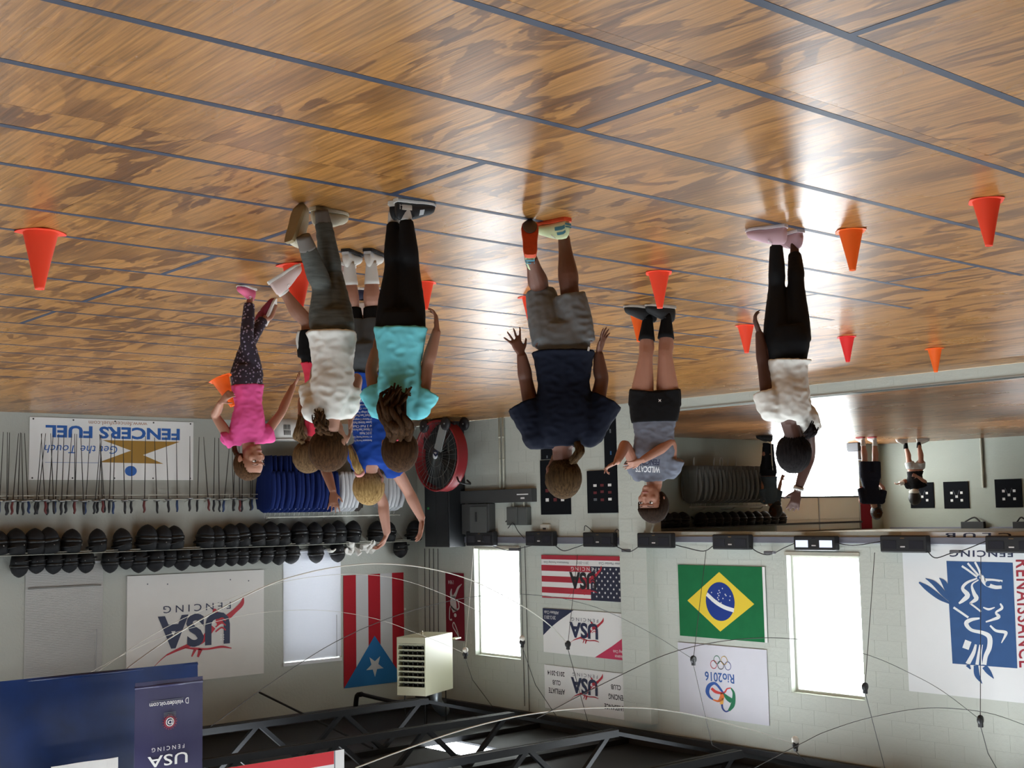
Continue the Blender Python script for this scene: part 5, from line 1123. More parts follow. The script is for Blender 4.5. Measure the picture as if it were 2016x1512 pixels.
M_DOME = mat('mask_dome_mesh', (34, 35, 38), 0.6, spec=0.2, bump=0.3, bscale=260); M_TRIM = mat('mask_trim', (14, 14, 15), 0.4); M_BIBK = mat('mask_bib_black', (22, 23, 25), 0.6, spec=0.25)
def fmask(label, group):
    r = empty('fencing_mask', (0, 0, 0), label, 'mask', group)
    def el(prof, sx=0.88, n=22): 
        return rings(bmesh.new(), [[Vector((rr*cos(2*pi*k/n)*1.0, rr*sx*sin(2*pi*k/n), h)) for k in range(n)] for rr, h in prof])
    local('bib', el([(0.09, 0.0), (0.128, 0.01), (0.140, 0.07), (0.146, 0.135)]), M_BIBK, r, True)
    local('trim', el([(0.144, 0.130), (0.152, 0.135), (0.154, 0.150), (0.150, 0.168), (0.138, 0.172)]), M_TRIM, r, True)
    local('mesh_dome', el([(0.140, 0.165), (0.132, 0.20), (0.112, 0.24), (0.075, 0.275), (0.035, 0.297), (0.004, 0.306)]), M_DOME, r, True)
    local('rear_strap', tube(bmesh.new(), [(-0.13, 0.0, 0.09), (-0.1, 0.12, 0.07), (0, 0.155, 0.06), (0.1, 0.12, 0.07), (0.13, 0.0, 0.09)], 0.010, 6, 3), M_TRIM, r, True)
    local('snap', ellipsoid(bmesh.new(), (-0.136, -0.05, 0.10), X_, Y_, Z_, 0.008, 0.008, 0.008, 8, 6), M_GUARD, r, True); return r
up_x = [40, 73, 107, 137, 170, 218, 249, 274, 306, 333, 358, 383, 408, 434, 456, 476, 499, 525, 548, 573, 622, 664, 789]
dn_x = [3, 35, 71, 103, 143, 197, 247, 292, 322, 349, 407, 431, 458, 482, 510, 536, 561, 596, 624, 650, 671, 697, 745, 768, 820]
m0 = fmask('black fencing mask sitting dome-up on top of the wire shelf', 'masks on top of the shelf'); first = True
for x in up_x:
    r = m0 if first else copy_tree(m0); first = False; c = onX(x, 1090, SXF+0.12); q = rnd.uniform(0.92, 1.06)
    r.location = (SXF+0.13, c.y, zs+0.006); r.rotation_euler = (rnd.uniform(-0.05, 0.05), rnd.uniform(-0.05, 0.05), rnd.uniform(-0.5, 0.5)); r.scale = (q*1.10, q*1.10, q*(1.02 if x % 2 else 1.10)); r['label'] = '%s fencing mask from the picture\'s left on top of the wire shelf' % ORD[up_x.index(x)]
m1 = fmask('black fencing mask hanging dome-down below the wire shelf', 'masks hanging below the shelf'); first = True
for x in dn_x:
    r = m1 if first else copy_tree(m1); first = False; c = onX(x, 1075, SXF-0.02); q = rnd.uniform(0.95, 1.12)
    r.location = (SXF+0.06, c.y, zs-0.012); r.rotation_euler = (pi+rnd.uniform(-0.12, 0.12), rnd.uniform(-0.08, 0.08), rnd.uniform(-0.6, 0.6)); r.scale = (q*1.14, q*1.14, q*1.22); r['label'] = '%s fencing mask from the picture\'s left hanging below the wire shelf' % ORD[dn_x.index(x)]
# gloves heaped on the shelf
bm = bmesh.new(); hand(bm, Vector((0, 0, 0)), X_, Z_, Y_, 0.24, 0.85, 0.10, tcurl=0.9); tube(bm, [(-0.12, 0, 0), (0.02, 0, 0)], [0.055, 0.036], 12); gm_ = remesh(bm, 0.007, 3)
M_GLV = cloth('white_glove_leather', (214, 212, 206)); gm_.materials.append(M_GLV)
for k in range(9):
    x = 662 + k*9.5; c = onX(x, 1086, SXF+0.1)
    g = bpy.data.objects.new('fencing_glove', gm_); COL.objects.link(g); g.location = (SXF+0.06+0.03*(k % 3), c.y, zs+0.05+0.035*(k % 3)+(0.03 if k < 5 else 0)); g.rotation_euler = (rnd.uniform(-0.6, 0.6), rnd.uniform(-0.7, 0.9), rnd.uniform(0, 6.28))
    tag(g, '%s crumpled white glove from the picture\'s left in the shelf heap' % ORD[k], 'glove', 'white gloves on the shelf')
# ---------------------------------------------------------------- clothes rail with club jackets
RX = XR-0.42; zc = onX(650, 1016, RX).z; y0, y1 = onX(526, 1016, RX).y, onX(787, 1013, RX).y; y1 = min(y1, YF-0.7)
e = empty('clothes_rail', (XR, (y0+y1)/2, zc), 'white wall-mounted clothes rail carrying blue and white garments', 'rail')
obj('rail', rod((RX, y0, zc), (RX, y1, zc), 0.014, 10), M_WIRE, e)
for k in range(3):
    y = y0+(y1-y0)*(0.08+0.42*k); bm = bmesh.new(); tube(bm, [(RX, y, zc), (XR-0.003, y, zc+0.05)], 0.012, 8); box(bm, (XR-0.012, y-0.02, zc-0.03), (XR-0.001, y+0.02, zc+0.1)); obj('bracket', bm, M_WIRE, e)
def garment_mesh(L, hw, th, seed):
    bm = bmesh.new(); rd = random.Random(seed); n = 28; lo = []
    for z, w, t in ((-0.075, 0.05, 0.03), (-0.10, 0.13, 0.04), (-0.15, hw*0.92, 0.05), (-0.25, hw, th), (-0.45, hw*0.95, th*1.05), (-0.7, hw*0.97, th), (-L, hw*1.02, th*1.1)):
        lp = []
        for k in range(n):
            a = 2*pi*k/n; f = 1+0.32*sin(k*2.7+seed+z*2)*min(1, -z*2)
            lp.append(Vector((w*cos(a), t*sin(a)*f + 0.012*sin(z*9+seed), z+0.012*sin(a*3+seed)*(1 if z < -0.5 else 0))))
        lo.append(lp)
    rings(bm, lo)
    for s in (-1, 1): tube(bm, [(s*hw*0.85, 0, -0.15), (s*(hw+0.03), 0.01*seed % 0.03, -0.35), (s*(hw+0.02), 0.02, -0.6), (s*(hw-0.02), 0.03, -0.78)], [0.036, 0.040, 0.038, 0.034], 10, 3)
    me = mesh_of(bm, 'garment', True); return me
def hanger_mesh():
    bm = bmesh.new(); tube(bm, [(0, 0, 0.016), (0.02, 0, 0.005), (0.018, 0, -0.02), (0, 0, -0.045), (0, 0, -0.075)], 0.005, 6, 3); tube(bm, [(-0.2, 0, -0.14), (0, 0, -0.075), (0.2, 0, -0.14)], 0.006, 6); return mesh_of(bm, 'hanger')
HM = hanger_mesh(); HM.materials.append(mat('hanger_white', (200, 200, 198), 0.4))
def hang(px, fx_, lab, grp, me, m, rz, name='hung_jacket', yy=None, X=RX, z=zc):
    me = me if me.materials else me
    if not me.materials: me.materials.append(m)
    y = yy if yy is not None else fx_(px).y
    r = empty(name, (X, y, z), lab, 'jacket', grp); r.rotation_euler = (0, 0, rz)
    g = bpy.data.objects.new('fabric', me); COL.objects.link(g); g.parent = r
    h_ = bpy.data.objects.new('hanger', HM); COL.objects.link(h_); h_.parent = r; return r
M_RB = cloth('royal_warmup', (18, 36, 92), vary=0.2, vscale=3); M_WJ = cloth('white_lame', (196, 198, 202), vary=0.08, vscale=4); M_GJ = cloth('dark_hoodie', (58, 52, 48))
mb = [garment_mesh(1.05, 0.25, 0.040, k) for k in (1, 2, 3)]; mw = [garment_mesh(0.74, 0.22, 0.036, k) for k in (4, 5)]; mg = garment_mesh(1.05, 0.24, 0.07, 6)
for k in range(14):
    x = 522 + k*9.6; hang(x, lambda q: onX(q, 1016, RX), '%s royal blue club jacket from the picture\'s left on the clothes rail' % ORD[k], 'blue jackets on the rail', mb[k % 3], M_RB, rnd.uniform(-0.07, 0.07))
for k in range(5): hang(658 + k*8, lambda q: onX(q, 1016, RX), '%s white jacket after the blue ones, before the dark hoodie' % ORD[k], 'white jackets by the blue jackets', mw[k % 2], M_WJ, rnd.uniform(-0.07, 0.07))
hang(704, lambda q: onX(q, 1014, RX), 'long dark brown-grey hoodie hanging among the white jackets', None, mg, M_GJ, 0.9)
for k in range(4): hang(752 + k*8, lambda q: onX(q, 1014, RX), '%s white jacket past the dark hoodie, towards the red fan' % ORD[k], 'white jackets by the fan', mw[k % 2], M_WJ, rnd.uniform(-0.07, 0.07))
# ---------------------------------------------------------------- white plastic basket on the floor by the wall
c = onX(562, 834, XR-0.45); M_BK = mat('white_plastic', (206, 204, 200), 0.45); M_SL = mat('slot_dark', (40, 40, 40), 0.7)
e = empty('laundry_basket', (XR-0.45, c.y, 0), 'white slotted plastic basket on the floor below the blue jackets', 'basket')
def rr_(hx, hy, z, n=24): return [Vector((XR-0.45+hx*math.copysign(abs(cos(2*pi*k/n))**0.5, cos(2*pi*k/n)), c.y+hy*math.copysign(abs(sin(2*pi*k/n))**0.5, sin(2*pi*k/n)), z)) for k in range(n)]
obj('body', rings(bmesh.new(), [rr_(0.16, 0.20, 0.0), rr_(0.18, 0.22, 0.12), rr_(0.205, 0.25, 0.36), rr_(0.195, 0.24, 0.36), rr_(0.17, 0.21, 0.1)]), M_BK, e, True)
obj('rim', rings(bmesh.new(), [rr_(0.205, 0.25, 0.35), rr_(0.225, 0.27, 0.352), rr_(0.225, 0.27, 0.375), rr_(0.2, 0.245, 0.375)]), M_BK, e)
for a in range(2):
    for k in range(5): obj('slot', boxm((XR-0.45-0.198+0.01*(1-a), c.y-0.14+k*0.028, 0.10+a*0.1), (XR-0.45-0.18, c.y-0.127+k*0.028, 0.185+a*0.1)), M_SL, e)
# ================================================================== ALONG THE FAR WALL
def fpx(xl, xr, yb, yt, d0=0.0, d1=0.1):      # box standing off the far wall between two depths, from its picture outline
    a, b = onY(xl, (yb+yt)/2, YF-d1), onY(xr, (yb+yt)/2, YF-d1); c, d = onY((xl+xr)/2, yb, YF-d1), onY((xl+xr)/2, yt, YF-d1)
    return Vector((a.x, YF-d1, c.z)), Vector((b.x, YF-d0, d.z))
SHF = lambda xl, xr, yb, yt: Sheet('Y', YF, xl, xr, yb, yt, NFAR)
# ---------------------------------------------------------------- USA Fencing flag with stars and stripes
s = SHF(1233, 1068, 1094, 1181); s.base('club_flag', cloth('flag_white_b', (222, 222, 220)), 'stars and stripes banner with a USA FENCING logo, topmost wording 2011-2012', 'flag', off=0.012); s.root['label'] = 'stars and stripes banner with USA FENCING logo above the scoring boxes'
V_RD = mat('flag_crimson', (168, 40, 56), 0.6)
for q_ in [[(0, 0), (1, 0), (1, 0.10), (0, 0.10)]] + [[(0.40, v), (1, v), (1, v+0.135), (0.40, v+0.135)] for v in (0.235, 0.49, 0.745)] + [[(0.40, 0.965), (1, 0.965), (1, 1), (0.40, 1)]]: s.P('red_stripe', q_, V_RD)
s.P('star_field', [(0, 0.235), (0.40, 0.235), (0.40, 1), (0, 1)], mat('flag_dark_navy', (30, 34, 56), 0.6))
s.Ps('stars', [star(0.035+0.066*(i+0.5*(j % 2)), 0.29+0.088*j, 0.034, s.H/s.W, 0.0) for j in range(8) for i in range(6) if 0.035+0.066*(i+0.5*(j % 2)) < 0.39], V_WHITE, 2)
for t_, u0, u1 in (('Premier Member Club', 0.02, 0.30), ('2011-2012', 0.42, 0.56), ('Renaissance Fencing Club', 0.66, 0.97)): s.T(t_, u0, u1, 0.135, 0.195, V_GREY, 1)
usa_logo(s.sub(0.27, 0.66, 0.26, 0.82), V_BLK, V_WHITE)
# ---------------------------------------------------------------- affiliate banner 2012-2013
s = SHF(1238, 1071, 1203, 1292); s.base('club_banner', V_WHITE, 'white USA FENCING banner with navy and crimson corner arcs', 'banner', off=0.012)
s.P('navy_corner', [(1, 0), (0.62, 0), (0.70, 0.12), (0.80, 0.26), (0.90, 0.42), (1, 0.62)][::-1], V_NAVY); s.P('crimson_corner', [(0, 1), (0, 0.40), (0.08, 0.56), (0.18, 0.72), (0.28, 0.86), (0.38, 1)], mat('print_crimson', (190, 44, 84), 0.5))
s.T('2012-2013', 0.84, 0.98, 0.16, 0.24, V_WHITE, 2); s.T('Affiliate Club', 0.80, 0.98, 0.05, 0.12, V_WHITE, 2); s.T('Renaissance', 0.01, 0.15, 0.90, 0.97, V_WHITE, 2); s.T('Fencing Club', 0.01, 0.17, 0.78, 0.86, V_WHITE, 2)
usa_logo(s.sub(0.27, 0.68, 0.16, 0.66), None, V_GREY)
# ---------------------------------------------------------------- affiliate banner 2013-2014
s = SHF(1242, 1074, 1318, 1406); s.base('club_banner', V_WHITE, 'white banner reading RENAISSANCE FENCING CLUB beside the USA FENCING logo', 'banner', off=0.012)
for t_, u0, u1, v0, v1 in (('RENAISSANCE', -0.0, 0.29, 0.70, 0.82), ('FENCING', 0.06, 0.24, 0.47, 0.59), ('CLUB', 0.10, 0.21, 0.26, 0.37), ('AFFILIATE', 0.75, 0.95, 0.52, 0.64), ('CLUB', 0.80, 0.90, 0.33, 0.44), ('2013-2014', 0.75, 0.96, 0.12, 0.23)): s.T(t_, max(0.005, u0), u1, v0, v1, V_BLK, 1, bold=0.02)
usa_logo(s.sub(0.30, 0.68, 0.10, 0.62), None, V_GREY)
# ---------------------------------------------------------------- green flag with yellow rhombus
s = SHF(1510, 1338, 1114, 1258); s.base('national_flag', cloth('flag_green', (28, 104, 62), vary=0.15, vscale=5), 'green flag with a yellow diamond and a starry blue disc', 'flag', off=0.012)
s.P('hoist_band', [(0, 0), (0.03, 0), (0.03, 1), (0, 1)], V_WHITE); s.P('yellow_rhombus', [(0.13, 0.50), (0.51, 0.085), (0.895, 0.50), (0.52, 0.90)], cloth('flag_yellow', (222, 194, 62)), 1)
s.P('blue_disc', disc(0.51, 0.49, 0.165, 0.265, 36), cloth('flag_disc_blue', (36, 58, 128)), 2); s.S('white_band', [([(0.355, 0.60), (0.46, 0.565), (0.56, 0.50), (0.66, 0.395)], 0.055)], V_WHITE, 3)
s.Ps('stars', [star(0.51+0.12*cos(k*2.4)*(k % 5+1)/5, 0.44+0.17*sin(k*2.4)*(k % 5+1)/5 - (0.04 if k % 2 else -0.0), 0.014, s.H/s.W) for k in range(18)], V_WHITE, 3)
# ---------------------------------------------------------------- games flag with rings and ribbon emblem
s = SHF(1513, 1338, 1272, 1416); s.base('games_flag', cloth('flag_pale', (206, 206, 214), vary=0.04), 'white Rio2016 flag with five rings and a ribbon emblem', 'flag', off=0.012)
s.T('Rio2016', 0.36, 0.69, 0.37, 0.50, mat('print_rio_blue', (40, 84, 150), 0.5), 1, bold=0.015)
k = s.H/s.W
for cx, cy, m in ((0.425, 0.265, (60, 70, 130)), (0.505, 0.265, (40, 40, 44)), (0.585, 0.265, (190, 50, 60)), (0.465, 0.195, (196, 160, 70)), (0.545, 0.195, (70, 130, 100))):
    s.S('ring', [([(cx+0.034*cos(a*pi/10), cy+0.034/k*sin(a*pi/10)) for a in range(21)], 0.009)], mat('ring_%d_%d_%d' % m, m, 0.5), 2, per=2)
def arc(cx, cy, rx, ry, a0, a1, n=10): return [(cx+rx*cos(radians(a0+(a1-a0)*i/n)), cy+ry*sin(radians(a0+(a1-a0)*i/n))) for i in range(n+1)]
me_ = lambda zx, zy: onY(1000+zx*0.2857, 1080+zy*0.2857, YF)
for nm_, pts, w, m in (('emblem_blue', [(1495, 1000), (1475, 975), (1450, 942), (1425, 927), (1392, 945), (1380, 985), (1395, 1020), (1420, 1040)], [10, 14, 16, 20, 28, 26, 16, 8], (44, 84, 156)), ('emblem_red', [(1408, 962), (1435, 985), (1470, 995), (1500, 988), (1515, 966), (1542, 960)], [18, 20, 16, 12, 10, 8], (204, 66, 62)), ('emblem_orange', [(1418, 1040), (1455, 1050), (1480, 1025), (1478, 995)], [8, 16, 32, 18], (226, 118, 60)), ('emblem_yellow', [(1478, 1030), (1478, 1072)], [30, 22], (228, 168, 76)), ('emblem_green', [(1542, 960), (1560, 990), (1562, 1030), (1553, 1080), (1528, 1116)], [8, 16, 24, 30, 16], (30, 112, 76)), ('emblem_green', [(1492, 1000), (1520, 1030), (1548, 1050)], [12, 30, 34], (30, 112, 76)), ('emblem_indigo', [(1480, 1072), (1486, 1102), (1506, 1122), (1528, 1116)], [14, 12, 10, 10], (52, 72, 140))):
    strokes(nm_, [(pts, w)], me_, mat('print_'+nm_, m, 0.5), s.root, NFAR, s.off+0.0022, per=4)
# ---------------------------------------------------------------- maroon banner with an athlete
s = SHF(915, 879, 1128, 1260); s.base('maroon_banner', cloth('maroon_cloth', (120, 30, 44)), 'narrow maroon banner with a pale running figure beside the bright window', 'banner', off=0.012)
M_PAL = mat('print_pale_grey', (186, 180, 178), 0.6)
s.S('athlete', [([(0.60, 0.35), (0.58, 0.46), (0.50, 0.58)], [0.10, 0.15, 0.10]), ([(0.55, 0.37), (0.42, 0.30), (0.30, 0.22), (0.10, 0.16)], [0.07, 0.05, 0.04, 0.01]), ([(0.64, 0.38), (0.70, 0.31), (0.66, 0.24)], [0.06, 0.05, 0.02]), ([(0.48, 0.56), (0.28, 0.52), (0.32, 0.42), (0.46, 0.40)], [0.03, 0.025, 0.025, 0.02]), ([(0.52, 0.56), (0.74, 0.50), (0.80, 0.64), (0.78, 0.70), (0.66, 0.70)], [0.03, 0.02, 0.018, 0.02, 0.03]), ([(0.30, 0.95), (0.40, 0.90), (0.62, 0.80), (0.56, 0.74), (0.40, 0.84), (0.30, 0.95)], 0.02)], M_PAL)
s.P('athlete_head', disc(0.48, 0.63, 0.07, 0.03), M_PAL); s.T('1984', 0.55, 0.85, 0.11, 0.17, M_PAL)
# ---------------------------------------------------------------- painted club mural
s = SHF(2040, 1783, 1047, 1372); s.o.z = HEAD+0.005; M_MW = mat('mural_white_paint', (222, 224, 224), 0.6, vary=0.03); M_MB = mat('mural_blue_paint', (38, 78, 128), 0.6, vary=0.15, vscale=6); M_MR = mat('mural_red_paint', (150, 36, 52), 0.6)
top = onY(1900, 1372).z; s.u = Vector((0, 0, top-s.o.z)); s.H = s.u.length
s.base('wall_mural', M_MW, 'white wall mural of a blue fencer panel with red RENAISSANCE lettering', 'mural', off=0.004, th=0.003)
mf = lambda zx, zy: onY(1456+zx*0.2857, 1080+zy*0.2857, YF)       # traced on the wall plane
def mp(name, lst, m, lv):
    for q_ in lst: strokes(name, [q_], mf, m, s.root, NFAR, s.off+0.0022*lv)
polys('blue_panel', [[(1428, 85), (1885, 97), (1917, 825), (1470, 792)]], mf, M_MB, s.root, NFAR, s.off+0.0022)
W_ = 22
mp('fencer_line', [([(1535, 120), (1580, 150), (1640, 195)], 14), ([(1575, 100), (1610, 140), (1650, 185)], 14), ([(1625, 92), (1650, 140), (1668, 190)], 14), ([(1668, 190), (1700, 240), (1760, 265), (1810, 265)], [30, 30, 26, 22]), ([(1690, 215), (1750, 215), (1815, 225)], [20, 14, 16]),
    ([(1640, 205), (1570, 235), (1540, 275), (1575, 320), (1545, 355), (1515, 378)], [10, 18, 22, 34, 26, 12]), ([(1650, 215), (1605, 250), (1620, 310), (1635, 345), (1590, 378)], [8, 12, 26, 30, 12]), ([(1590, 375), (1630, 405), (1668, 435)], 12), ([(1478, 405), (1530, 440), (1580, 475)], 15),
    ([(1682, 405), (1720, 418), (1762, 405)], [8, 16, 6]), ([(1800, 378), (1812, 410), (1770, 440), (1790, 470), (1745, 490), (1700, 505)], [10, 18, 14, 24, 16, 10]), ([(1658, 480), (1600, 490), (1565, 515), (1600, 560), (1680, 580), (1725, 610), (1725, 680), (1700, 740), (1690, 800)], [12, 24, 30, 22, 26, 34, 34, 30, 28]),
    ([(1730, 530), (1770, 565), (1830, 575), (1838, 590), (1808, 650)], [12, 18, 22, 20, 6]), ([(1632, 660), (1615, 720), (1575, 795)], [14, 26, 32]), ([(1660, 662), (1650, 730), (1640, 800)], [8, 18, 24]), ([(1678, 662), (1668, 740), (1672, 800)], [5, 8, 10]), ([(1580, 635), (1560, 690)], [46, 46])], M_MW, 2)
for q_ in (disc(1715, 243, 17, 18, 16), disc(1803, 237, 11, 12, 14)): polys('fencer_goggle', [q_], mf, M_MB, s.root, NFAR, s.off+0.0066)
mp('fencer_plume', [([(1240, 232), (1300, 275), (1380, 335), (1455, 380)], [10, 36, 34, 8]), ([(1285, 205), (1345, 240), (1410, 310), (1462, 372)], [4, 32, 36, 6]), ([(1380, 202), (1415, 240), (1450, 320), (1475, 372)], [4, 34, 30, 4]), ([(1575, 800), (1595, 830)], [30, 8]), ([(1632, 805), (1640, 870), (1675, 930)], [32, 36, 4]), ([(1690, 812), (1720, 850), (1755, 895)], [36, 34, 4])], M_MB, 2)
mt = lambda x, y: onY(x, y, YF)
text('lettering', 'RENAISSANCE', ((2000, 1102), (2007, 1314), (2028, 1102)), mt, M_MR, s.root, NFAR, s.off+0.0022, spacing=1.15, bold=0.015)
text('lettering', 'FENCING', ((1995, 1084), (1870, 1083), (1995, 1097)), mt, V_NAVY, s.root, NFAR, s.off+0.0022, spacing=1.2, bold=0.02); strokes('red_rule', [([(2010, 1062), (1861, 1060)], 4)], mt, M_MR, s.root, NFAR, s.off+0.0022, per=0)
text('lettering', 'CLUB', ((1992, 1049), (1862, 1049), (1992, 1058)), mt, V_NAVY, s.root, NFAR, s.off+0.0022, spacing=1.6, bold=0.02)
# ---------------------------------------------------------------- equipment rail and scoring boxes
M_RAIL = mat('galvanised_rail', (128, 130, 142), 0.4, metal=0.4); M_SB = mat('scoring_box_black', (22, 23, 26), 0.5); M_LENS = mat('scoring_lens_dark', (38, 38, 44), 0.25); M_LIT = mat('scoring_lens_lit', (214, 222, 240), 0.4, emit=((214, 222, 240), 0.7)); M_MARK = mat('box_marking', (104, 82, 52), 0.5)
for x0, x1, lab in ((1236, 886, 'grey steel rail carrying scoring boxes between the corner and the pilaster'), (2040, 1290, 'grey steel rail carrying scoring boxes above the wide opening')):
    a, b = fpx(x0, x1, 1057, 1070, 0.0, 0.05); tag(obj('equipment_rail', boxm(a, b, 0.006), M_RAIL), lab, 'rail')
boxes = [(970, 917, 1046, 1075, 'first'), (1087, 1034, 1046, 1075, 'second'), (1206, 1147, 1048, 1077, 'third'), (1320, 1254, 1049, 1079, 'fourth'), (1473, 1402, 1052, 1082, 'fifth'), (1643, 1562, 1055, 1084, 'sixth'), (1823, 1732, 1054, 1088, 'seventh'), (2045, 1939, 1055, 1089, 'eighth')]
for k, (xl, xr, yb, yt, o_) in enumerate(boxes):
    d0 = 0.05 if k != 3 else 0.17
    a, b = fpx(xl, xr, yb, yt, d0, d0+0.12); c = (a+b)/2
    e = empty('scoring_box', (c.x, c.y, a.z), '%s black scoring box along the wall rail, counted from the corner with the fan' % o_ if k != 5 else 'black scoring box with two lit white displays above the doorway', 'scoring box', 'scoring boxes')
    obj('case', boxm(a, b, 0.018), M_SB, e); w = b.x-a.x; h_ = b.z-a.z; f = a.y-0.002
    for u0, u1 in ((0.06, 0.36), (0.64, 0.94)): obj('display', boxm((a.x+w*u0, f-0.003, a.z+h_*0.30), (a.x+w*u1, f+0.004, a.z+h_*0.78)), M_LIT if k == 5 else M_LENS, e)
    obj('maker_mark', boxm((a.x+w*0.45, f-0.002, a.z+h_*0.62), (a.x+w*0.55, f+0.003, a.z+h_*0.70)), MATS['print_pale_grey'], e)
    for u in (0.5,): obj('small_print', boxm((a.x+w*u-0.03, f-0.002, a.z+h_*0.14), (a.x+w*u+0.03, f+0.003, a.z+h_*0.19)), M_MARK if k != 5 else M_LENS, e)
# looping leads between the boxes
M_LEAD = mat('black_lead', (26, 26, 28), 0.5)
def lead(name, pts, off, r, lab, m=None, cat='cable', grp='leads on the wall'): tag(obj(name, tube(bmesh.new(), [onY(x, y, YF-off) for x, y in pts], r, 6, 5), m or M_LEAD, None, True), lab, cat, grp)
for i, pts in enumerate(([(962, 1072), (985, 1080), (1005, 1084), (1030, 1078), (1052, 1073)], [(1086, 1068), (1108, 1084), (1130, 1079), (1150, 1072)], [(1204, 1070), (1222, 1080), (1240, 1086), (1258, 1076)], [(1318, 1070), (1350, 1078), (1385, 1085), (1405, 1074)], [(1471, 1070), (1490, 1086), (1515, 1092), (1545, 1078), (1564, 1070)], [(1641, 1068), (1680, 1074), (1735, 1066)], [(1821, 1078), (1840, 1098), (1870, 1090), (1900, 1082), (1940, 1066)], [(1150, 1045), (1152, 1035), (1160, 1040), (1168, 1048)], [(1208, 1050), (1216, 1042), (1225, 1060), (1238, 1082)], [(1000, 1040), (1010, 1030), (1020, 1046), (1032, 1060)])):
    lead('lead', pts, 0.13 if i != 2 else 0.2, 0.007, '%s thin black lead looping along the scoring boxes' % ORD[i])
for i, (x, y) in enumerate(((1010, 1082), (1232, 1084), (1512, 1088), (1878, 1086))):
    tag(obj('cable_plug', boxm(*fpx(x+9, x-9, y-3, y+3, 0.08, 0.16), 0.008), mat('plug_grey', (88, 88, 92), 0.5)), '%s grey cable junction from the corner, below the scoring box rail' % ORD[i], 'plug', 'cable junctions')
a, b = fpx(1081, 1063, 1032, 1049, 0.0, 0.05); e = empty('thermostat', (a+b)/2, 'small white wall thermostat with a dark square window', 'thermostat'); obj('case', boxm(a, b, 0.012), mat('thermostat_white', (214, 214, 204), 0.4), e); w = (b.x-a.x); obj('window', boxm((a.x+w*0.35, a.y-0.003, a.z+0.06), (a.x+w*0.68, a.y+0.004, b.z-0.055)), V_BLK, e)
# ---------------------------------------------------------------- felt hit targets
M_FELT = mat('black_felt', (22, 24, 28), 0.95, spec=0.1)
def patch(s, pl):
    for u, v, c in pl: s.P('target_square', [(u-0.055, v-0.030), (u+0.055, v-0.030), (u+0.055, v+0.030), (u-0.055, v+0.030)], {'w': V_WHITE, 'r': mat('patch_dull_red', (96, 34, 40), 0.7), 'g': mat('patch_grey', (92, 98, 104), 0.7), 'b': mat('patch_blue', (52, 92, 132), 0.7)}[c])
s = SHF(1218, 1158, 926, 1010); s.base('hit_target', M_FELT, 'black felt hit target with nine small squares beside the pilaster', 'target', off=0.004, th=0.02)
patch(s, [(0.25, 0.35, 'w'), (0.5, 0.35, 'r'), (0.73, 0.35, 'w'), (0.25, 0.52, 'r'), (0.5, 0.50, 'r'), (0.73, 0.52, 'r'), (0.25, 0.68, 'w'), (0.5, 0.69, 'r'), (0.73, 0.68, 'g')])
s2 = SHF(1217, 1191, 798, 925); b_ = s2.base('hit_target_leg', M_FELT, None, None, off=0.004, th=0.02); b_.name = 'leg_strip'; b_.parent = s.root; patch(s2, [(0.5, 0.40, 'g'), (0.5, 0.74, 'b')])
s = SHF(1124, 1066, 905, 1013); s.base('hit_target', M_FELT, 'black felt hit target partly hidden behind the ponytailed head', 'target', off=0.004, th=0.02); patch(s, [(0.25, 0.73, 'w'), (0.5, 0.73, 'r'), (0.77, 0.73, 'w'), (0.25, 0.56, 'r'), (0.77, 0.56, 'r')])
s2 = SHF(1091, 1066, 815, 904); b_ = s2.base('hit_target_leg', M_FELT, None, None, off=0.004, th=0.02); b_.name = 'leg_strip'; b_.parent = s.root; patch(s2, [(0.5, 0.95, 'g')])
# ---------------------------------------------------------------- electrical gear
M_EG = mat('enamel_grey_dark', (66, 68, 68), 0.5); M_EG2 = mat('enamel_grey_mid', (84, 88, 86), 0.5); M_CON = mat('conduit_painted', (176, 176, 160), 0.5)
a, b = fpx(1046, 900, 964, 990, 0.0, 0.13); e = empty('cable_trough', ((a+b)/2), 'long dark grey electrical trough mounted on the wall beside the big fan', 'trough'); obj('case', boxm(a, b, 0.008), M_EG, e)
obj('cover_label', boxm((a.x+0.08, a.y-0.003, a.z+0.09), (a.x+0.38, a.y+0.002, a.z+0.11)), V_WHITE, e); obj('warning_label', boxm((a.x+0.18, a.y-0.003, a.z+0.15), (a.x+0.28, a.y+0.002, a.z+0.18)), V_WHITE, e)
for x in (985, 992):
    p0 = onY(x, 966, YF-0.05); bm = bmesh.new(); tube(bm, [(p0.x, YF-0.05, 0.0), (p0.x, YF-0.05, a.z+0.02)], 0.017, 10)
    for z in (0.35, 0.75): lathe(bm, [(0.021, z-0.02), (0.022, z), (0.021, z+0.02)], 10, (p0.x, YF-0.05, 0))
    tag(obj('conduit', bm, M_CON, None, True), ('fan-side' if x == 985 else 'target-side')+' pale conduit pipe rising from the floor to the electrical trough', 'pipe', 'conduit pair')
for x0, x1, lab in ((1018, 997, 'grey electrical switch box above the trough, nearer the fan'), (1037, 1019, 'grey electrical switch box above the trough, nearer the felt targets')):
    a2, b2 = fpx(x0, x1, 998, 1034, 0.0, 0.11); e = empty('switch_box', (a2+b2)/2, lab, 'switch box', 'switch boxes'); obj('case', boxm(a2, b2, 0.01), M_EG2, e); obj('lever', bar(bmesh.new(), (b2.x+0.01, a2.y+0.05, a2.z+0.22), (b2.x+0.05, a2.y+0.02, a2.z+0.26), 0.018, 0.018), V_BLK, e); obj('nipple', rod(((a2.x+b2.x)/2, YF-0.06, b.z), ((a2.x+b2.x)/2, YF-0.06, a2.z+0.01), 0.02, 10), M_CON, e); obj('door', boxm((a2.x+0.02, a2.y-0.006, a2.z+0.03), (b2.x-0.02, a2.y+0.002, b2.z-0.04), 0.003), M_EG2, e)
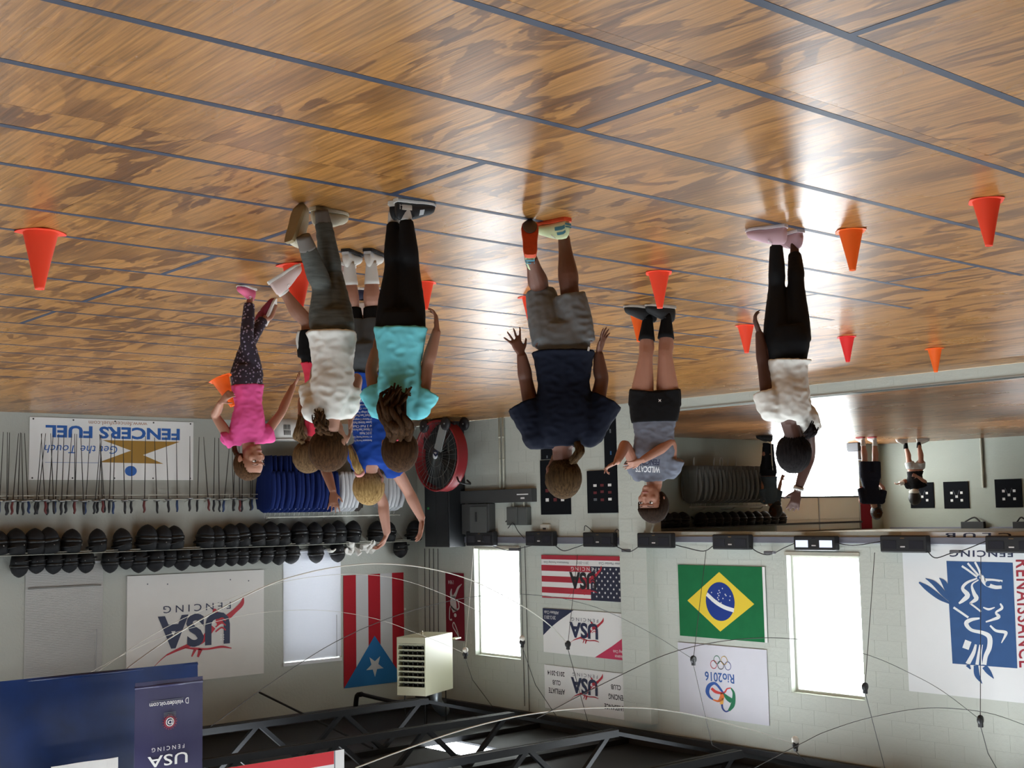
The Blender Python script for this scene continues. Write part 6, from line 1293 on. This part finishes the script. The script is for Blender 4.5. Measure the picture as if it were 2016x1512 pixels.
a3, b3 = fpx(962, 909, 992, 1052, 0.0, 0.16); e = empty('breaker_panel', (a3+b3)/2, 'large dark grey breaker panel left of the black cabinet', 'panel'); e['label'] = 'large dark grey breaker panel between the black cabinet and the switch boxes'; obj('case', boxm(a3, b3, 0.01), M_EG, e); obj('door', boxm((a3.x+0.05, a3.y-0.012, a3.z+0.05), (b3.x-0.25, a3.y+0.002, b3.z-0.03), 0.004), M_EG2, e); obj('handle', boxm((a3.x+0.32, a3.y-0.03, a3.z+0.15), (a3.x+0.35, a3.y-0.01, a3.z+0.32), 0.005), V_BLK, e)
a4, b4 = fpx(884, 836, 960, 1077, 0.02, 0.40); a4.z = 0; e = empty('equipment_cabinet', (a4.x, a4.y, 0), 'tall black cabinet standing in the corner behind the red fan', 'cabinet'); M_CB = mat('cabinet_black', (26, 29, 32), 0.45)
obj('body', boxm((a4.x, a4.y, 0.04), b4, 0.012), M_CB, e); obj('door', boxm((a4.x+0.03, a4.y-0.014, 0.10), ((a4.x+b4.x)/2-0.004, a4.y+0.002, b4.z-0.04), 0.004), M_CB, e); obj('door', boxm(((a4.x+b4.x)/2+0.004, a4.y-0.014, 0.10), (b4.x-0.03, a4.y+0.002, b4.z-0.04), 0.004), M_CB, e); obj('plinth', boxm((a4.x+0.02, a4.y+0.02, 0), (b4.x-0.02, b4.y-0.02, 0.045)), V_BLK, e)
g = onY(843, 1001, a4.y-0.016); obj('green_sticker', boxm((g.x-0.03, a4.y-0.018, g.z-0.02), (g.x+0.03, a4.y-0.013, g.z+0.02)), mat('sticker_green', (52, 132, 70), 0.5), e)
# ---------------------------------------------------------------- big red drum fan
FY = YF-0.98; fc = onY(858, 893, FY); R_ = 0.635; M_FRD = mat('fan_red', (132, 30, 36), 0.4); M_FGR = mat('fan_guard_wire', (92, 94, 92), 0.4, metal=0.6); M_FBL = mat('fan_blade', (52, 55, 56), 0.4, metal=0.5)
fc.z = R_+0.03; e = empty('drum_fan', (fc.x, FY, 0), 'big red drum fan on black wheels standing in the corner', 'fan'); n = 48
def ringY(r, y): return [Vector((fc.x+r*cos(2*pi*k/n), FY+y, fc.z+r*sin(2*pi*k/n))) for k in range(n)]
dr = obj('drum', rings(bmesh.new(), [ringY(R_-0.02, 0), ringY(R_, -0.005), ringY(R_+0.005, 0.02), ringY(R_, 0.04), ringY(R_, 0.20), ringY(R_+0.005, 0.22), ringY(R_-0.02, 0.23), ringY(R_-0.03, 0.20), ringY(R_-0.03, 0.03), ringY(R_-0.02, 0)], cap=False), M_FRD, e, True)
bm = bmesh.new()
for k in range(36): a_ = 2*pi*k/36; tube(bm, [(fc.x+0.06*cos(a_), FY-0.008, fc.z+0.06*sin(a_)), (fc.x+(R_-0.02)*cos(a_), FY+0.005, fc.z+(R_-0.02)*sin(a_))], 0.0035, 5)
for rr in (0.2, 0.4, 0.58): tube(bm, [p_ for p_ in ringY(rr, -0.006)]+[ringY(rr, -0.006)[0]], 0.004, 5)
tag(obj('guard', bm, M_FGR, e), kind='stuff')
for k in range(4):
    a_ = pi/4+k*pi/2+0.3; bm = bmesh.new(); pts = []
    for r in (0.07, 0.3, 0.56):
        wd_ = 0.10+0.14*(r/0.56); ca, sa = cos(a_), sin(a_); tx, tz = -sa, ca
        pts.append([Vector((fc.x+r*ca+tx*wd_*q, FY+0.10+0.07*q+dy, fc.z+r*sa+tz*wd_*q)) for q, dy in ((-0.5, 0), (0.5, 0), (0.5, 0.006), (-0.5, 0.006))])
    obj('blade', rings(bm, pts), M_FBL, e)
obj('hub', lathe(bmesh.new(), [(0.07, 0.20), (0.075, 0.06), (0.072, -0.012), (0.0, -0.016)], 24, (fc.x, FY, fc.z), Y_), M_FBL, e, True)
obj('hub_badge', lathe(bmesh.new(), [(0.065, 0.0), (0.062, 0.010), (0.0, 0.012)], 24, (fc.x, FY-0.012, fc.z), -Y_), mat('badge_white', (206, 210, 216), 0.4), e, True); strokes('badge_mark', [([(862, 890), (858, 897), (853, 891)], [1, 5, 1]), ([(864, 888), (852, 888)], 2)], lambda x, y: onY(x, y, FY-0.027), V_NAVY, e, NFAR, 0.0, per=2)
for dx in (-0.10, 0.06): obj('motor_strut', boxm((fc.x+dx-0.022, FY+0.18, fc.z-R_+0.02), (fc.x+dx+0.022, FY+0.20, fc.z+R_-0.02)), M_FGR, e)
obj('motor', lathe(bmesh.new(), [(0.11, 0.12), (0.13, 0.14), (0.13, 0.34), (0.09, 0.37)], 20, (fc.x, FY, fc.z), Y_), M_FBL, e, True)
obj('bright_plate', bar(bmesh.new(), (fc.x-0.08, FY-0.02, fc.z-0.09), (fc.x-0.26, FY-0.02, fc.z-0.50), 0.20, 0.02, -Y_), mat('bright_plate_metal', (196, 204, 206), 0.25, metal=0.7), e)  # bright plate built for the white reflection on the fan
for dx, dy in ((-0.36, -0.05), (-0.42, 0.32), (0.36, 0.02), (0.36, 0.32)): w_ = obj('wheel', lathe(bmesh.new(), [(0.05, -0.03), (0.115, -0.025), (0.12, 0), (0.115, 0.025), (0.05, 0.03)], 22, (fc.x+dx, FY+dy, 0.12), Y_), V_BLK, e, True); obj('axle_cap', lathe(bmesh.new(), [(0.016, 0), (0.012, 0.012)], 10, (fc.x+dx, FY+dy-0.03, 0.12), -Y_), M_GUARD, w_)
obj('handle', tube(bmesh.new(), [(fc.x-0.54, FY+0.05, fc.z+0.40), (fc.x-0.66, FY+0.02, fc.z+0.50), (fc.x-0.62, FY+0.28, fc.z+0.52), (fc.x-0.50, FY+0.30, fc.z+0.45)], 0.016, 8, 3), V_BLK, e, True); obj('cradle', tube(bmesh.new(), [(fc.x-0.40, FY+0.14, 0.12), (fc.x, FY+0.14, 0.05), (fc.x+0.40, FY+0.14, 0.12)], 0.02, 8, 4), V_BLK, e, True)
# ================================================================== OVERHEAD: HEATER, BANNERS, CORDS
# unit heater
D = 21.5; c0 = onD(837, 1256, D); th_ = YAW + radians(24); ax = Vector((cos(th_), sin(th_), 0)); ay = Vector((sin(th_), -cos(th_), 0))      # ax: depth direction away, ay: along the louvred face
hgt = onD(837, 1371, D).z - c0.z; wd_ = 0.54; dp = 1.0; M_HT = mat('heater_cream', (196, 196, 170), 0.45); M_HI = mat('heater_inside', (20, 20, 22), 0.5)
cen = c0 + ay*(wd_/2) + ax*(dp/2) + Z_*(hgt/2)
e = empty('unit_heater', cen, 'cream louvred unit heater hanging from the roof near the corner', 'heater')
def hb(u0, u1, d0, d1, z0, z1, m, nm): return obj(nm, obox(bmesh.new(), c0 + ay*((u0+u1)/2) + ax*((d0+d1)/2) + Z_*((z0+z1)/2), ax, ay, Z_, abs(d1-d0)/2, abs(u1-u0)/2, abs(z1-z0)/2), m, e)
t_ = 0.02
hb(0, t_, 0.0, dp, 0, hgt, M_HT, 'side_panel'); hb(wd_-t_, wd_, 0, dp, 0, hgt, M_HT, 'side_panel'); hb(t_, wd_-t_, 0, dp, 0, t_, M_HT, 'bottom_panel'); hb(t_, wd_-t_, 0, dp, hgt-t_, hgt, M_HT, 'top_panel'); hb(t_, wd_-t_, dp-t_, dp, t_, hgt-t_, M_HT, 'rear_panel')
hb(t_, wd_-t_, 0.0, 0.02, t_, 0.10, M_HT, 'front_strip'); hb(t_, wd_-t_, 0.0, 0.02, hgt-0.14, hgt-t_, M_HT, 'front_strip'); hb(t_, wd_-t_, 0.16, 0.18, 0.10, hgt-0.14, M_HI, 'core')
for k in range(8):
    z = 0.13 + k*(hgt-0.30)/7.4; obj('louvre', obox(bmesh.new(), c0 + ay*(wd_/2) + ax*0.05 + Z_*z, (ax*0.9+Z_*0.43).normalized(), ay, (Z_*0.9-ax*0.43).normalized(), 0.05, wd_/2-t_, 0.003), M_HT, e)
for k in range(5): hb(wd_*(k+1)/6-0.008, wd_*(k+1)/6+0.008, 0.06, 0.16, 0.10, hgt-0.14, M_FGR, 'fin')
for u, d in ((0.08, 0.12), (wd_-0.08, 0.12), (0.08, dp-0.12), (wd_-0.08, dp-0.12)): q = c0 + ay*u + ax*d; obj('hanger_rod', rod(q+Z_*hgt, Vector((q.x, q.y, ZROOF)), 0.010, 6), M_STEEL, e)
q = c0 + ax*(dp+0.02) + Z_*(hgt*0.12); obj('rear_bracket', bar(bmesh.new(), q, q+ax*0.22-ay*0.0, 0.10, 0.02), M_HT, e)
q = c0 + ax*(dp-0.25) + ay*0.2; obj('flue', tube(bmesh.new(), [q+Z_*(hgt-0.02), q+Z_*(hgt+0.18), q+Z_*(hgt+0.30)+ax*0.12, q+Z_*(hgt+0.4)+ax*0.3], 0.10, 16, 3), mat('galvanised_flue', (150, 156, 160), 0.35, metal=0.8), e, True)
q = c0+ay*(wd_*0.4)+ax*0.3; obj('drain_stub', rod(q, q-Z_*0.09, 0.014, 8), M_HT, e)
# hanging banner of the host city
s = Sheet('X', 12.28, 398, 265, 1338, 1512, NRIGHT); z0_ = onX(331, 1338, 12.28).z; s.o.z = z0_; s.u = Vector((0, 0, 4.60-z0_)); s.H = s.u.length; zf_ = lambda y: (onX(331, y, 12.28).z-z0_)/s.H
M_IND = mat('banner_indigo', (52, 50, 84), 0.4, bump=0.1, bscale=8); s.base('hanging_banner', M_IND, 'dark indigo hanging banner reading USA FENCING and visitdetroit.com', 'banner', off=0.0, th=0.006, wave=0.006)
s.off += 0.010
s.T('USA', 0.23, 0.82, zf_(1484), zf_(1506), V_WHITE, 1, bold=0.01, spacing=1.05); s.T('FENCING', 0.28, 0.76, zf_(1468), zf_(1476), V_WHITE, 1, spacing=1.6)
M_SEAL = mat('seal_red', (150, 50, 66), 0.5); cy = zf_(1421); k = s.H/s.W
s.P('seal', disc(0.50, cy, 0.085, 0.085/k, 30), M_SEAL, 1); s.P('seal_inner', disc(0.50, cy, 0.062, 0.062/k, 30), M_IND, 2); s.S('seal_ring', [([(0.50+0.055*cos(a*pi/8), cy+0.055/k*sin(a*pi/8)) for a in range(17)], 0.006)], V_WHITE, 3, per=1); s.T('D', 0.465, 0.535, cy-0.028/k*1.0, cy+0.032/k, V_WHITE, 4, bold=0.02)
s.Ps('seal_rays', [disc(0.50+0.10*cos(a*pi/9), cy+0.10/k*sin(a*pi/9), 0.008, 0.008/k, 8) for a in range(18)], M_SEAL, 1)
for j in range(3): s.P('seal_caption', [(0.41, zf_(1408-j*3)), (0.59, zf_(1408-j*3)), (0.59, zf_(1409.6-j*3)), (0.41, zf_(1409.6-j*3))], V_GREY, 1)
s.T('visitdetroit.com', 0.30, 0.80, zf_(1380), zf_(1389), V_WHITE, 1, bold=0.01); s.T('D', 0.22, 0.27, zf_(1377), zf_(1389), V_WHITE, 1); s.P('small_caption', [(0.30, zf_(1376.5)), (0.78, zf_(1376.5)), (0.78, zf_(1378)), (0.30, zf_(1378))], V_GREY, 1)
obj('hem_pole', rod(s(0, 0.0)-s.n*0.0+Z_*0.05, s(1, 0.0)+Z_*0.05, 0.016, 10), M_IND, s.root, True)
# long blue banner behind it
s = Sheet('X', 14.40, 388, -60, 1322, 1460, NRIGHT); z0_ = onX(388, 1303, 14.40).z; s.o.z = z0_; s.u = Vector((0, 0, 4.58-z0_)); s.H = s.u.length
s.base('hanging_banner', mat('banner_deep_blue', (14, 38, 84), 0.3, vary=0.9, vscale=2.2), 'long glossy deep blue banner hanging behind the indigo banner', 'banner', off=0.0, th=0.006, wave=0.02, nx=40)
obj('hem_roll', tube(bmesh.new(), [s(0, 0.02), s(0.5, 0.02), s(1, 0.02)], 0.02, 10), MATS['banner_deep_blue'], s.root, True)
# hanging flag with white hoist at the top edge of the picture
s = Sheet('X', 8.08, 677, 300, 1475, 1512, NRIGHT); z0_ = onX(677, 1475, 8.08).z; s.o.z = z0_; s.u = Vector((0, 0, 4.60-z0_)); s.H = s.u.length
s.base('hanging_flag', cloth('flag_white_c', (220, 220, 218)), 'red and white striped flag with a white hoist hanging from the roof', 'flag', off=0.0, th=0.004, wave=0.0, nx=24)
n_ = 13
for j in range(7): s.P('red_stripe', [(0.06, 2*j/n_), (1, 2*j/n_), (1, (2*j+1)/n_), (0.06, (2*j+1)/n_)], cloth('flag_red_c', (196, 60, 66)))
s.P('canton', [(0.06, 6/13), (0.5, 6/13), (0.5, 1), (0.06, 1)], V_NAVY, 2); s.Ps('stars', [star(0.09+0.045*(i+0.5*(j % 2)), 0.5+0.055*j, 0.018, s.H/s.W) for j in range(9) for i in range(9)], V_WHITE, 3)
obj('hoist_seam', boxm((8.075, s(0.055, 0).y-0.004, z0_), (8.078, s(0.055, 0).y+0.004, 4.6)), V_GREY, s.root)
s = Sheet('X', 10.18, 232, 100, 1500, 1512, NRIGHT); z0_ = onX(166, 1500, 10.18).z; s.o.z = z0_; s.u = Vector((0, 0, 4.60-z0_)); s.H = s.u.length
s.base('hanging_banner', V_WHITE, 'plain white banner whose lower edge just shows beside the indigo banner', 'banner', off=0.0, th=0.004, wave=0.01)
# ---------------------------------------------------------------- reel cords, pulleys and drop lines
M_CW = mat('cord_white', (206, 204, 196), 0.6); M_CD = mat('cord_dark', (62, 62, 62), 0.6); YP = 13.6
M_PUL = mat('pulley_black', (30, 30, 32), 0.5); M_BALL = mat('pulley_ball_white', (214, 210, 200), 0.5)
pul = [(916, 1287, 930, 1338, 933, 1076, True, 'pulley with a white ball hanging beside the maroon banner'), (1028, 1264, 1054, 1348, None, None, True, 'pulley with a white ball at the edge of the bright window'), (1118, 1268, 1158, 1424, 1137, 1092, False, 'black pulley hanging before the middle USA FENCING banner'), (1365, 1298, 1402, 1467, 1390, 1084, False, 'black pulley hanging before the white games flag'), (1703, 1352, 1742, 1512, 1722, 1088, False, 'black pulley hanging beside the large bright window'), (1930, 1417, 1945, 1483, 1931, 1095, False, 'black pulley hanging above the blue fencer mural'), (1566, 1466, 1585, 1500, None, None, True, 'pulley with a white ball near the roof above the bright window')]
for x, y, ux, uy, dx, dy, ball, lab in pul:
    c = onY(x, y, YP); t = onY(ux, uy, YP+0.4); t.z = min(t.z, ZROOF-0.02)
    if t.z < ZROOF-0.3:
        q = t + (t-c); t2 = Vector((q.x, min(YF-0.02, q.y), min(ZROOF, q.z)))
    e = empty('cord_pulley', c, lab, 'pulley', 'cord pulleys')
    obj('block', lathe(bmesh.new(), [(0.02, -0.02), (0.05, -0.016), (0.055, 0), (0.05, 0.016), (0.02, 0.02)], 16, c, X_), M_PUL, e, True); obj('cheek', boxm(c+Vector((-0.026, -0.018, -0.01)), c+Vector((0.026, 0.018, 0.085)), 0.006), M_PUL, e)
    if ball: obj('stop_ball', ellipsoid(bmesh.new(), c+Vector((0, 0, -0.06)), X_, Y_, Z_, 0.05, 0.05, 0.05, 14, 10), M_BALL, e, True)
    obj('hang_line', tube(bmesh.new(), [c+Z_*0.08, t, Vector((t.x, YF-0.01 if t.y > YF-0.7 else t.y, ZROOF-0.01))], 0.005, 5), M_CD, e)
    if dx: obj('drop_line', rod(c, onY(dx, dy, YF-0.15), 0.0045, 5), M_CD if not ball else M_CW, e)
def cord(pts, X, m, r, lab): tag(obj('reel_cord', tube(bmesh.new(), [onX(x, y, X) for x, y in pts], r, 6, 6), m, None, True), lab, 'cord', 'sagging reel cords')
Xp = lambda i: onY(pul[i][0], pul[i][1], YP).x
cord([(1118, 1268), (1080, 1229), (1023, 1190), (929, 1143), (843, 1119), (757, 1110), (680, 1114), (600, 1129), (517, 1157), (371, 1234), (249, 1317), (130, 1420), (28, 1512)], Xp(2), M_CW, 0.008, 'bright white cord in a long arc across the blinds and flags')
cord([(916, 1287), (870, 1266), (811, 1243), (757, 1223), (690, 1208), (614, 1201), (517, 1206), (420, 1225), (300, 1262), (150, 1340), (0, 1440)], Xp(0), M_CW, 0.0035, 'thin pale cord sagging before the striped star flag')
cord([(1028, 1264), (985, 1226), (929, 1197), (871, 1169), (797, 1143), (720, 1131), (640, 1133), (540, 1150), (420, 1192), (300, 1250), (160, 1345)], Xp(1), M_CW, 0.0035, 'thin pale cord passing before the maroon banner')
cord([(1365, 1298), (1286, 1249), (1200, 1206), (1140, 1186), (1080, 1174), (1000, 1170), (900, 1180), (780, 1212), (660, 1264), (540, 1340), (415, 1430)], Xp(3), M_CD, 0.0035, 'dark cord crossing before the banners down to the joists')
cord([(1930, 1417), (1856, 1361), (1793, 1326), (1713, 1291), (1600, 1262), (1474, 1257), (1334, 1281), (1200, 1340), (1057, 1414)], Xp(5), M_CD, 0.0035, 'dark cord sagging from the pulley above the fencer mural')
cord([(1566, 1466), (1500, 1443), (1457, 1431), (1371, 1409), (1300, 1397), (1243, 1393), (1160, 1394), (1086, 1400), (1000, 1414), (900, 1440), (790, 1478), (700, 1512)], Xp(6), M_CW, 0.007, 'white cord in a shallow arc just below the roof joists')
cord([(2030, 1432), (1942, 1403), (1827, 1394), (1713, 1413), (1627, 1440), (1585, 1460), (1530, 1488), (1485, 1512)], 7.4, M_CD, 0.0035, 'dark cord arching below the blue fencer mural')
for i, x in enumerate((836, 845, 853, 862)): tag(obj('wall_cable', rod(onY(x, 1080, YF-0.02), onY(x+2, 1400, YF-0.02), 0.007, 5), M_CD), '%s thin dark cable from the corner, running up the wall' % ORD[i], 'cable', 'cables up the corner')
for i, (x, y0_, y1_) in enumerate(((1024, 1075, 1390), (1033, 1075, 1400))): tag(obj('wall_cable', rod(onY(x, y0_, YF-0.02), onY(x+9, y1_, YF-0.02), 0.006, 5), M_CD), '%s thin dark cable on the wall between the bright window and the banners' % ORD[i], 'cable', 'cables by the banners')
# ================================================================== THINGS IN THE ROOM BEYOND
# overhead door, half raised
zb = onX(1640, 979, X2).z; M_DP = mat('door_panel_cream', (206, 204, 192), 0.6); d1 = tag(obj('door_1', boxm((X2+0.02, DY0-0.03, zb), (X2+0.04, DY1+0.03, 2.28)), M_DP), kind='structure')
zs_ = [zb, onX(1640, 1022, X2).z, 2.28]
for a, b in zip(zs_, zs_[1:]):
    for j in range(2): y0, y1 = DY0+(DY1-DY0)*j/2, DY0+(DY1-DY0)*(j+1)/2; obj('panel', boxm((X2+0.0, y0+0.01, a+0.008), (X2+0.022, y1-0.01, b-0.008), 0.004), M_DP, d1)
obj('bottom_seal', boxm((X2-0.005, DY0, zb-0.03), (X2+0.04, DY1, zb+0.01)), V_BLK, d1); zt = onX(1600, 1030, X2).z
obj('strut', boxm((X2-0.045, DY0, zt-0.02), (X2+0.0, DY1, zt+0.025)), V_BLK, d1)
for y in (DY0+0.04, (DY0+DY1)/2, DY1-0.04): obj('hinge_stile', boxm((X2-0.012, y-0.02, zb), (X2+0.001, y+0.02, 2.25)), mat('stile_steel', (170, 172, 172), 0.4, metal=0.5), d1)
obj('hanging_rope', rod((X2-0.05, (DY0+DY1)/2+0.3, zb), (X2-0.05, (DY0+DY1)/2+0.3, ZCURB+0.25), 0.006, 5), M_LEAD, d1)
# red banner and bin beside the door
s = Sheet('X', X2, 1715, 1694, 958, 1041, NRIGHT); s.base('red_banner', cloth('deep_red_cloth', (128, 30, 42)), 'narrow deep red banner on the wall beside the overhead door', 'banner')
c = onX(1685, 880, X2-0.25); e = empty('bin', (X2-0.25, c.y, ZCURB), 'grey bin with a black base standing by the door jamb', 'bin'); obj('body', boxm((X2-0.42, c.y-0.16, ZCURB+0.2), (X2-0.1, c.y+0.16, ZCURB+0.42), 0.02), mat('bin_grey', (110, 112, 120), 0.5), e); obj('base', boxm((X2-0.43, c.y-0.17, ZCURB), (X2-0.09, c.y+0.17, ZCURB+0.2), 0.015), V_BLK, e)
# table standing outside in the light
tp_ = onX(1670, 905, X2+3.0); M_TB = mat('outdoor_table', (150, 130, 150), 0.6); gz = ZCURB-0.03
e = empty('outdoor_table', (X2+3.0, tp_.y, gz), 'slim folding table standing outside in the bright doorway', 'table'); obj('table_top', boxm((X2+2.7, tp_.y-0.5, gz+0.70), (X2+3.3, tp_.y+0.5, gz+0.735), 0.006), M_TB, e)
for a in (-0.42, 0.42):
    for b in (-0.22, 0.22): obj('leg', rod((X2+3.0+b, tp_.y+a, gz), (X2+3.0+b*0.8, tp_.y+a, gz+0.7), 0.016, 8), M_TB, e)
# grey jackets on a rail
RX2 = X2-0.40; zj = onX(1435, 997, RX2).z; y0, y1 = onX(1358, 998, RX2).y, onX(1510, 998, RX2).y
e = empty('clothes_rail', (X2, (y0+y1)/2, zj), 'white clothes rail of grey jackets in the room beyond the opening', 'rail'); obj('rail', rod((RX2, y0, zj), (RX2, y1, zj), 0.016, 8), M_WIRE, e)
for k in range(3): y = y0+(y1-y0)*(0.2+0.38*k); obj('bracket', tube(bmesh.new(), [(RX2, y, zj), (RX2+0.1, y, zj+0.06), (X2-0.002, y, zj+0.06)], 0.012, 6), M_WIRE, e)
M_LG = cloth('grey_lame', (112, 116, 114), vary=0.2, vscale=4); ml = [garment_mesh(0.86, 0.23, 0.05, k) for k in (11, 12, 13)]
for m_ in ml: m_.materials.append(M_LG)
for k in range(17): y = y0+0.05+(y1-y0-0.1)*k/16; hang(0, None, '%s grey jacket from the picture\'s left on the rail beyond the opening' % ORD[k], 'grey jackets beyond the opening', ml[k % 3], M_LG, rnd.uniform(-0.1, 0.1), yy=y, X=RX2, z=zj)
M_LOOP = mat('strap_pale', (176, 180, 176), 0.6)
for k, (x, y_, w) in enumerate(((1366, 925, 2), (1405, 905, 1), (1420, 915, 5), (1433, 908, 1), (1449, 918, 1))):
    c = onX(x, y_, RX2-0.1); c.z = zj-0.86-0.08; bm = bmesh.new()
    if w > 2: tube(bm, [c+Vector((0, 0.05*cos(t*0.6), 0.11*sin(t*0.6))) for t in range(12)], 0.010, 6)
    else: tube(bm, [c+Z_*0.12, c, c-Z_*0.10+Y_*0.02], [0.02, 0.018, 0.012], 6, 3)
    tag(obj('hanging_strap', bm, M_LOOP, None, True), '%s pale strap from the picture\'s left dangling below the grey jackets' % ORD[k], 'strap', 'straps under the grey jackets')
# masks on a shelf
SX2 = X2-0.30; zm = onX(1460, 1044, SX2).z; zm = min(zm, 2.02); y0, y1 = onX(1284, 1040, SX2).y, onX(1546, 1040, SX2).y
e = empty('mask_shelf', (X2, (y0+y1)/2, zm), 'dark shelf of fencing masks in the room beyond the opening', 'shelf'); obj('board', boxm((SX2-0.02, y0, zm+0.06), (X2, y1, zm+0.085)), mat('shelf_dark', (52, 54, 52), 0.6), e)
for k in range(4): y = y0+(y1-y0)*(k+0.4)/4; obj('bracket', bar(bmesh.new(), (SX2+0.02, y, zm+0.06), (X2-0.01, y, zm-0.16), 0.02, 0.02), M_STEEL, e)
m2 = fmask('shiny dark fencing mask hanging under the shelf beyond the opening', 'masks beyond the opening'); first = True
for k in range(11):
    r = m2 if first else copy_tree(m2); first = False; c = onX(1384+k*15.6, 1040, SX2+0.05); r.location = (SX2+0.10, c.y, zm+0.05); r.rotation_euler = (pi, 0, rnd.uniform(-0.3, 0.3)); r.scale = (1.1, 1.1, 1.0); r['label'] = '%s shiny dark mask from the picture\'s left under the shelf beyond the opening' % ORD[k]
m3 = fmask('black fencing mask at the pilaster end of the shelf beyond the opening', 'masks by the pilaster'); first = True
for k in range(4):
    r = m3 if first else copy_tree(m3); first = False; c = onX(1300+k*16, 1040, SX2+0.05); r.location = (SX2+0.10, c.y, zm+0.05); r.rotation_euler = (pi, 0, rnd.uniform(-0.3, 0.3)); r.scale = (1.15, 1.15, 1.05); r['label'] = '%s black mask counted from the pilaster, on the shelf beyond the opening' % ORD[k]
# felt targets, rail, scoring boxes and conduit on the back wall
for xl, xr, yb, yt, lab in ((1839, 1793, 950, 1000, 'black felt target on the far back wall behind the masked fencer'), (1908, 1859, 948, 1001, 'middle black felt target on the far back wall'), (2013, 1960, 943, 999, 'black felt target on the far back wall at the picture edge')):
    s = Sheet('Y', Y2, xl, xr, yb, yt, NFAR); s.base('hit_target', M_FELT, lab, 'target', off=0.004, th=0.02, group='far wall targets')
    for u, v, w in ((0.28, 0.42, 1), (0.68, 0.42, 1), (0.48, 0.56, 1), (0.28, 0.70, 1), (0.68, 0.70, 1)): s.P('target_square', [(u-0.05, v-0.045), (u+0.05, v-0.045), (u+0.05, v+0.045), (u-0.05, v+0.045)], V_WHITE)
    s.S('outline', [([(0.36, 0.32), (0.48, 0.60), (0.62, 0.32)], 0.015)], V_GREY, 1, per=0)
a, b = onY(2030, 1037, Y2-0.05), onY(1752, 1044, Y2-0.05); tag(obj('equipment_rail', boxm((a.x, Y2-0.05, a.z), (b.x, Y2, a.z+0.08)), M_RAIL), 'grey rail high on the far back wall of the room beyond', 'rail')
for xl, xr, lab in ((1936, 1892, 'small black scoring box on the far back wall between two felt targets'), (2030, 1994, 'small black scoring box on the far back wall at the picture edge')):
    a, b = onY(xl, 1027, Y2-0.16), onY(xr, 1046, Y2-0.16); e = empty('scoring_box', (a.x, Y2-0.1, a.z), lab, 'scoring box'); obj('case', boxm((a.x, Y2-0.16, a.z), (b.x, Y2-0.05, b.z), 0.012), M_SB, e); obj('cable_bundle', tube(bmesh.new(), [Vector((a.x+0.1, Y2-0.13, a.z)), Vector((a.x+0.25, Y2-0.12, a.z-0.1)), Vector((b.x-0.1, Y2-0.13, a.z))], 0.02, 6, 4), M_LEAD, e, True)
q = onY(1936, 960, Y2-0.03); tag(obj('conduit', rod((q.x, Y2-0.03, ZCURB), (q.x, Y2-0.03, q.z), 0.03, 8), M_CON), 'pale conduit rising up the far back wall between two felt targets', 'pipe')
c = onz(1345, 868, ZCURB)
